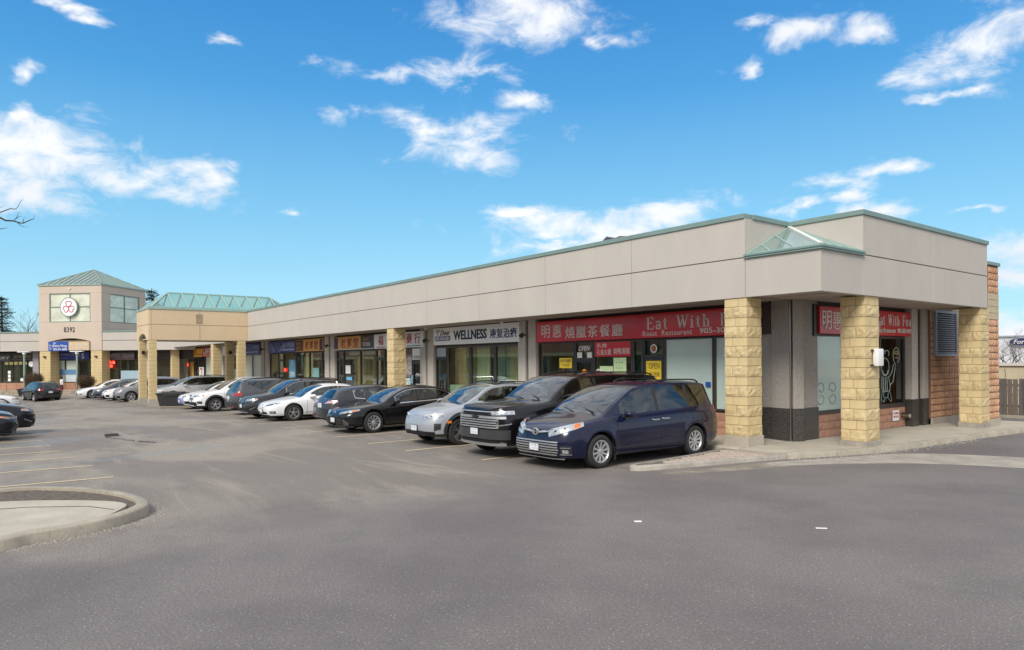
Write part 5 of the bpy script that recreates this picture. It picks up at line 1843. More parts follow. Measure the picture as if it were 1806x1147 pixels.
# bushes: dense twigs
def bush(loc, w, h, d, col, label, seed, rz=0):
    r = random.Random(seed)
    o = empty('bush', loc, rz, label=label, cat='bush')
    mb = MB(); lf = MB()
    for k in range(420):
        a = r.uniform(0, 2 * PI); e = r.uniform(.05, 1)
        base = Vector((r.uniform(-.25, .25) * w, r.uniform(-.25, .25) * d, 0))
        x = math.cos(a) * w / 2 * math.sqrt(e); y = math.sin(a) * d / 2 * math.sqrt(e)
        z = h * (1 - .25 * e) * r.uniform(.75, 1.0)
        tip = Vector((x, y, z))
        mid = base.lerp(tip, .5) + Vector((r.uniform(-.1, .1), r.uniform(-.1, .1), .1)) * w * .4
        mb.tube([base, mid, tip], [.012, .009, .004], 3, cap=False)
        for q in range(26):
            p = mid.lerp(tip, r.uniform(.0, 1.05)) + Vector((r.gauss(0, .07), r.gauss(0, .07), r.gauss(0, .06)))
            p.z = max(.02, p.z)
            s = r.uniform(.015, .042)
            t = Vector((r.uniform(-1, 1), r.uniform(-1, 1), r.uniform(-1, 1))).normalized() * s
            u = t.cross(Vector((r.uniform(-1, 1), r.uniform(-1, 1), r.uniform(-1, 1)))).normalized() * s * .6
            lf.poly([p - t, p + u, p + t, p - u])
    mb.build('twigs', mat('twig_brown', (.10, .065, .045), rough=.9), o)
    lf.build('foliage', mat(col[0], col[1], rough=.9, var=.5, vscale=3), o)
    return o


q = to_w(-1.58, -2.4); bush((q.x, q.y, -.3), 1.7, 1.95, 1.5, ('dry_leaf', (.10, .065, .035)), 'brown clipped bush beside the left lamp post', 3)
q = to_w(3.55, -2.6); bush((q.x, q.y, -.3), 1.95, 1.7, 1.5, ('dry_leaf', (.10, .065, .035)), 'brown clipped bush in the planter under the tower', 4)


def bin_(loc, rz, s, label):
    o = empty('waste_bin', loc, rz, label=label, cat='bin')
    o.scale = (s, s, s * .66)
    mb = MB(); mb.v = [(-.5, -.3, .06), (.5, -.3, .06), (.5, .3, .06), (-.5, .3, .06), (-.62, -.36, .85), (.62, -.36, .85), (.62, .36, .85), (-.62, .36, .85)]
    mb.f = [(0, 3, 2, 1), (4, 5, 6, 7), (0, 1, 5, 4), (1, 2, 6, 5), (2, 3, 7, 6), (3, 0, 4, 7)]
    mb.build('body', BLACKP, o, bevel=.02)
    mb = MB(); mb.box(-.66, .66, -.40, .40, .852, .93); mb.prism([(-.5, -.3), (.5, -.3), (.5, .3), (-.5, .3)], .93, 1.0)
    mb.build('lid', BLACKP, o, bevel=.02)
    for a in (-.42, .42):
        MB().lathe([(0, -.04), (.09, -.04), (.09, .04), (0, .04)], 12, c=(a, -.28, .09)).build('wheel', RUBBER, o)
    MB().bar((-.3, -.42, .80), (.3, -.42, .80), .03).build('handle', GREYP, o)
    return o


bin_((-33.0, -5.45, -.13), R_(60), 1.18, 'black plastic salt bin with lid beside the canopy columns')
q = to_w(-.3, -4.6); bin_((q.x, q.y, -.42), WRZ, 1.0, 'black rubbish bin behind the moving black car')


# ------------------------------------------------------------------ cars
def pchip(keys):
    xs = [k[0] for k in keys]; ys = [k[1] for k in keys]
    n = len(xs)
    d = [(ys[i + 1] - ys[i]) / (xs[i + 1] - xs[i]) for i in range(n - 1)]
    m = [0] * n
    for i in range(1, n - 1):
        if d[i - 1] * d[i] > 0:
            h0, h1 = xs[i] - xs[i - 1], xs[i + 1] - xs[i]
            w1, w2 = 2 * h1 + h0, h1 + 2 * h0
            m[i] = (w1 + w2) / (w1 / d[i - 1] + w2 / d[i])
    m[0] = d[0]; m[-1] = d[-1]

    def f(x):
        if x <= xs[0]: return ys[0]
        if x >= xs[-1]: return ys[-1]
        lo = 0
        while xs[lo + 1] < x: lo += 1
        h = xs[lo + 1] - xs[lo]; t = (x - xs[lo]) / h
        return (1 + 2 * t) * (1 - t) ** 2 * ys[lo] + t * (1 - t) ** 2 * h * m[lo] + t * t * (3 - 2 * t) * ys[lo + 1] + t * t * (t - 1) * h * m[lo + 1]
    return f


class Car:
    """body lofted nose to tail. x: 0 nose .. L tail; y: +left; z up. World: local -X is forward after placement"""

    def __init__(s, **k):
        s.__dict__.update(k)
        L, W = s.L, s.W
        s.hw = W / 2
        s.top = pchip(s.top_k)
        s.belt = pchip(s.belt_k)
        s.plan = pchip([(0, .50), (.03, .62), (.09, .74), (.2, .85), (.42, .94), (.8, .985), (1.2, 1), (L - 1.1, 1), (L - .5, .97), (L - .2, .90), (L - .07, .80), (L, .68)])
        s.wt = pchip(s.wt_k)
        s.xf, s.xr = s.fo, s.fo + s.wb
        s.Ra = s.wr + .065

    def zb(s, x):
        b = s.sill
        if x < .5: b = s.sill - .0 + (.03 if x < .1 else 0)
        if x > s.L - .6: b = s.sill + .10 * ss((x - s.L + .6) / .6)
        for c in (s.xf, s.xr):
            dx = abs(x - c)
            if dx < s.Ra:
                b = max(b, s.wr + math.sqrt(s.Ra ** 2 - dx * dx))
        return b

    def warp(s, x, y, z):
        k = max(0, 1 - x / .9)
        x2 = x + k * (max(0, z - .55) * s.lean + max(0, .42 - z) * .30)
        k = max(0, 1 - (s.L - x) / .9)
        x2 -= k * (max(0, z - .65) * s.leanr + max(0, .42 - z) * .35)
        return (x2, y, z)

    def sideY(s, x, z):
        """half width of the flank at height z below the belt"""
        w = s.hw * s.plan(x)
        zs = s.belt(x)
        t = (z - .25) / max(.1, zs - .25)
        pts = ((-.5, .09), (0, .035), (.2, .012), (.5, .0), (.72, .004), (.80, .018), (.9, .032), (1.0, .085), (1.2, .13))
        for i in range(len(pts) - 1):
            if t <= pts[i + 1][0] or i == len(pts) - 2:
                a, b = pts[i], pts[i + 1]
                u = min(1, max(0, (t - a[0]) / (b[0] - a[0])))
                o = a[1] + (b[1] - a[1]) * u
                break
        fl = 0
        for c in (s.xf, s.xr):
            d = math.hypot(x - c, z - s.wr)
            if d < s.Ra + .14:
                fl = max(fl, s.flare * ss((s.Ra + .14 - d) / .14))
        return w - o + fl

    def section(s, x):
        """rows from lower edge to centre line (one side): list of (y, z, tag)"""
        zb, zs = s.zb(x), s.belt(x)
        zt = max(s.top(x), zs + .012)
        out = []
        zc = zb + (s.clad if s.clad else .05)
        zc = min(zc, zs - .05)
        out.append((s.sideY(x, zb) - .02, zb))
        out.append((s.sideY(x, zc), zc))
        for f in (.15, .32, .5, .62, .72, .80, .90, .96, 1.0):
            z = zc + (zs - zc) * f
            out.append((s.sideY(x, z), z))
        yb = out[-1][0]                # belt
        wt = min(s.wt(x) * s.hw * s.plan(x), yb - .01)
        drop = .055 if zt - zs > .12 else max(.006, (zt - zs) * .45)
        ze = zt - drop
        if ze < zs + .004: ze = zs + .004
        h = ze - zs
        lo = min(.05, h * .3) + h * s.dlo(x)
        hi = max(h - .055, lo + .004) if h > .12 else h * .7
        for q in (lo, lo + (hi - lo) * .33, lo + (hi - lo) * .66, hi, h):
            t = q / h
            y = yb - .015 * min(1, t * 8) + (wt - yb + .015 * min(1, t * 8)) * t ** 1.15
            out.append((y, zs + q))
        for t in (.05, .10, .2, .4, .7, 1.0):
            y = wt * (1 - t)
            z = ze + (zt - ze) * (1 - (1 - t) ** 2.2)
            out.append((y, z))
        return out

    def build(s, label, mats, loc, heading, group='cars', name='parked_car', cat='car', z=None, scale=1):
        L = s.L
        root = empty(name, (0, 0, 0), label=label, cat=cat)
        paintm = mats
        # stations
        st = set()
        x = 0
        for q in (0, .01, .03, .06, .1, .15, .2, .26, .33, .42):
            st.add(q); st.add(round(L - q, 3))
        x = .42
        while x < L - .42:
            st.add(round(x, 3)); x += .075
        for c in (s.xf, s.xr):
            for a in range(0, 181, 12):
                st.add(round(c + s.Ra * math.cos(R_(a)), 3))
            st.add(round(c + s.Ra + .004, 3)); st.add(round(c - s.Ra - .004, 3))
        for a in list(s.ws) + list(s.rw) + [q for w in s.sw for q in w]:
            st = {q for q in st if abs(q - a) > .022}
            st.add(a)
        st = sorted(st)
        secs = [s.section(x) for x in st]
        n = len(secs[0])
        V = []
        for x, sec in zip(st, secs):
            row = [s.warp(x, y, z) for (y, z) in sec] + [s.warp(x, -y, z) for (y, z) in reversed(sec[:-1])]
            V.append(row)
        m = 2 * n - 1
        faces = {}
        SB = 10             # index of belt row
        for i in range(len(st) - 1):
            xm = (st[i] + st[i + 1]) / 2
            for j in range(m - 1):
                k = j if j < n - 1 else m - 2 - j     # mirrored band index
                side = 'l' if j < n - 1 else 'r'
                cls = 'body'
                if k == 0 and s.clad: cls = 'cladding'
                elif SB < k < SB + 5 - 1 and k >= SB + 1 and k <= SB + 3:
                    for w, (a, b) in enumerate(s.sw):
                        if a < xm < b: cls = f'side_window|{side}{w}'
                    if cls == 'body' and s.sw[0][0] < xm < s.sw[-1][1]: cls = 'window_pillar'
                elif k >= SB + 7:
                    if s.ws[0] < xm < s.ws[1]: cls = 'windshield'
                    elif s.rw[0] < xm < s.rw[1]: cls = 'rear_window'
                    elif s.roofglass and s.roofglass[0] < xm < s.roofglass[1]: cls = 'roof_glass'
                faces.setdefault(cls, []).append((i, j))
        off = [0]
        def emit(cls, flist, m_, nm, smooth=38, cap=False):
            idx = {}
            mb = MB()
            def vid(i, j):
                if (i, j) not in idx:
                    idx[(i, j)] = len(mb.v); mb.v.append(V[i][j])
                return idx[(i, j)]
            for (i, j) in flist:
                mb.f.append((vid(i, j), vid(i + 1, j), vid(i + 1, j + 1), vid(i, j + 1)))
            if cap:
                for i in (0, len(st) - 1):
                    for j in range(n - 1):
                        q = (vid(i, j), vid(i, j + 1), vid(i, m - 2 - j), vid(i, m - 1 - j))
                        if len(set(q)) == 4: mb.f.append(q)
                        else:
                            q = tuple(dict.fromkeys(q))
                            if len(q) == 3: mb.f.append(q)
            return mb.build(nm, m_, root, smooth=smooth, fixn=True)
        for cls, fl in faces.items():
            nm = cls.split('|')[0]
            if cls == 'body': emit(cls, fl, paintm, 'body', cap=True)
            elif nm == 'cladding': emit(cls, fl, GREYP if s.cladgrey else BLACKP, 'cladding')
            elif nm == 'window_pillar': emit(cls, fl, BLACKM, 'window_pillar')
            elif nm == 'windshield': emit(cls, fl, GL_WIND, 'windshield')
            elif nm == 'rear_window': emit(cls, fl, s.gl_r, 'rear_window')
            elif nm == 'roof_glass': emit(cls, fl, mat('roof_glass_black', (.01, .01, .012), rough=.04, coat=1), 'roof_glass')
            else: emit(cls, fl, s.gl_f if cls[-1] == '0' else s.gl_b, 'side_window')
        # underbody and wheel wells
        mb = MB()
        wi = s.hw - .30
        mb.box(.25, L - .3, -wi, wi, s.sill + .0, s.belt(L / 2) - .28)
        for c in (s.xf, s.xr):
            for sg in (-1, 1):
                rows = []
                for a in range(0, 181, 15):
                    x_, z_ = c + (s.Ra + .01) * math.cos(R_(a)), s.wr + (s.Ra + .01) * math.sin(R_(a))
                    rows.append([(x_, sg * wi * .98, z_), (x_, sg * (s.hw - .05), z_)])
                mb.grid(rows)
        mb.box(s.xf + s.Ra, s.xr - s.Ra, -(s.hw - .09), s.hw - .09, s.sill + .01, s.sill + .14)
        mb.build('underbody', UNDER, root)
        if s.clad:
            for c in (s.xf, s.xr):
                for sg in (-1, 1):
                    rows, back = [], []
                    for a in range(-6, 187, 8):
                        ca, sa = math.cos(R_(a)), math.sin(R_(a))
                        r_, b_ = [], []
                        for rad in (s.Ra - .002, s.Ra + .04, s.Ra + .085):
                            x_, z_ = c + rad * ca, s.wr + rad * sa
                            y_ = s.sideY(x_, z_)
                            r_.append(s.warp(x_, sg * (y_ + .010), z_)); b_.append(s.warp(x_, sg * (y_ - .03), z_))
                        rows.append(r_); back.append(b_)
                    mb = MB().grid(rows)
                    mb.grid([[r[0] for r in rows], [r[0] for r in back]]); mb.grid([[r[-1] for r in rows], [r[-1] for r in back]])
                    mb.build('arch_trim', GREYP if s.cladgrey else BLACKP, root, smooth=40, fixn=True)
        # cabin
        mb = MB()
        zf = s.belt(L / 2) - .27
        c0, c1 = s.ws[0] + .15, s.cab_end
        ww = s.hw - .17
        mb.box(c0, c1, -ww, ww, zf - .02, zf + .02)
        mb.box(c0 - .25, c0 + .35, -ww + .02, ww - .02, zf, s.belt(c0) + .01)
        mb.build('dashboard', SEAT, root)
        sx = s.ws[1] + .28
        rows_ = [sx + .25]
        while rows_[-1] + 1.15 < c1: rows_.append(rows_[-1] + .95)
        for ri, x_ in enumerate(rows_):
            for y_ in ((-.37, .37) if ri == 0 else (-.42, 0, .42)):
                mbs = MB()
                zb_ = s.belt(x_)
                mbs.obox((x_ + .06, y_, zb_ - .04), (.06, 0, .0), (0, .21, 0), (.07, 0, .27))
                mbs.obox((x_ + .15, y_, min(zb_ + .31, s.top(x_) - .22)), (.045, 0, 0), (0, .12, 0), (.01, 0, .08))
                mbs.build('seat', s.seat, root, bevel=.03, smooth=50)
        mb = MB()
        pts = [(c0 + .42 + .03 * math.sin(t), .37 + .18 * math.cos(t), s.belt(c0) + .02 + .17 * math.sin(t)) for t in [2 * PI * i / 12 for i in range(13)]]
        mb.tube(pts, .014, 5, cap=False)
        mb.build('steering_wheel', BLACKP, root)
        s.root = root
        s.details(root, paintm)
        # wheels
        for c in (s.xf, s.xr):
            for sg in (1, -1):
                s.wheel(root, c, sg)
        # place: local -X forward. heading = compass direction of the nose as angle from +X
        root.rotation_euler.z = heading + PI
        d = Vector((math.cos(heading), math.sin(heading), 0))
        # loc is the centre of the nose line
        zz = G(*loc) if z is None else z
        root.scale = (scale,) * 3
        root.location = (loc[0], loc[1], zz)
        return root

    def wheel(s, root, c, sg):
        R = s.wr
        key = (s.key, sg)
        if key not in WHEELS:
            tw = .115
            mb = MB()
            rr = s.rim
            mb.lathe([(rr - .01, -tw * sg), (rr + .012, -tw * 1.02 * sg), (R - .045, -tw * 1.05 * sg), (R - .015, -tw * .92 * sg), (R, -tw * .7 * sg), (R, tw * .7 * sg), (R - .015, tw * .92 * sg), (R - .045, tw * 1.05 * sg), (rr + .012, tw * 1.02 * sg), (rr - .01, tw * .85 * sg)], 36)
            tyre = mb.mesh('wheel', RUBBER)
            bm = bmesh.new(); bm.from_mesh(tyre); bmesh.ops.recalc_face_normals(bm, faces=bm.faces); bm.to_mesh(tyre); bm.free()
            tyre.shade_smooth(); tyre.set_sharp_from_angle(angle=R_(40))
            mb = MB()
            o = tw * .98 * sg
            mb.lathe([(rr, o * .55), (rr, o), (rr - .018, o), (rr - .03, o * .8), (rr - .032, o * .1)], 36)
            n = s.spokes
            for k in range(n):
                a = 2 * PI * k / n + .2
                for da in ((-.11, .11) if s.twin else (0,)):
                    ca, sa = math.cos(a), math.sin(a)
                    a2 = a + da * (1.5 if s.twin else 0)
                    p = Vector((.045 * math.cos(a + da), o * .78, .045 * math.sin(a + da)))
                    q = Vector(((rr - .012) * math.cos(a2), o * .88, (rr - .012) * math.sin(a2)))
                    d = (q - p).normalized(); t = d.cross(Vector((0, 1, 0)))
                    w0, w1 = s.spw * .8, s.spw * 1.25
                    th = .018 * sg
                    b = len(mb.v)
                    mb.v += [tuple(p - t * w0), tuple(p + t * w0), tuple(q + t * w1), tuple(q - t * w1)]
                    mb.v += [tuple(Vector(v) - Vector((0, th * 2.2, 0))) for v in mb.v[b:b + 4]]
                    mb.f += [(b, b + 1, b + 2, b + 3)] + [(b + i, b + 4 + i, b + 4 + (i + 1) % 4, b + (i + 1) % 4) for i in range(4)]
            mb.lathe([(0, o * .84), (.035, o * .84), (.062, o * .76), (.066, o * .5)], 14)
            rim = mb.mesh('rim', s.rimm)
            bm = bmesh.new(); bm.from_mesh(rim); bmesh.ops.recalc_face_normals(bm, faces=bm.faces); bm.to_mesh(rim); bm.free()
            mb = MB(); mb.lathe([(0, o * .32), (.16, o * .32), (.165, o * .25), (rr - .03, o * .05)], 28)
            disc = mb.mesh('brake_disc', mat('brake_steel', (.10, .10, .10), rough=.5, metal=.6))
            WHEELS[key] = (tyre, rim, disc)
        tyre, rim, disc = WHEELS[key]
        w = link('wheel', tyre, root, (c, sg * (s.hw - .135), R))
        link('rim', rim, w); link('brake_disc', disc, w)

    # patches wrapped round the nose (end=0) or tail (end=1), s measured along the plan from the centre line
    def plan_path(s, end):
        k = f'_pp{end}'
        if not hasattr(s, k):
            pts = [(0, 0)]
            w0 = s.hw * s.plan(0 if end == 0 else s.L)
            pts.append((0, w0))
            q = 0
            while q < 1.6:
                q += .01
                pts.append((q, s.hw * s.plan(q if end == 0 else s.L - q)))
            acc = [0]
            for i in range(1, len(pts)):
                acc.append(acc[-1] + math.hypot(pts[i][0] - pts[i - 1][0], pts[i][1] - pts[i - 1][1]))
            setattr(s, k, (pts, acc))
        return getattr(s, k)

    def wrapP(s, sv, z, end, eps=.006):
        pts, acc = s.plan_path(end)
        sg = 1 if sv >= 0 else -1
        a = abs(sv)
        i = 0
        while i < len(acc) - 2 and acc[i + 1] < a: i += 1
        t = (a - acc[i]) / max(1e-6, acc[i + 1] - acc[i])
        x = pts[i][0] + (pts[i + 1][0] - pts[i][0]) * t
        y = pts[i][1] + (pts[i + 1][1] - pts[i][1]) * t
        dx, dy = pts[i + 1][0] - pts[i][0], pts[i + 1][1] - pts[i][1]
        l = math.hypot(dx, dy) or 1
        nx, ny = -dy / l, dx / l
        xx = x if end == 0 else s.L - x
        w = max(.01, s.hw * s.plan(xx))
        y *= s.sideY(xx, min(z, s.belt(xx))) / w
        # above the belt the surface leans in
        x += nx * eps; y += ny * eps
        xx = x if end == 0 else s.L - x
        # nose rises behind the belt line
        zs = s.belt(max(0, xx)) if True else 0
        if z > zs:
            # find where the bonnet reaches z
            lim = .5
            q = 0
            while q < lim and (s.top(q if end == 0 else s.L - q) < z + .01): q += .01
            xx = max(xx, q - .004) if end == 0 else min(xx, s.L - q + .004)
        p = s.warp(xx, sg * y, z)
        return p

    def wrap(s, name, s0, s1, zlo, zhi, m, end=0, n=10, nz=3, eps=.008, par=None, mirror=True, depth=.02):
        """zlo, zhi: functions of t in 0..1 or numbers"""
        f0 = zlo if callable(zlo) else (lambda t: zlo)
        f1 = zhi if callable(zhi) else (lambda t: zhi)
        out = []
        for sg in ((1, -1) if mirror else (1,)):
            rows, back = [], []
            for i in range(n + 1):
                t = i / n
                sv = (s0 + (s1 - s0) * t) * sg
                rows.append([s.wrapP(sv, f0(t) + (f1(t) - f0(t)) * j / nz, end, eps) for j in range(nz + 1)])
                back.append([s.wrapP(sv, f0(t) + (f1(t) - f0(t)) * j / nz, end, eps - depth) for j in range(nz + 1)])
            mb = MB()
            mb.grid(rows)
            mb.grid([rows[0], back[0]]); mb.grid([rows[-1], back[-1]])
            mb.grid([[r[0] for r in rows], [r[0] for r in back]]); mb.grid([[r[-1] for r in rows], [r[-1] for r in back]])
            out.append(mb.build(name, m, par or s.root, smooth=40, fixn=True))
        return out

    def flank(s, name, x0, x1, zlo, zhi, m, eps=.004, n=8, nz=2, depth=.012, sides=(1, -1)):
        f0 = zlo if callable(zlo) else (lambda t: zlo)
        f1 = zhi if callable(zhi) else (lambda t: zhi)
        for sg in sides:
            rows, back = [], []
            for i in range(n + 1):
                t = i / n
                x = x0 + (x1 - x0) * t
                r, b = [], []
                for j in range(nz + 1):
                    z = f0(t) + (f1(t) - f0(t)) * j / nz
                    y = s.sideY(x, z)
                    r.append(s.warp(x, sg * (y + eps), z)); b.append(s.warp(x, sg * (y + eps - depth), z))
                rows.append(r); back.append(b)
            mb = MB().grid(rows)
            mb.grid([rows[0], back[0]]); mb.grid([rows[-1], back[-1]])
            mb.grid([[r[0] for r in rows], [r[0] for r in back]]); mb.grid([[r[-1] for r in rows], [r[-1] for r in back]])
            mb.build(name, m, s.root, smooth=40, fixn=True)

    def details(s, root, pm):
        L = s.L
        # seams between doors, bonnet shut line
        for x in s.seams:
            s.flank('door_seam', x, x + .010, s.sill + .06, lambda t: s.belt(x) - .0, UNDER, eps=.0015, n=1, nz=8, depth=.004)
        s.flank('sill_seam', s.xf + s.Ra + .10, s.xr - s.Ra - .06, s.sill + .10, s.sill + .112, UNDER, eps=.002, depth=.004)
        for x in s.handles:
            z = s.belt(x) - .13
            for sg in (1, -1):
                y = s.sideY(x, z)
                MB().box(x - .11, x + .11, sg * y - .012, sg * y + .035 * sg if sg > 0 else sg * y + .012, z - .014, z + .014).build('door_handle', s.hm or pm, root, bevel=.006) if sg > 0 else MB().box(x - .11, x + .11, sg * (y + .035), sg * (y - .012), z - .014, z + .014).build('door_handle', s.hm or pm, root, bevel=.006)
        # belt trim
        if s.trim:
            a, b = s.sw[0][0] + .05, s.sw[-1][1]
            s.flank('belt_trim', a, b, lambda t: s.belt(a + (b - a) * t) - .012, lambda t: s.belt(a + (b - a) * t) + .010, s.trim, eps=.006, n=24, nz=1, depth=.02)
            for sg in (1, -1):
                pts = []
                for i in range(30):
                    x = a + (b - a) * i / 29
                    sec = s.section(x)
                    y, z = sec[14]
                    if sec[15][1] - s.belt(x) > .07:
                        pts.append(s.warp(x, sg * (y + .004), z))
                if len(pts) > 3:
                    e = s.warp(b, sg * (s.section(b)[10][0] + .004), s.belt(b)); a_ = s.warp(a, sg * (s.section(a)[10][0] + .004), s.belt(a))
                    MB().tube([a_] + pts + [e], .011, 5).build('window_trim', s.trim, root)
        # mirrors
        xm = s.ws[0] + s.mir
        for sg in (1, -1):
            y = s.section(xm)[10][0]
            zb = s.belt(xm)
            mb = MB()
            c = Vector((xm + .03, sg * (y + .15), zb + .07))
            prof = [(-.11, .35), (-.09, .75), (-.04, .95), (.03, 1.0), (.07, .92)]
            rows = []
            for (dx, k) in prof:
                rows.append([(c.x + dx, c.y + .115 * k * math.cos(a) * (1.0), c.z + .075 * k * math.sin(a)) for a in [2 * PI * q / 14 for q in range(14)]])
            mb.grid(rows, close=True)
            mb.f.append(tuple(range(13, -1, -1)))
            mo = mb.build('wing_mirror', s.mm or pm, root, smooth=50, fixn=True)
            b = MB(); b.v = [tuple(v) for v in rows[-1]]; b.f = [tuple(range(14))]
            b.build('mirror_glass', CHROME, mo)
            MB().bar((xm, sg * (y - .03), zb + .0), (xm + .02, sg * (y + .10), zb + .03), .09, .03).build('mirror_arm', BLACKP, mo)
        # wipers
        for (y0, y1) in ((.08, .62), (-.58, -.02)):
            x0 = s.ws[0] + .03
            z0 = s.top(x0) + .012
            x1 = x0 + .16
            MB().bar((x0 - .02, y0, s.top(x0 - .02) + .006), (x1, y1, s.top(x1) - .01 - .055 * (abs(y1) / .7) ** 2 * .6), .016, .014).build('wiper', BLACKP, root)
        if s.rails:
            for sg in (1, -1):
                pts = []
                a, b = s.rails
                for i in range(13):
                    t = i / 12
                    x = a + (b - a) * t
                    sec = s.section(x)
                    pts.append((x, sg * (sec[17][0] - .01), s.top(x) - .035 + .055 * ss(min(t, 1 - t) * 9)))
                MB().tube(pts, .019, 6).build('roof_rail', s.railm, root, smooth=40)
        # plates
        if s.fplate:
            z = s.fplate
            p = s.wrapP(0, z, 0, .02 if s.key != 'big' else .05)
            MB().box(p[0] - .006, p[0] + .01, -.155, .155, z - .08, z + .08).build('plate_frame', BLACKP, root)
            MB().box(p[0] - .012, p[0] - .0065, -.145, .145, z - .07, z + .07).build('number_plate', PLATE, root)
        z = s.rplate
        p = s.wrapP(0, z, 1, .02)
        MB().box(p[0] - .004, p[0] + .006, -.15, .15, z - .075, z + .075).build('number_plate', PLATE, root)
        s.face(s, root)

    def oval(s, z, rx, rz, m, kind='oval', end=0):
        p = s.wrapP(0, z, end, .03)
        sg = -1 if end == 0 else 1
        o = link('badge', None, s.root)
        pts = [(p[0] + sg * .004, rx * math.cos(a), z + rz * math.sin(a)) for a in [2 * PI * i / 20 for i in range(21)]]
        MB().tube(pts, .008, 5, cap=False).build('ring', m, o)
        if kind == 'toyota':
            pts = [(p[0] + sg * .004, rx * .42 * math.cos(a), z + rz * .95 * math.sin(a)) for a in [2 * PI * i / 16 for i in range(17)]]
            MB().tube(pts, .006, 5, cap=False).build('ring', m, o)
            pts = [(p[0] + sg * .004, rx * .85 * math.cos(a), z + rz * .4 + rz * .42 * math.sin(a)) for a in [2 * PI * i / 16 for i in range(17)]]
            MB().tube(pts, .006, 5, cap=False).build('ring', m, o)
        if kind == 'vw':
            q = [(-.62, .72), (-.25, -.6), (0, .05), (.25, -.6), (.62, .72)]
            MB().tube([(p[0] + sg * .004, -a * rx, z + b * rz) for a, b in q], .006, 4).build('letter', m, o)
            MB().tube([(p[0] + sg * .004, -a * rx, z + b * rz) for a, b in [(-.3, .9), (0, .3), (.3, .9)]], .006, 4).build('letter', m, o)
        if kind == 'h':
            for a in (-.45, .45):
                MB().bar((p[0] + sg * .004, a * rx, z - rz * .7), (p[0] + sg * .004, a * rx * 1.2, z + rz * .7), .014).build('letter', m, o)
            MB().bar((p[0] + sg * .004, -.45 * rx, z), (p[0] + sg * .004, .45 * rx, z), .012).build('letter', m, o)
        if kind == 'l':
            MB().tube([(p[0] + sg * .004, -a * rx, z + b * rz) for a, b in [(.1, .8), (-.25, -.5), (.5, -.5)]], .006, 4).build('letter', m, o)
        return o


WHEELS = {}
SATIN = mat('satin_metal', (.50, .50, .51), rough=.38, metal=.7)


def const(v): return lambda x: v


def lamp(s, s0, s1, z0a, z0b, z1a, z1b, m, end=0, name='headlamp', curve=0, amber=None, inner=True):
    hl = s.wrap(name, s0, s1, lambda t: z0a + (z0b - z0a) * t, lambda t: z1a + (z1b - z1a) * t + curve * math.sin(PI * t), m, end=end, n=12)
    if amber:
        a, b = amber
        f = lambda t, q0, q1, c: q0 + (q1 - q0) * (a + (b - a) * t) + c * math.sin(PI * (a + (b - a) * t))
        s.wrap('indicator', s0 + (s1 - s0) * a, s0 + (s1 - s0) * b, lambda t: f(t, z0a, z0b, 0) + .012, lambda t: f(t, z1a, z1b, curve) - .012, AMBER, end=end, n=4, eps=.011)
    if inner and end == 0:
        for q, o in zip((.25, .5), (0, 0)):
            sv = s0 + (s1 - s0) * q
            z = (z0a + (z0b - z0a) * q + z1a + (z1b - z1a) * q) / 2
            r = (z1a + (z1b - z1a) * q - z0a - (z0b - z0a) * q) * .30
            for k, sg in enumerate((1, -1)):
                p = Vector(s.wrapP(sv * sg, z, 0, .010)); p2 = Vector(s.wrapP(sv * sg, z, 0, .014))
                MB().tube([p, p2], [r * .8, r * .7], 14).build('projector', DARKCHROME, hl[k])
    return hl


# ---- fronts
def tail_common(s, kind):
    if kind == 'suv':
        s.wrap('rear_bumper', 0, .95, s.sill + .14, .60, BLACKP, end=1, mirror=True, eps=.012)
    z = s.tl
    ms = s.tlm
    s.wrap('tail_lamp', s.tls[0], s.tls[1], lambda t: z[0] + (z[1] - z[0]) * t, lambda t: z[2] + (z[3] - z[2]) * t, ms, end=1, n=10, eps=.012)
    s.wrap('rear_trim', 0, .30, s.rplate + .10, s.rplate + .125, s.trim or BLACKP, end=1, n=4, eps=.01)
    s.wrap('rear_reflector', .62, .74, .38, .42, LAMPRED, end=1, n=3, eps=.018)


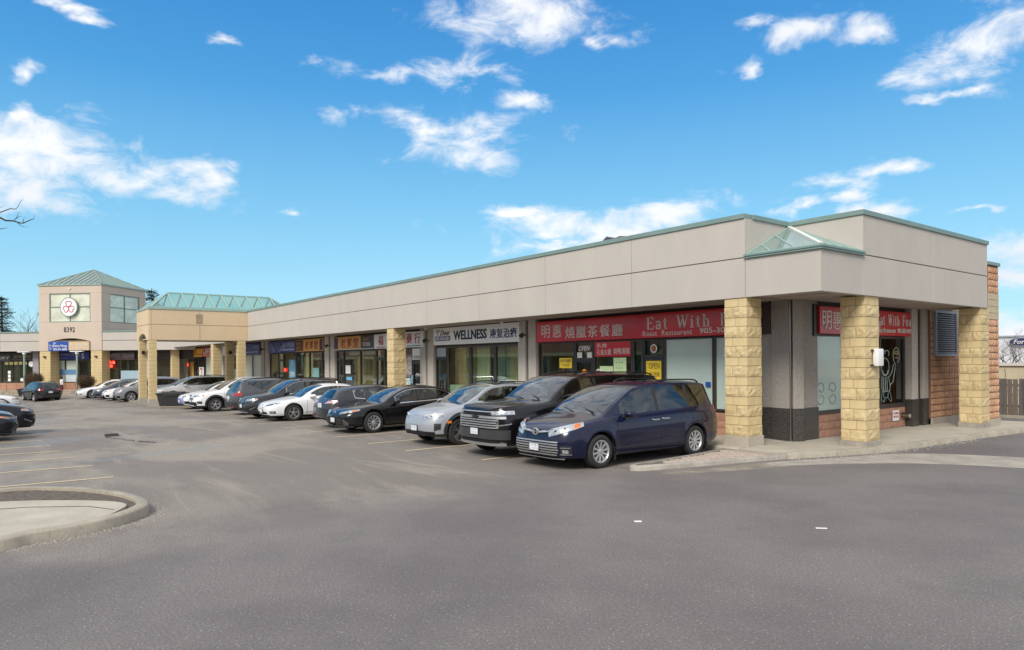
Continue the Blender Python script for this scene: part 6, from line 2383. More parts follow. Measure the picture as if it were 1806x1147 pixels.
def face_van(s, root):
    lamp(s, .43, 1.25, .665, .885, .80, .965, LAMPGL, curve=.035, amber=(.72, .90))
    for k in range(6):
        z = .30 + k * .052
        s.wrap('grille_bar', 0, .64 + .02 * k if k < 3 else .66, z, z + .024, SATIN, n=12, nz=1, eps=.022, depth=.03)
    s.wrap('grille_back', 0, .66, .285, .60, UNDER, n=12, eps=.003)
    s.wrap('upper_grille', .0, .50, lambda t: .70 + .03 * t, lambda t: .765 + .05 * t, UNDER, n=8, eps=.006)
    s.wrap('grille_wing', .05, .52, lambda t: .725 + .05 * t, lambda t: .762 + .05 * t, SATIN, n=8, nz=1, eps=.022, depth=.03)
    s.wrap('lower_lip', 0, .80, .225, .245, CHROME, n=12, nz=1, eps=.02)
    s.wrap('fog_recess', .72, .95, .33, .50, BLACKP, n=6, eps=.006)
    s.wrap('fog_lamp', .76, .88, .35, .42, LAMPGL, n=4, eps=.012)
    s.wrap('fog_trim', .70, .95, .318, .332, CHROME, n=5, nz=1, eps=.016)
    s.wrap('fog_trim', .72, .92, .455, .468, CHROME, n=5, nz=1, eps=.016)
    s.oval(.755, .10, .068, SATIN, 'toyota')
    tail_common(s, 'van')
    # sliding door rail and fuel flap lines
    s.flank('slide_rail', s.xr - .25, s.L - .55, s.belt(s.xr) - .085, s.belt(s.xr) - .072, UNDER, eps=.002, depth=.004)
    s.flank('lower_crease', s.xf + s.Ra + .2, s.xr - s.Ra - .15, s.sill + .15, s.sill + .165, CHROME if False else MATS['paint_navy_lit'], eps=.004, depth=.006) if 'paint_navy_lit' in MATS else None
    s.wrap('mudflap', 0, .001, .2, .21, BLACKP, n=1)
    for c in (s.xf, s.xr):
        for sg in (1, -1):
            MB().box(c + s.Ra - .0, c + s.Ra + .015, sg * (s.hw - .2) if sg > 0 else -(s.hw - .02), (s.hw - .02) if sg > 0 else -(s.hw - .2), .13, .42).build('mud_guard', BLACKP, root)


def face_big(s, root):
    # tall chrome barred grille of the large SUV
    s.wrap('grille_back', 0, .80, .66, 1.085, UNDER, n=12, eps=.002)
    for z in (.69, .745, .80, .855):
        s.wrap('grille_bar', 0, .76, z, z + .026, SATIN, n=12, nz=1, eps=.022, depth=.03)
    s.wrap('grille_bar', 0, .95, .905, .962, SATIN, n=14, nz=1, eps=.026, depth=.04)
    s.wrap('grille_bar', 0, .70, 1.048, 1.070, SATIN, n=12, nz=1, eps=.018, depth=.03)
    s.wrap('grille_bar', 0, .70, .995, 1.010, DARKCHROME, n=12, nz=1, eps=.016, depth=.03)
    s.wrap('headlamp', .62, 1.16, lambda t: .985 + .02 * t, lambda t: 1.075 + .015 * t, LAMPGL, n=10, eps=.014)
    s.wrap('lamp_hook', .72, .78, .70, .915, CHROME, n=2, eps=.022)
    s.wrap('lamp_hook', .78, 1.10, lambda t: .74 + .05 * t, lambda t: .775 + .03 * t, CHROME, n=6, nz=1, eps=.018)
    s.wrap('front_bumper', 0, 1.05, .44, .655, mat('bumper_graphite', (.035, .035, .038), rough=.35, coat=.5), n=14, eps=.035, depth=.06)
    s.wrap('lower_grille', 0, .75, .36, .47, UNDER, n=10, eps=.01)
    s.wrap('skid_bar', 0, .95, lambda t: .28 + .02 * t, lambda t: .345 + .015 * t, SATIN, n=12, eps=.03, depth=.05)
    o = link('badge', None, root)
    p = s.wrapP(0, .937, 0, .035)
    MB().box(p[0] - .012, p[0] + .01, -.13, .13, .918, .956).box(p[0] - .0125, p[0] + .009, -.05, .05, .895, .979).build('bow_tie', BLACKM, o)
    tail_common(s, 'van')


def face_ev(s, root):
    lamp(s, .42, 1.02, .695, .775, .78, .86, LAMPGL, curve=.022)
    s.wrap('lamp_brow', .42, 1.02, lambda t: .772 + .068 * t + .018 * math.sin(PI * t), lambda t: .785 + .068 * t + .018 * math.sin(PI * t), WHITEP, n=12, nz=1, eps=.014)
    s.wrap('light_bar', .07, .42, .735, .765, DARKCHROME, n=6, nz=1, eps=.012)
    s.wrap('light_bar_edge', .07, .42, .765, .772, CHROME, n=6, nz=1, eps=.014)
    s.wrap('lower_grille', 0, .80, lambda t: .265 + .05 * t ** 2, lambda t: .40 - .02 * t, UNDER, n=12, eps=.004)
    mesh_ = MB()
    for r in range(4):
        for c in range(-9, 10):
            if abs(c) * .078 < .76:
                p = s.wrapP(c * .078 + (r % 2) * .039, .285 + r * .03, 0, .010)
                mesh_.obox(p, (.003, 0, 0), (0, .024, 0), (0, 0, .006))
    o = mesh_.build('grille_mesh', DARKCHROME, root); o['kind'] = 'stuff'
    s.wrap('air_vent', .78, .96, lambda t: .40 + .06 * t, lambda t: .60 - .0 * t, BLACKP, n=6, eps=.006)
    for k in range(4):
        s.wrap('vent_bar', .79, .95, .44 + .04 * k, .452 + .04 * k, pm_(s), n=3, nz=1, eps=.012)
    s.wrap('side_marker', 1.12, 1.24, .60, .66, AMBER, n=3, eps=.012)
    s.oval(.745, .062, .062, CHROME, 'vw')
    tail_common(s, 'suv')


def pm_(s): return DARKCHROME


def face_camry(s, root):
    lamp(s, .42, 1.18, .585, .72, .665, .765, LAMPGL, curve=.012, amber=(.66, .9))
    s.wrap('upper_grille', 0, .44, lambda t: .60 + .0 * t, lambda t: .665, UNDER, n=8, eps=.006)
    s.wrap('grille_wing', .02, .46, lambda t: .66 - .035 * t, lambda t: .682 - .028 * t, pm_(s), n=8, nz=1, eps=.02)
    s.wrap('lower_grille', 0, .64, .27, lambda t: .56 - .10 * t, UNDER, n=10, eps=.004)
    for k in range(3):
        s.wrap('grille_bar', 0, .55, .32 + k * .055, .332 + k * .055, GREYP, n=8, nz=1, eps=.009)
    s.wrap('side_fin', .62, .80, lambda t: .27 + .0 * t, lambda t: .47 - .12 * t, GREYP, n=5, eps=.022)
    s.wrap('air_vent', .78, 1.0, .32, .46, UNDER, n=5, eps=.006)
    s.wrap('front_lip', 0, .95, .215, .235, GREYP, n=12, nz=1, eps=.024)
    s.oval(.635, .085, .058, CHROME, 'toyota')
    tail_common(s, 'car')


def face_accord(s, root):
    lamp(s, .36, 1.12, .575, .72, .655, .755, LAMPGL, curve=.015, amber=None)
    s.wrap('lamp_inner', .60, .98, lambda t: .64 + .04 * t, lambda t: .68 + .045 * t, LAMPDK, n=5, eps=.012)
    s.wrap('grille', 0, .38, .555, .665, UNDER, n=8, eps=.006)
    for k in range(3):
        s.wrap('grille_bar', 0, .36, .575 + .032 * k, .585 + .032 * k, CHROME, n=6, nz=1, eps=.012)
    s.wrap('lower_grille', 0, .50, .29, .38, UNDER, n=8, eps=.006)
    s.wrap('fog_recess', .68, .92, .33, .42, BLACKP, n=5, eps=.006)
    s.wrap('fog_lamp', .72, .86, .355, .395, LAMPGL, n=4, eps=.012)
    s.oval(.61, .07, .055, CHROME, 'h')
    tail_common(s, 'car')


def face_suv(s, root):
    lamp(s, .40, 1.05, .73, .80, .83, .865, LAMPGL, curve=.01, amber=(.8, .95))
    s.wrap('grille', 0, .40, .62, .82, UNDER, n=8, eps=.006)
    s.wrap('grille_v', .06, .36, lambda t: .62 + .20 * t, lambda t: .66 + .20 * t - .02 * t, CHROME, n=6, nz=1, eps=.02) if s.vgrille else [s.wrap('grille_bar', 0, .38, .66 + .05 * k, .672 + .05 * k, CHROME, n=6, nz=1, eps=.012) for k in range(3)]
    s.wrap('lower_grille', 0, .70, .34, .50, UNDER, n=8, eps=.006)
    s.wrap('skid_plate', 0, .62, .27, .305, ALU, n=8, nz=1, eps=.02)
    s.wrap('fog_recess', .74, .98, .42, .54, UNDER, n=5, eps=.008)
    s.wrap('fog_trim', .72, 1.0, lambda t: .40 + .12 * t, lambda t: .418 + .12 * t, CHROME, n=5, nz=1, eps=.014)
    s.oval(.74, .06, .06, CHROME, s.badge)
    tail_common(s, 'suv')


def face_hatch(s, root):
    lamp(s, .40, 1.05, .60, .70, .70, .76, LAMPGL, curve=.01, amber=(.75, .93))
    s.wrap('grille', 0, .38, .56, .66, UNDER, n=8, eps=.006)
    s.wrap('lower_grille', 0, .55, .27, .42, UNDER, n=8, eps=.006)
    s.wrap('fog_recess', .66, .92, .30, .44, UNDER, n=5, eps=.006)
    s.wrap('fog_trim', .66, .94, lambda t: .46 - .02 * t, lambda t: .48 - .02 * t, CHROME, n=5, nz=1, eps=.012) if s.fogchrome else None
    s.oval(.635, .055, .05, CHROME, s.badge, end=0)
    if s.badge_r: s.oval(s.rplate + .2, .055, .045, CHROME, s.badge, end=1)
    tail_common(s, 'car')


def base(**k):
    d = dict(sill=.24, clad=0, cladgrey=False, flare=.02, lean=.16, leanr=.10, wr=.335, rim=.225, spokes=10, twin=False, spw=.016, rimm=ALU, roofglass=None, rails=None, railm=BLACKM,
             trim=None, hm=None, mm=None, seat=SEAT, gl_f=GL_SIDE, gl_b=GL_DARK, gl_r=GL_DARK, fplate=.45, rplate=.80, mir=.42, tlm=LAMPRED, tls=(.42, .86), tl=(.78, .82, .92, .95), vgrille=False, badge='toyota',
             fogchrome=False, badge_r=False, dlo=const(0), handles=(2.2, 2.9), key='c')
    d.update(k)
    return Car(**d)


def P_(name, col, metal=.3, rough=.30):
    return paint('paint_' + name, col, metal, rough)


SOUTH = -PI / 2
NORTH = PI / 2
RIMM = mat('machined_rim', (.60, .60, .61), rough=.32, metal=.75)
RIMD = mat('dark_rim', (.05, .05, .055), rough=.3, metal=.6)
SILV = mat('rim_silver', (.50, .50, .51), rough=.35, metal=.6)


def van(**k):
    L = 5.09
    d = dict(key='van', L=L, W=1.985, fo=.95, wb=3.03, wr=.345, rim=.235, spokes=10, spw=.020, rimm=RIMM,
             top_k=[(0, .80), (.04, .835), (.14, .885), (.5, .98), (.95, 1.055), (1.10, 1.09), (1.5, 1.33), (1.95, 1.56), (2.2, 1.655), (2.7, 1.715), (3.4, 1.735), (4.3, 1.72), (4.72, 1.685), (4.80, 1.62), (4.93, 1.30), (5.0, 1.06), (5.09, .80)],
             belt_k=[(0, .775), (.1, .81), (.3, .86), (.6, .92), (1.1, .985), (1.8, 1.01), (3.0, 1.05), (4.2, 1.09), (4.75, 1.10), (5.0, 1.0), (5.09, .78)],
             wt_k=[(0, .80), (.5, .80), (1.1, .83), (1.6, .80), (2.2, .715), (3.0, .71), (4.6, .69), (4.8, .70), (5.09, .80)],
             ws=(1.13, 2.17), rw=(4.76, 4.98), sw=[(1.62, 2.72), (2.83, 3.82), (3.92, 4.66)], cab_end=4.6, seams=(1.42, 2.77, 3.87), handles=(2.62, 2.95), hm=CHROME, rails=(2.95, 4.55), railm=BLACKM,
             fplate=.44, rplate=.86, tl=(.92, .98, 1.10, 1.12), tls=(.45, 1.0), face=face_van, gl_f=GL_SIDE, gl_b=GL_DARK, dlo=pchip([(0, 0), (4.2, 0), (4.66, .25), (5.1, .3)]), mir=.55, lean=.22)
    d.update(k)
    return base(**d)


def suv(**k):
    L = 4.65
    d = dict(key='suv', L=L, W=1.84, fo=.93, wb=2.70, wr=.355, rim=.235, spokes=5, twin=True, spw=.014, clad=.075, rimm=RIMM,
             top_k=[(0, .72), (.05, .82), (.15, .90), (.5, .99), (.95, 1.055), (1.12, 1.09), (1.5, 1.32), (1.9, 1.54), (2.15, 1.61), (2.6, 1.65), (3.3, 1.64), (3.95, 1.60), (4.2, 1.56), (4.28, 1.50), (4.45, 1.22), (4.55, 1.03), (4.65, .86)],
             belt_k=[(0, .68), (.1, .77), (.3, .88), (.6, .94), (1.1, 1.0), (2.0, 1.03), (3.0, 1.07), (3.9, 1.13), (4.3, 1.15), (4.55, .99), (4.65, .82)],
             wt_k=[(0, .80), (.5, .80), (1.1, .83), (1.6, .79), (2.2, .70), (3.0, .69), (4.1, .66), (4.3, .68), (4.65, .80)],
             ws=(1.14, 2.12), rw=(4.24, 4.53), sw=[(1.58, 2.42), (2.50, 3.28), (3.34, 3.95)], cab_end=4.1, seams=(1.36, 2.46, 3.31), handles=(2.28, 3.1), rails=(2.3, 4.05), railm=BLACKM,
             fplate=.55, rplate=.80, tl=(.90, .96, 1.04, 1.08), tls=(.40, .98), face=face_suv, dlo=pchip([(0, 0), (3.3, .02), (3.95, .45), (5, .5)]), badge='l')
    d.update(k)
    return base(**d)


def sedan(**k):
    L = 4.88
    d = dict(key='sedan', L=L, W=1.84, fo=.96, wb=2.82, wr=.33, rim=.222, spokes=10, spw=.012, rimm=SILV, flare=.015,
             top_k=[(0, .58), (.05, .66), (.15, .72), (.5, .80), (1.0, .88), (1.25, .93), (1.7, 1.19), (2.1, 1.365), (2.35, 1.42), (2.75, 1.445), (3.2, 1.43), (3.6, 1.37), (4.0, 1.22), (4.3, 1.10), (4.5, 1.07), (4.75, 1.05), (4.84, .98), (4.88, .88)],
             belt_k=[(0, .56), (.1, .62), (.3, .70), (.6, .77), (1.2, .87), (2.0, .91), (3.0, .95), (3.8, .995), (4.3, 1.02), (4.7, 1.0), (4.88, .84)],
             wt_k=[(0, .80), (.5, .82), (1.2, .85), (1.7, .78), (2.3, .68), (3.0, .67), (3.6, .66), (4.2, .76), (4.6, .80), (4.88, .80)],
             ws=(1.27, 2.28), rw=(3.42, 4.22), sw=[(1.72, 2.56), (2.64, 3.42), (3.45, 3.86)], cab_end=3.95, seams=(1.50, 2.60, 3.5), handles=(2.42, 3.28),
             fplate=.42, rplate=.72, tl=(.78, .80, .90, .92), tls=(.40, .95), face=face_camry, dlo=pchip([(0, 0), (3.3, .02), (3.86, .5), (5, .5)]), gl_b=GL_SIDE, gl_r=GL_SIDE, trim=CHROME)
    d.update(k)
    return base(**d)


def hatch(**k):
    L = 4.35
    d = dict(key='hatch', L=L, W=1.77, fo=.90, wb=2.60, wr=.32, rim=.215, spokes=7, spw=.015, rimm=RIMM, flare=.02,
             top_k=[(0, .60), (.05, .68), (.15, .74), (.5, .83), (.95, .92), (1.1, .95), (1.5, 1.18), (1.9, 1.36), (2.15, 1.42), (2.5, 1.45), (3.0, 1.43), (3.6, 1.36), (3.86, 1.31), (3.92, 1.27), (4.1, 1.08), (4.22, .97), (4.35, .86)],
             belt_k=[(0, .58), (.1, .64), (.3, .72), (.6, .79), (1.1, .89), (2.0, .93), (3.0, .98), (3.7, 1.05), (3.95, 1.06), (4.2, .93), (4.35, .80)],
             wt_k=[(0, .80), (.5, .82), (1.1, .84), (1.6, .78), (2.2, .69), (3.0, .67), (3.8, .64), (4.35, .78)],
             ws=(1.12, 2.08), rw=(3.90, 4.16), sw=[(1.55, 2.34), (2.42, 3.10), (3.13, 3.42)], cab_end=3.8, seams=(1.34, 2.38, 3.2), handles=(2.2, 2.95),
             fplate=.42, rplate=.78, tl=(.83, .88, .93, .96), tls=(.30, .98), tlm=LAMPPINK, face=face_hatch, dlo=pchip([(0, 0), (2.9, .02), (3.42, .45), (5, .5)]), gl_b=GL_SIDE, gl_r=GL_SIDE, trim=CHROME, badge='l', badge_r=True)
    d.update(k)
    return base(**d)


NAVYP = P_('navy', (.004, .006, .028), .0, .25)
BLACKPT = P_('black', (.005, .005, .006), 0, .22)
SILVP = P_('moonstone', (.36, .38, .41), .25, .35)
WHITEPT = P_('white', (.74, .74, .74), .0, .35)
GREYPT = P_('gunmetal', (.075, .08, .088), .15, .3)
DGREY = P_('dark_grey', (.030, .032, .037), .1, .3)
SILVER2 = P_('silver', (.80, .80, .80), .0, .35)
BLUEG = P_('slate_blue', (.06, .075, .11), .15, .3)

van().build('dark navy blue minivan with chrome barred grille parked nose out beside the corner column', NAVYP, (-1.42, -5.30), SOUTH)
c = suv(key='big', L=5.73, W=2.06, fo=.97, wb=3.40, wr=.40, rim=.28, clad=0, sill=.30, lean=.03, flare=.02, spokes=6,
        top_k=[(0, 1.08), (.02, 1.13), (.08, 1.185), (.5, 1.225), (1.2, 1.26), (1.42, 1.285), (1.75, 1.50), (2.1, 1.72), (2.35, 1.83), (2.8, 1.875), (3.6, 1.885), (5.0, 1.86), (5.42, 1.83), (5.50, 1.76), (5.6, 1.40), (5.66, 1.16), (5.73, .95)],
        belt_k=[(0, 1.06), (.05, 1.09), (.15, 1.12), (.5, 1.14), (1.4, 1.20), (2.5, 1.22), (4.0, 1.24), (5.3, 1.26), (5.62, 1.15), (5.73, .9)],
        wt_k=[(0, .88), (.5, .86), (1.4, .86), (1.9, .81), (2.4, .76), (3.5, .755), (5.4, .75), (5.73, .82)],
        ws=(1.44, 2.30), rw=(5.46, 5.63), sw=[(1.88, 2.95), (3.04, 3.98), (4.12, 5.30)], cab_end=5.3, seams=(1.70, 3.0, 4.05), handles=(2.82, 3.85), rails=(2.6, 5.3), fplate=.60, rplate=1.0, tl=(.95, .95, 1.30, 1.30), tls=(.62, .95), face=face_big, dlo=const(0), mir=.55)
c.build('large black full size SUV with tall chrome barred grille between minivan and silver crossover', BLACKPT, (-3.62, -5.25), SOUTH)
c = suv(key='ev', L=4.58, W=1.85, fo=.87, wb=2.77, clad=.085, lean=.20, fplate=.46, spokes=5, twin=True, rim=.25, wr=.36, rimm=mat('ev_rim', (.48, .46, .43), rough=.3, metal=.8),
        top_k=[(0, .74), (.04, .83), (.13, .90), (.5, .985), (.85, 1.04), (.98, 1.07), (1.5, 1.30), (1.85, 1.49), (2.15, 1.575), (2.6, 1.61), (3.2, 1.59), (3.85, 1.52), (4.1, 1.46), (4.18, 1.38), (4.38, 1.12), (4.48, 1.0), (4.58, .86)],
        belt_k=[(0, .71), (.1, .80), (.3, .88), (.6, .94), (1.0, .99), (2.0, 1.02), (3.0, 1.04), (3.9, 1.10), (4.2, 1.12), (4.48, .96), (4.58, .82)],
        ws=(1.0, 2.10), rw=(4.12, 4.42), sw=[(1.52, 2.38), (2.46, 3.2), (3.26, 3.8)], cab_end=4.0, seams=(1.3, 2.42, 3.24), face=face_ev, roofglass=(2.2, 3.8), railm=BLACKM, gl_b=GL_SIDE)
c.build('pale silver electric crossover with black roof parked nose out, left of the large black SUV', SILVP, (-6.62, -5.15), SOUTH)
sedan().build('glossy black sedan with chrome window trim parked nose out near the clinic', BLACKPT, (-11.2, -5.45), SOUTH)
hatch(wr=.32).build('dark grey hatchback reversed out, tail lamps towards the lane, beside the black sedan', DGREY, (-13.35, -.65), NORTH)
sedan(key='accord', spokes=5, twin=True, spw=.016, rimm=mat('accord_rim', (.50, .50, .50), rough=.3, metal=.8), L=4.87, face=face_accord, trim=None, seat=SEATL, mm=None).build('white sedan parked nose out with dark two tone wheels', WHITEPT, (-18.3, -5.35), SOUTH)
suv(key='rogue', vgrille=True, trim=CHROME).build('dark charcoal crossover with V grille parked behind the white sedan', DGREY, (-20.4, -5.5), SOUTH)
suv(key='rav', L=4.60, clad=.12, cladgrey=True, tl=(.90, .90, .97, 1.06), tls=(.55, 1.05)).build('steel grey crossover reversed out with red tail lamp and grey bumper', GREYPT, (-23.8, -.45), NORTH)
c = suv(key='tig', L=4.70, spokes=5, twin=True, badge='vw', clad=.085, railm=ALU)
c.build('white crossover with black wheel arches parked nose out beside the grey reversed one', WHITEPT, (-27.9, -5.7), SOUTH)
c = hatch(key='mod3', L=4.6, W=1.84, wb=2.75)
rt = c.build('white hatchback with a blue patterned wrap on its nose', WHITEPT, (-30.7, -5.6), SOUTH)
c.root = rt
# blue wrap follows the bumper
WRAP = mat('wrap_blue', (.05, .06, .42), rough=.35, var=.5, vscale=14, col2=(.45, .48, .75), coat=.6)
for o in c.wrap('nose_wrap', .0, .62, .30, .66, WRAP, end=0, n=10, nz=6, eps=.016):
    pass
van(key='van2', top_k=[(0, .60), (.05, .70), (.16, .80), (.5, .93), (.95, 1.03), (1.10, 1.07), (1.5, 1.32), (1.95, 1.55), (2.2, 1.65), (2.7, 1.70), (3.4, 1.715), (4.3, 1.69), (4.72, 1.63), (4.80, 1.57), (4.93, 1.27), (5.0, 1.04), (5.09, .80)], spokes=7, hm=None, rimm=SILV, face=face_hatch, fogchrome=True, badge='toyota', tl=(.9, .95, 1.05, 1.1)).build('silver minivan parked behind the black salt bin, seen past the canopy column', SILVER2, (-42.3, -4.6), SOUTH)
suv(key='civ', L=4.5, clad=0, railm=ALU, face=face_hatch, fogchrome=True, badge='h').build('grey crossover with bright fog lamp trim directly left of the canopy columns', P_('steel', (.22, .225, .24), .2, .3), (-45.1, -6.6), SOUTH)
hatch(key='civ2', L=4.5, face=face_hatch, fogchrome=True, badge='h').build('silver hatchback with chrome nose trim beside the slate blue hatchback', SILVER2, (-47.7, -6.9), SOUTH)
hatch(key='pri', L=4.48, W=1.76, wb=2.70, spokes=8, rimm=SILV,
      top_k=[(0, .56), (.05, .66), (.15, .73), (.5, .84), (.85, .95), (1.4, 1.22), (1.9, 1.42), (2.2, 1.49), (2.7, 1.50), (3.3, 1.45), (3.8, 1.33), (4.1, 1.22), (4.2, 1.15), (4.35, .98), (4.48, .86)], ws=(.9, 2.1)).build('slate blue hatchback with steel wheel covers parked left of the silver noses', BLUEG, (-50.9, -7.1), SOUTH)
sedan(key='wh3', face=face_accord).build('white sedan nose just showing behind the slate blue hatchback', WHITEPT, (-53.4, -7.9), SOUTH)
# moving SUV
suv(key='mov', tls=(.42, .98), trim=None, badge='l').build('black SUV driving away along the far lane with its tail lamps lit', BLACKPT, (-57.5, -10.5), PI + .22, name='moving_car', z=-.58, scale=.93)
# cars at the left edge
sedan(key='lex', face=face_camry, top_k=[(0, .62), (.05, .74), (.15, .82), (.5, .90), (1.0, .97), (1.25, 1.02), (1.7, 1.26), (2.1, 1.44), (2.35, 1.50), (2.75, 1.52), (3.2, 1.50), (3.6, 1.42), (4.0, 1.26), (4.3, 1.14), (4.5, 1.1), (4.75, 1.06), (4.84, .98), (4.88, .88)]).build('black sedan nose at the left edge, nearer of the two dark cars', P_('ink', (.010, .012, .018), .3, .25), (-16.9, -13.35), NORTH)
suv(key='blk2', clad=0, railm=BLACKM).build('black SUV nose at the left edge, just beyond the black sedan', P_('ink', (.010, .012, .018), .3, .25), (-19.3, -12.75), NORTH)
suv(key='w1', clad=.06).build('white SUV nose at the left edge, farther of the two white cars', WHITEPT, (-39.6, -12.15), NORTH)
hatch(key='w2').build('white hatchback nose at the left edge, nearer of the two white cars', WHITEPT, (-36.6, -12.85), NORTH)


# ------------------------------------------------------------------ beyond the building, right edge
FW = [mat('weathered_board_%s' % 'abc'[i], c, rough=.95, bump=.006, bscale=18, var=.35, vscale=6, stretch=(1, 1, .12), dirt=.5) for i, c in enumerate([(.13, .115, .105), (.085, .075, .072), (.16, .13, .11)])]
fn = empty('wooden_fence', (0, 16.1, 0), label='weathered grey board fence behind the building at the right edge', cat='fence')
rr = random.Random(9)
fm = [[MB().box(-.075, .075, -.012, .012, 0, 1.36).mesh('board', FW[i])][0] for i in range(3)]
for k in range(74):
    x = -2.2 + k * .17
    o = link('board', fm[rr.randrange(3)], fn, (x, (k % 2) * .03, .04 + rr.uniform(-.02, .02)), None)
    o.rotation_euler = (rr.uniform(-.02, .02), rr.uniform(-.012, .012), rr.uniform(-.03, .03))
for z in (.35, 1.12):
    MB().box(-2.4, 10.4, .045, .085, z, z + .09).build('rail', FW[0], fn)
for k in range(5):
    MB().box(-2.2 + k * 3.1, -2.1 + k * 3.1, .09, .18, 0, 1.3).build('fence_post', FW[1], fn)
tag(MB().box(-4, 14, 15.55, 20.8, -.05, .035).build('dirt_verge', mat('dry_verge', (.27, .21, .14), rough=1, var=.4, vscale=6, dirt=.5)), kind='structure')
tag(MB().box(-4, 14, 15.4, 15.55, -.05, .10).build('kerb', CONC2), kind='structure')
w = empty('boundary_wall', label='low cream rendered wall with pale coping and bare vines behind the fence', cat='wall')
MB().box(-6, 14, 20.8, 21.05, 0, 1.84).build('wall', mat('cream_render', (.50, .43, .30), rough=.95, var=.1, vscale=1, dirt=.2), w)
MB().box(-6.05, 14.05, 20.72, 21.12, 1.842, 1.96).build('coping', mat('pale_coping', (.60, .56, .50), rough=.9), w)
mb = MB()
for k in range(26):
    x = -3 + k * .55 + rr.uniform(-.2, .2)
    pts = [(x, 20.77, .5)]
    a = rr.uniform(.3, 2.8)
    for q in range(9):
        a += rr.uniform(-.6, .7)
        p = pts[-1]
        pts.append((p[0] + .16 * math.cos(a), 20.77, min(1.8, max(.6, p[2] + .16 * math.sin(a)))))
    mb.tube(pts, .009, 3)
mb.build('vine', mat('vine_dark', (.06, .045, .035), rough=1), w)
b = empty('dealership_building', label='distant white showroom building with a blue oval sign', cat='building')
WB = mat('white_cladding', (.66, .66, .68), rough=.5, var=.04, vscale=.2)
MB().box(-30, 20, 82, 110, 0, 4.6).build('wall', WB, b)
MB().box(-30.2, 20.2, 81.8, 110.2, 4.602, 4.75).build('roof_edge', mat('grey_edge', (.35, .36, .38), rough=.5), b)
for k in range(16):
    MB().box(-29 + k * 3, -28.94 + k * 3, 81.95, 81.999, 0, 4.6).build('cladding_joint', mat('grey_edge', (.35, .36, .38)), b)
for k in range(4):
    MB().box(-6 + k * 5, -3 + k * 5, 81.9, 81.98, .4, 2.6).build('window', mat('dark_glazing', (.04, .05, .06), rough=.1, coat=1), b)
s = empty('oval_sign', label='dark blue oval Ford sign with silver border on the distant white building', cat='sign')
cx_, cz_ = -18.9, 4.0
def ell(rx, rz, y, n=32): return [(cx_ + rx * math.cos(2 * PI * i / n), y, cz_ + rz * math.sin(2 * PI * i / n)) for i in range(n)]
def ellp(rx, rz, y0, y1, nm, m):
    mb = MB(); n = 32
    mb.v = ell(rx, rz, y0) + ell(rx, rz, y1)
    mb.f = [tuple(range(n)), tuple(range(2 * n - 1, n - 1, -1))] + [(i, n + i, n + (i + 1) % n, (i + 1) % n) for i in range(n)]
    mb.build(nm, m, s, fixn=True)
ellp(1.18, .50, 81.7, 81.89, 'border', mat('silver_border', (.5, .5, .52), rough=.4))
ellp(1.10, .43, 81.66, 81.70, 'oval', mat('oval_navy', (.01, .03, .12), rough=.4))
put_text('lettering', 'Ford', cx_ - .68, cx_ + .68, cz_ - .24, cz_ + .26, 81.64, CREAM, s, slant=.12, bold=.01)


# ------------------------------------------------------------------ trees
BARK = mat('bark_grey_brown', (.11, .085, .065), rough=.95, bump=.01, bscale=12, var=.2, vscale=6)
BARKD = mat('bark_dark', (.045, .035, .03), rough=.95)


def bare_tree(loc, h, seed, label, spread=.55, levels=6, r0=.16, bark=BARK, cat='tree', lean=(0, 0), fork=.28):
    r = random.Random(seed)
    o = empty('bare_tree', loc, label=label, cat=cat)
    tr, br, tw = MB(), MB(), MB()

    def grow(p, d, L, rad, lv):
        n = 5
        pts, rs = [p], [rad]
        for i in range(n):
            d = (d + Vector((r.gauss(0, .12), r.gauss(0, .12), r.gauss(0, .06) + .05))).normalized()
            p = p + d * L / n
            pts.append(p); rs.append(rad * (1 - .45 * (i + 1) / n))
        (tr if lv == 0 else br if lv < 3 else tw).tube(pts, rs, 7 if lv == 0 else 4 if lv < 3 else 3, cap=False)
        if lv >= levels: return
        k = 3 if lv < 3 else r.choice((2, 3))
        for c in range(k):
            a = r.uniform(0, 2 * PI)
            side = Vector((math.cos(a), math.sin(a), r.uniform(-.1, .35)))
            t = r.uniform(.45, 1) if c else 1
            q = pts[max(1, int(round(t * n)))]
            nd = (d * (1 - spread) + side * spread).normalized()
            grow(q, nd, L * r.uniform(.62, .82), rad * .55 * r.uniform(.8, 1.1), lv + 1)
    grow(Vector((0, 0, 0)), Vector((lean[0], lean[1], 1)).normalized(), h * fork, r0, 0)
    tr.build('trunk', bark, o, smooth=60); br.build('branch', bark, o)
    q = tw.build('twigs', bark, o); q['kind'] = 'stuff'
    return o


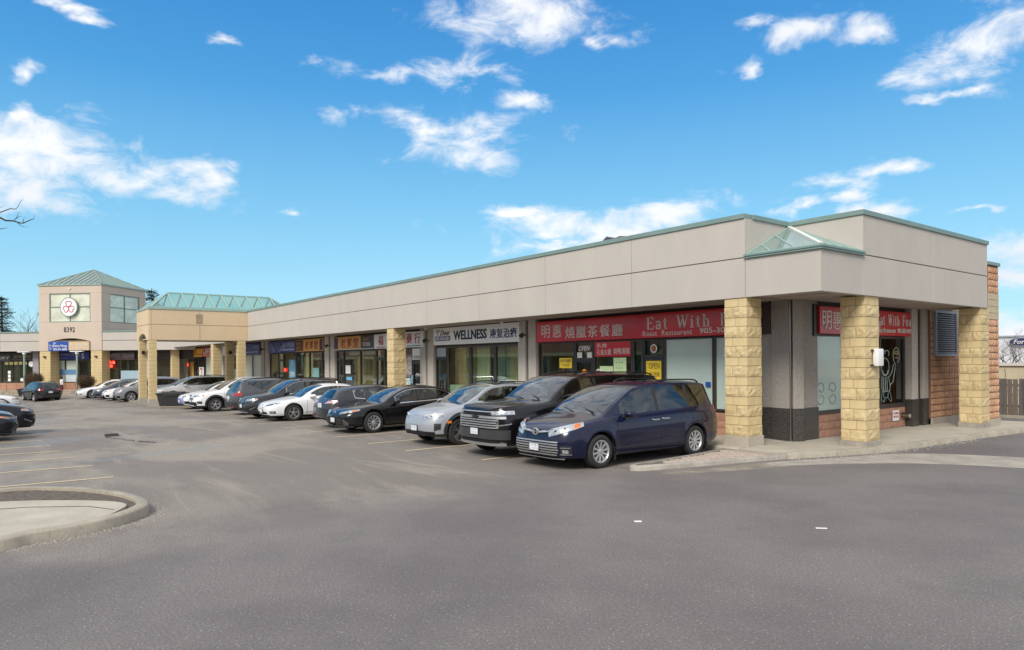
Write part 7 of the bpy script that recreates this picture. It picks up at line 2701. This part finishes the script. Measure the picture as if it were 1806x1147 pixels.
def conifer(loc, h, w, seed, label):
    r = random.Random(seed)
    o = empty('conifer', loc, label=label, cat='tree')
    MB().tube([(0, 0, 0), (0, 0, h)], [.22, .03], 8).build('trunk', BARKD, o)
    lf, br = MB(), MB()
    z = h * .12
    while z < h * .98:
        t = 1 - z / h
        nb = 9
        for k in range(nb):
            a = r.uniform(0, 2 * PI)
            L = w * (t ** .75) * r.uniform(.6, 1.1) + .2
            p0 = Vector((0, 0, z)); tip = Vector((math.cos(a) * L, math.sin(a) * L, z - L * .12 + r.uniform(-.1, .3)))
            br.tube([p0, p0.lerp(tip, .5) + Vector((0, 0, .1)), tip], [.04, .025, .008], 3, cap=False)
            for q in range(int(18 + 42 * L / w)):
                u = r.uniform(.15, 1.05)
                c = p0.lerp(tip, u) + Vector((r.gauss(0, .16), r.gauss(0, .16), r.gauss(0, .10)))
                s_ = r.uniform(.05, .14)
                d = (tip - p0).normalized() * s_ + Vector((r.uniform(-.5, .5), r.uniform(-.5, .5), r.uniform(-.4, .1))) * s_
                n_ = d.cross(Vector((r.uniform(-1, 1), r.uniform(-1, 1), r.uniform(-1, 1)))).normalized() * s_ * .32
                lf.poly([c - d, c + n_, c + d, c - n_])
        z += h * .035
    br.build('branch', BARKD, o)
    lf.build('needles', mat('needle_dark', (.040, .055, .038), rough=.9, var=.4, vscale=1.5), o)
    return o


bare_tree((-92.5, -7.9, -1), 13.0, 4, 'tall bare tree with arching branches behind the left wing roof', spread=.42, r0=.26)
bare_tree((-88.5, -9.9, -1), 11.0, 8, 'second bare tree behind the left wing roof, nearer the conifer', spread=.45, r0=.18)
conifer((-86.2, -11.4, -1), 10.9, 3.0, 5, 'dark conifer rising behind the left wing roof at the picture edge')
conifer((-76.4, 1.75, -1), 11.6, 3.2, 6, 'dark evergreen showing behind the canopy skylight')
bare_tree((-7.0, 40, 0), 5.0, 11, 'small bare tree in front of the white showroom, left one', spread=.5, r0=.10, levels=6, bark=BARK)
bare_tree((-8.9, 47, 0), 5.2, 12, 'small bare tree in front of the white showroom, beneath the oval sign', spread=.5, r0=.10, levels=6, bark=BARK)
bare_tree((-14.5, 74, 0), 7.5, 13, 'pale brown bare treetop above the white showroom roof', spread=.5, r0=.12, levels=6, bark=mat('bark_tan', (.25, .18, .12), rough=.95))
# near tree standing outside the picture: its trunk, limbs and the branch that reaches in
o = empty('bare_tree', (-21.6, -17.2, 0), label='bare branch tips of a near tree reaching in at the left edge', cat='tree')
A = Vector((-21.6, -17.2, 0))

MBr = MB()
MBr.tube([(-1.34, 2.65, 7.88), (0.41, 3.61, 7.64), (0.87, 3.89, 7.73), (0.98, 4.03, 7.71), (1.03, 4.09, 7.77), (1.22, 4.17, 7.95), (1.28, 4.25, 8.03)], [0.021, 0.018, 0.0156, 0.0126, 0.0096, 0.0072, 0.0042], 5)
MBr.tube([(-1.47, 2.49, 8.01), (-0.09, 3.29, 7.62), (0.68, 3.63, 7.4), (0.77, 3.76, 7.31), (0.96, 3.99, 7.29), (1.18, 4.12, 7.21), (1.26, 4.23, 7.19), (1.5, 4.38, 7.25), (1.63, 4.53, 7.33), (1.63, 4.54, 7.44)], [0.042, 0.0384, 0.0348, 0.0306, 0.027, 0.0234, 0.0198, 0.0156, 0.012, 0.0084], 5)
MBr.tube([(0.96, 3.99, 7.31), (0.9, 4.08, 7.45), (0.92, 4.11, 7.59), (0.85, 4.18, 7.67)], [0.012, 0.009, 0.0054, 0.0024], 5)
MBr.tube([(0.99, 4.04, 7.37), (1.19, 4.13, 7.43), (1.24, 4.2, 7.42)], [0.012, 0.0072, 0.0024], 5)
MBr.tube([(1.03, 4.09, 7.23), (1.12, 4.2, 7.11), (1.07, 4.3, 7.09), (1.17, 4.43, 7.11)], [0.012, 0.009, 0.0054, 0.0024], 5)
MBr.tube([(1.27, 4.24, 7.23), (1.4, 4.24, 7.31), (1.43, 4.28, 7.39)], [0.012, 0.0072, 0.0024], 5)
MBr.tube([(-1.22, 2.81, 7.34), (0.28, 3.61, 7.07), (0.5, 3.73, 7.07), (0.58, 3.83, 7.09)], [0.021, 0.0156, 0.0096, 0.0042], 5)
MBr.tube([(-1.09, 2.98, 7.88), (0.04, 3.62, 7.87), (0.25, 3.73, 7.93)], [0.012, 0.0072, 0.0024], 5)
MBr.build('branch', BARKD, o)
MB().tube([(0, 0, 0), (.1, .05, 2.5), (.0, .2, 4.6), (.2, .3, 6.2)], [.24, .19, .16, .11], 9).build('trunk', BARK, o, smooth=60)
lm = MB()
for e in ((-1.34, 2.65, 7.88), (-1.47, 2.49, 8.01), (-1.22, 2.81, 7.34), (-1.09, 2.98, 7.88)):
    lm.tube([(.0, .2, 4.8), tuple(Vector((.0, .2, 4.8)).lerp(Vector(e), .5) + Vector((0, 0, .3))), e], [.10, .07, .045], 6)
rq = random.Random(21)
for k in range(16):
    a = rq.uniform(2.6, 5.6)
    L_ = rq.uniform(1.5, 3.2)
    p = Vector((.1, .2, rq.uniform(4, 6)))
    q = p + Vector((math.cos(a) * L_, math.sin(a) * L_, rq.uniform(.8, 2.4)))
    lm.tube([p, p.lerp(q, .5) + Vector((0, 0, .25)), q], [.07, .04, .012], 5)
lm.build('limb', BARK, o)


# ------------------------------------------------------------------ person beyond the moving car
def person(loc, rz, label):
    o = empty('person', loc, rz, label=label, cat='person')
    J = {'pel': (0, 0, .90), 'ab': (.0, .0, 1.05), 'ch': (0, .02, 1.28), 'nk': (0, .02, 1.42), 'hd': (0, .0, 1.50), 'tp': (0, .0, 1.64),
         'hl': (.09, 0, .86), 'kl': (.10, -.10, .48), 'al': (.10, .02, .09), 'fl': (.10, -.12, .04),
         'hr': (-.09, 0, .86), 'kr': (-.10, .03, .48), 'ar': (-.10, .18, .12), 'fr': (-.10, .06, .04),
         'sl': (.17, .02, 1.36), 'el': (.22, -.02, 1.10), 'wl': (.22, -.20, .95), 'gl': (.22, -.26, .92),
         'sr': (-.17, .02, 1.36), 'er': (-.23, .05, 1.10), 'wr': (-.23, -.04, .87), 'gr': (-.23, -.07, .80)}
    R0 = {'pel': .14, 'ab': .13, 'ch': .145, 'nk': .055, 'hd': .085, 'tp': .08, 'hl': .09, 'kl': .06, 'al': .04, 'fl': .035, 'hr': .09, 'kr': .06, 'ar': .04, 'fr': .035, 'sl': .065, 'el': .045, 'wl': .032, 'gl': .03, 'sr': .065, 'er': .045, 'wr': .032, 'gr': .03}
    E_ = [('pel', 'ab'), ('ab', 'ch'), ('ch', 'nk'), ('nk', 'hd'), ('hd', 'tp'), ('pel', 'hl'), ('hl', 'kl'), ('kl', 'al'), ('al', 'fl'), ('pel', 'hr'), ('hr', 'kr'), ('kr', 'ar'), ('ar', 'fr'), ('ch', 'sl'), ('sl', 'el'), ('el', 'wl'), ('wl', 'gl'), ('ch', 'sr'), ('sr', 'er'), ('er', 'wr'), ('wr', 'gr')]
    ks = list(J)
    me = bpy.data.meshes.new('body')
    me.from_pydata([J[k] for k in ks], [(ks.index(a), ks.index(b)) for a, b in E_], [])
    b = link('body', me, None)
    sk_ = b.modifiers.new('skin', 'SKIN')
    for i, k in enumerate(ks):
        me.skin_vertices[0].data[i].radius = (R0[k], R0[k])
    me.skin_vertices[0].data[0].use_root = True
    ssf = b.modifiers.new('sub', 'SUBSURF'); ssf.levels = ssf.render_levels = 2
    dg = bpy.context.evaluated_depsgraph_get()
    m2 = bpy.data.meshes.new_from_object(b.evaluated_get(dg))
    bpy.data.objects.remove(b)
    SK = mat('skin', (.45, .28, .20), rough=.6); SH = mat('white_top', (.62, .60, .58), rough=.9); TR = mat('maroon_trousers', (.10, .015, .03), rough=.9); SHOE = mat('dark_shoe', (.02, .02, .02), rough=.6)
    for m in (SK, SH, TR, SHOE): m2.materials.append(m)
    for p in m2.polygons:
        z = p.center.z; x = abs(p.center.x)
        p.material_index = 3 if z < .10 else 0 if (x > .19 and z < .98) else 2 if z < .98 else 0 if z > 1.42 else 1
    m2.shade_smooth()
    link('body', m2, o)
    mb = MB()
    mb.lathe([(0, .12), (.06, .105), (.095, .05), (.10, -.02), (.085, -.10), (.06, -.14)], 14, axis='z', c=(0, .025, 1.60))
    mb.build('hair', mat('black_hair', (.012, .01, .01), rough=.7), o, smooth=60)
    MB().lathe([(0, 0), (.012, .004), (.014, .016), (0, .03)], 6, axis='z', c=(0, -.085, 1.545)).build('nose', SK, o)
    return o


person((-60.9, -8.15, -.46), R_(200), 'person in a white top and maroon trousers walking beyond the moving black SUV')
# small bicycle-like planter frame by the tower column
# ------------------------------------------------------------------ shops across the lot (seen in the glass)
op = empty('opposite_shops', label='long low brick and cream shop building across the car park, mirrored in the windows', cat='building')
BRK = mat('brown_brick', (.50, .26, .18), rough=.95, var=.15, vscale=2)
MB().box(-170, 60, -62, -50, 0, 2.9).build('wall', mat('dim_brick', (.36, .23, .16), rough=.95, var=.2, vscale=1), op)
MB().box(-170, 60, -62, -48.6, 3.4, 6.2).build('upper_wall', BRK, op)
MB().box(-170, 60, -62, -48.5, 2.91, 3.39).build('fascia_band', mat('cream_band', (.75, .66, .38), rough=.9, var=.1, vscale=1), op)
for k in range(-20, 24):
    MB().box(-68 + k * 5, -64.6 + k * 5, -49.99, -49.9, .5, 2.6).build('window', mat('dark_glazing', (.04, .05, .06), rough=.1, coat=1), op)
    MB().box(-69 + k * 5, -68.6 + k * 5, -49.4, -49, 0, 2.9).build('post', mat('post_cream', (.5, .45, .35), rough=.9), op)
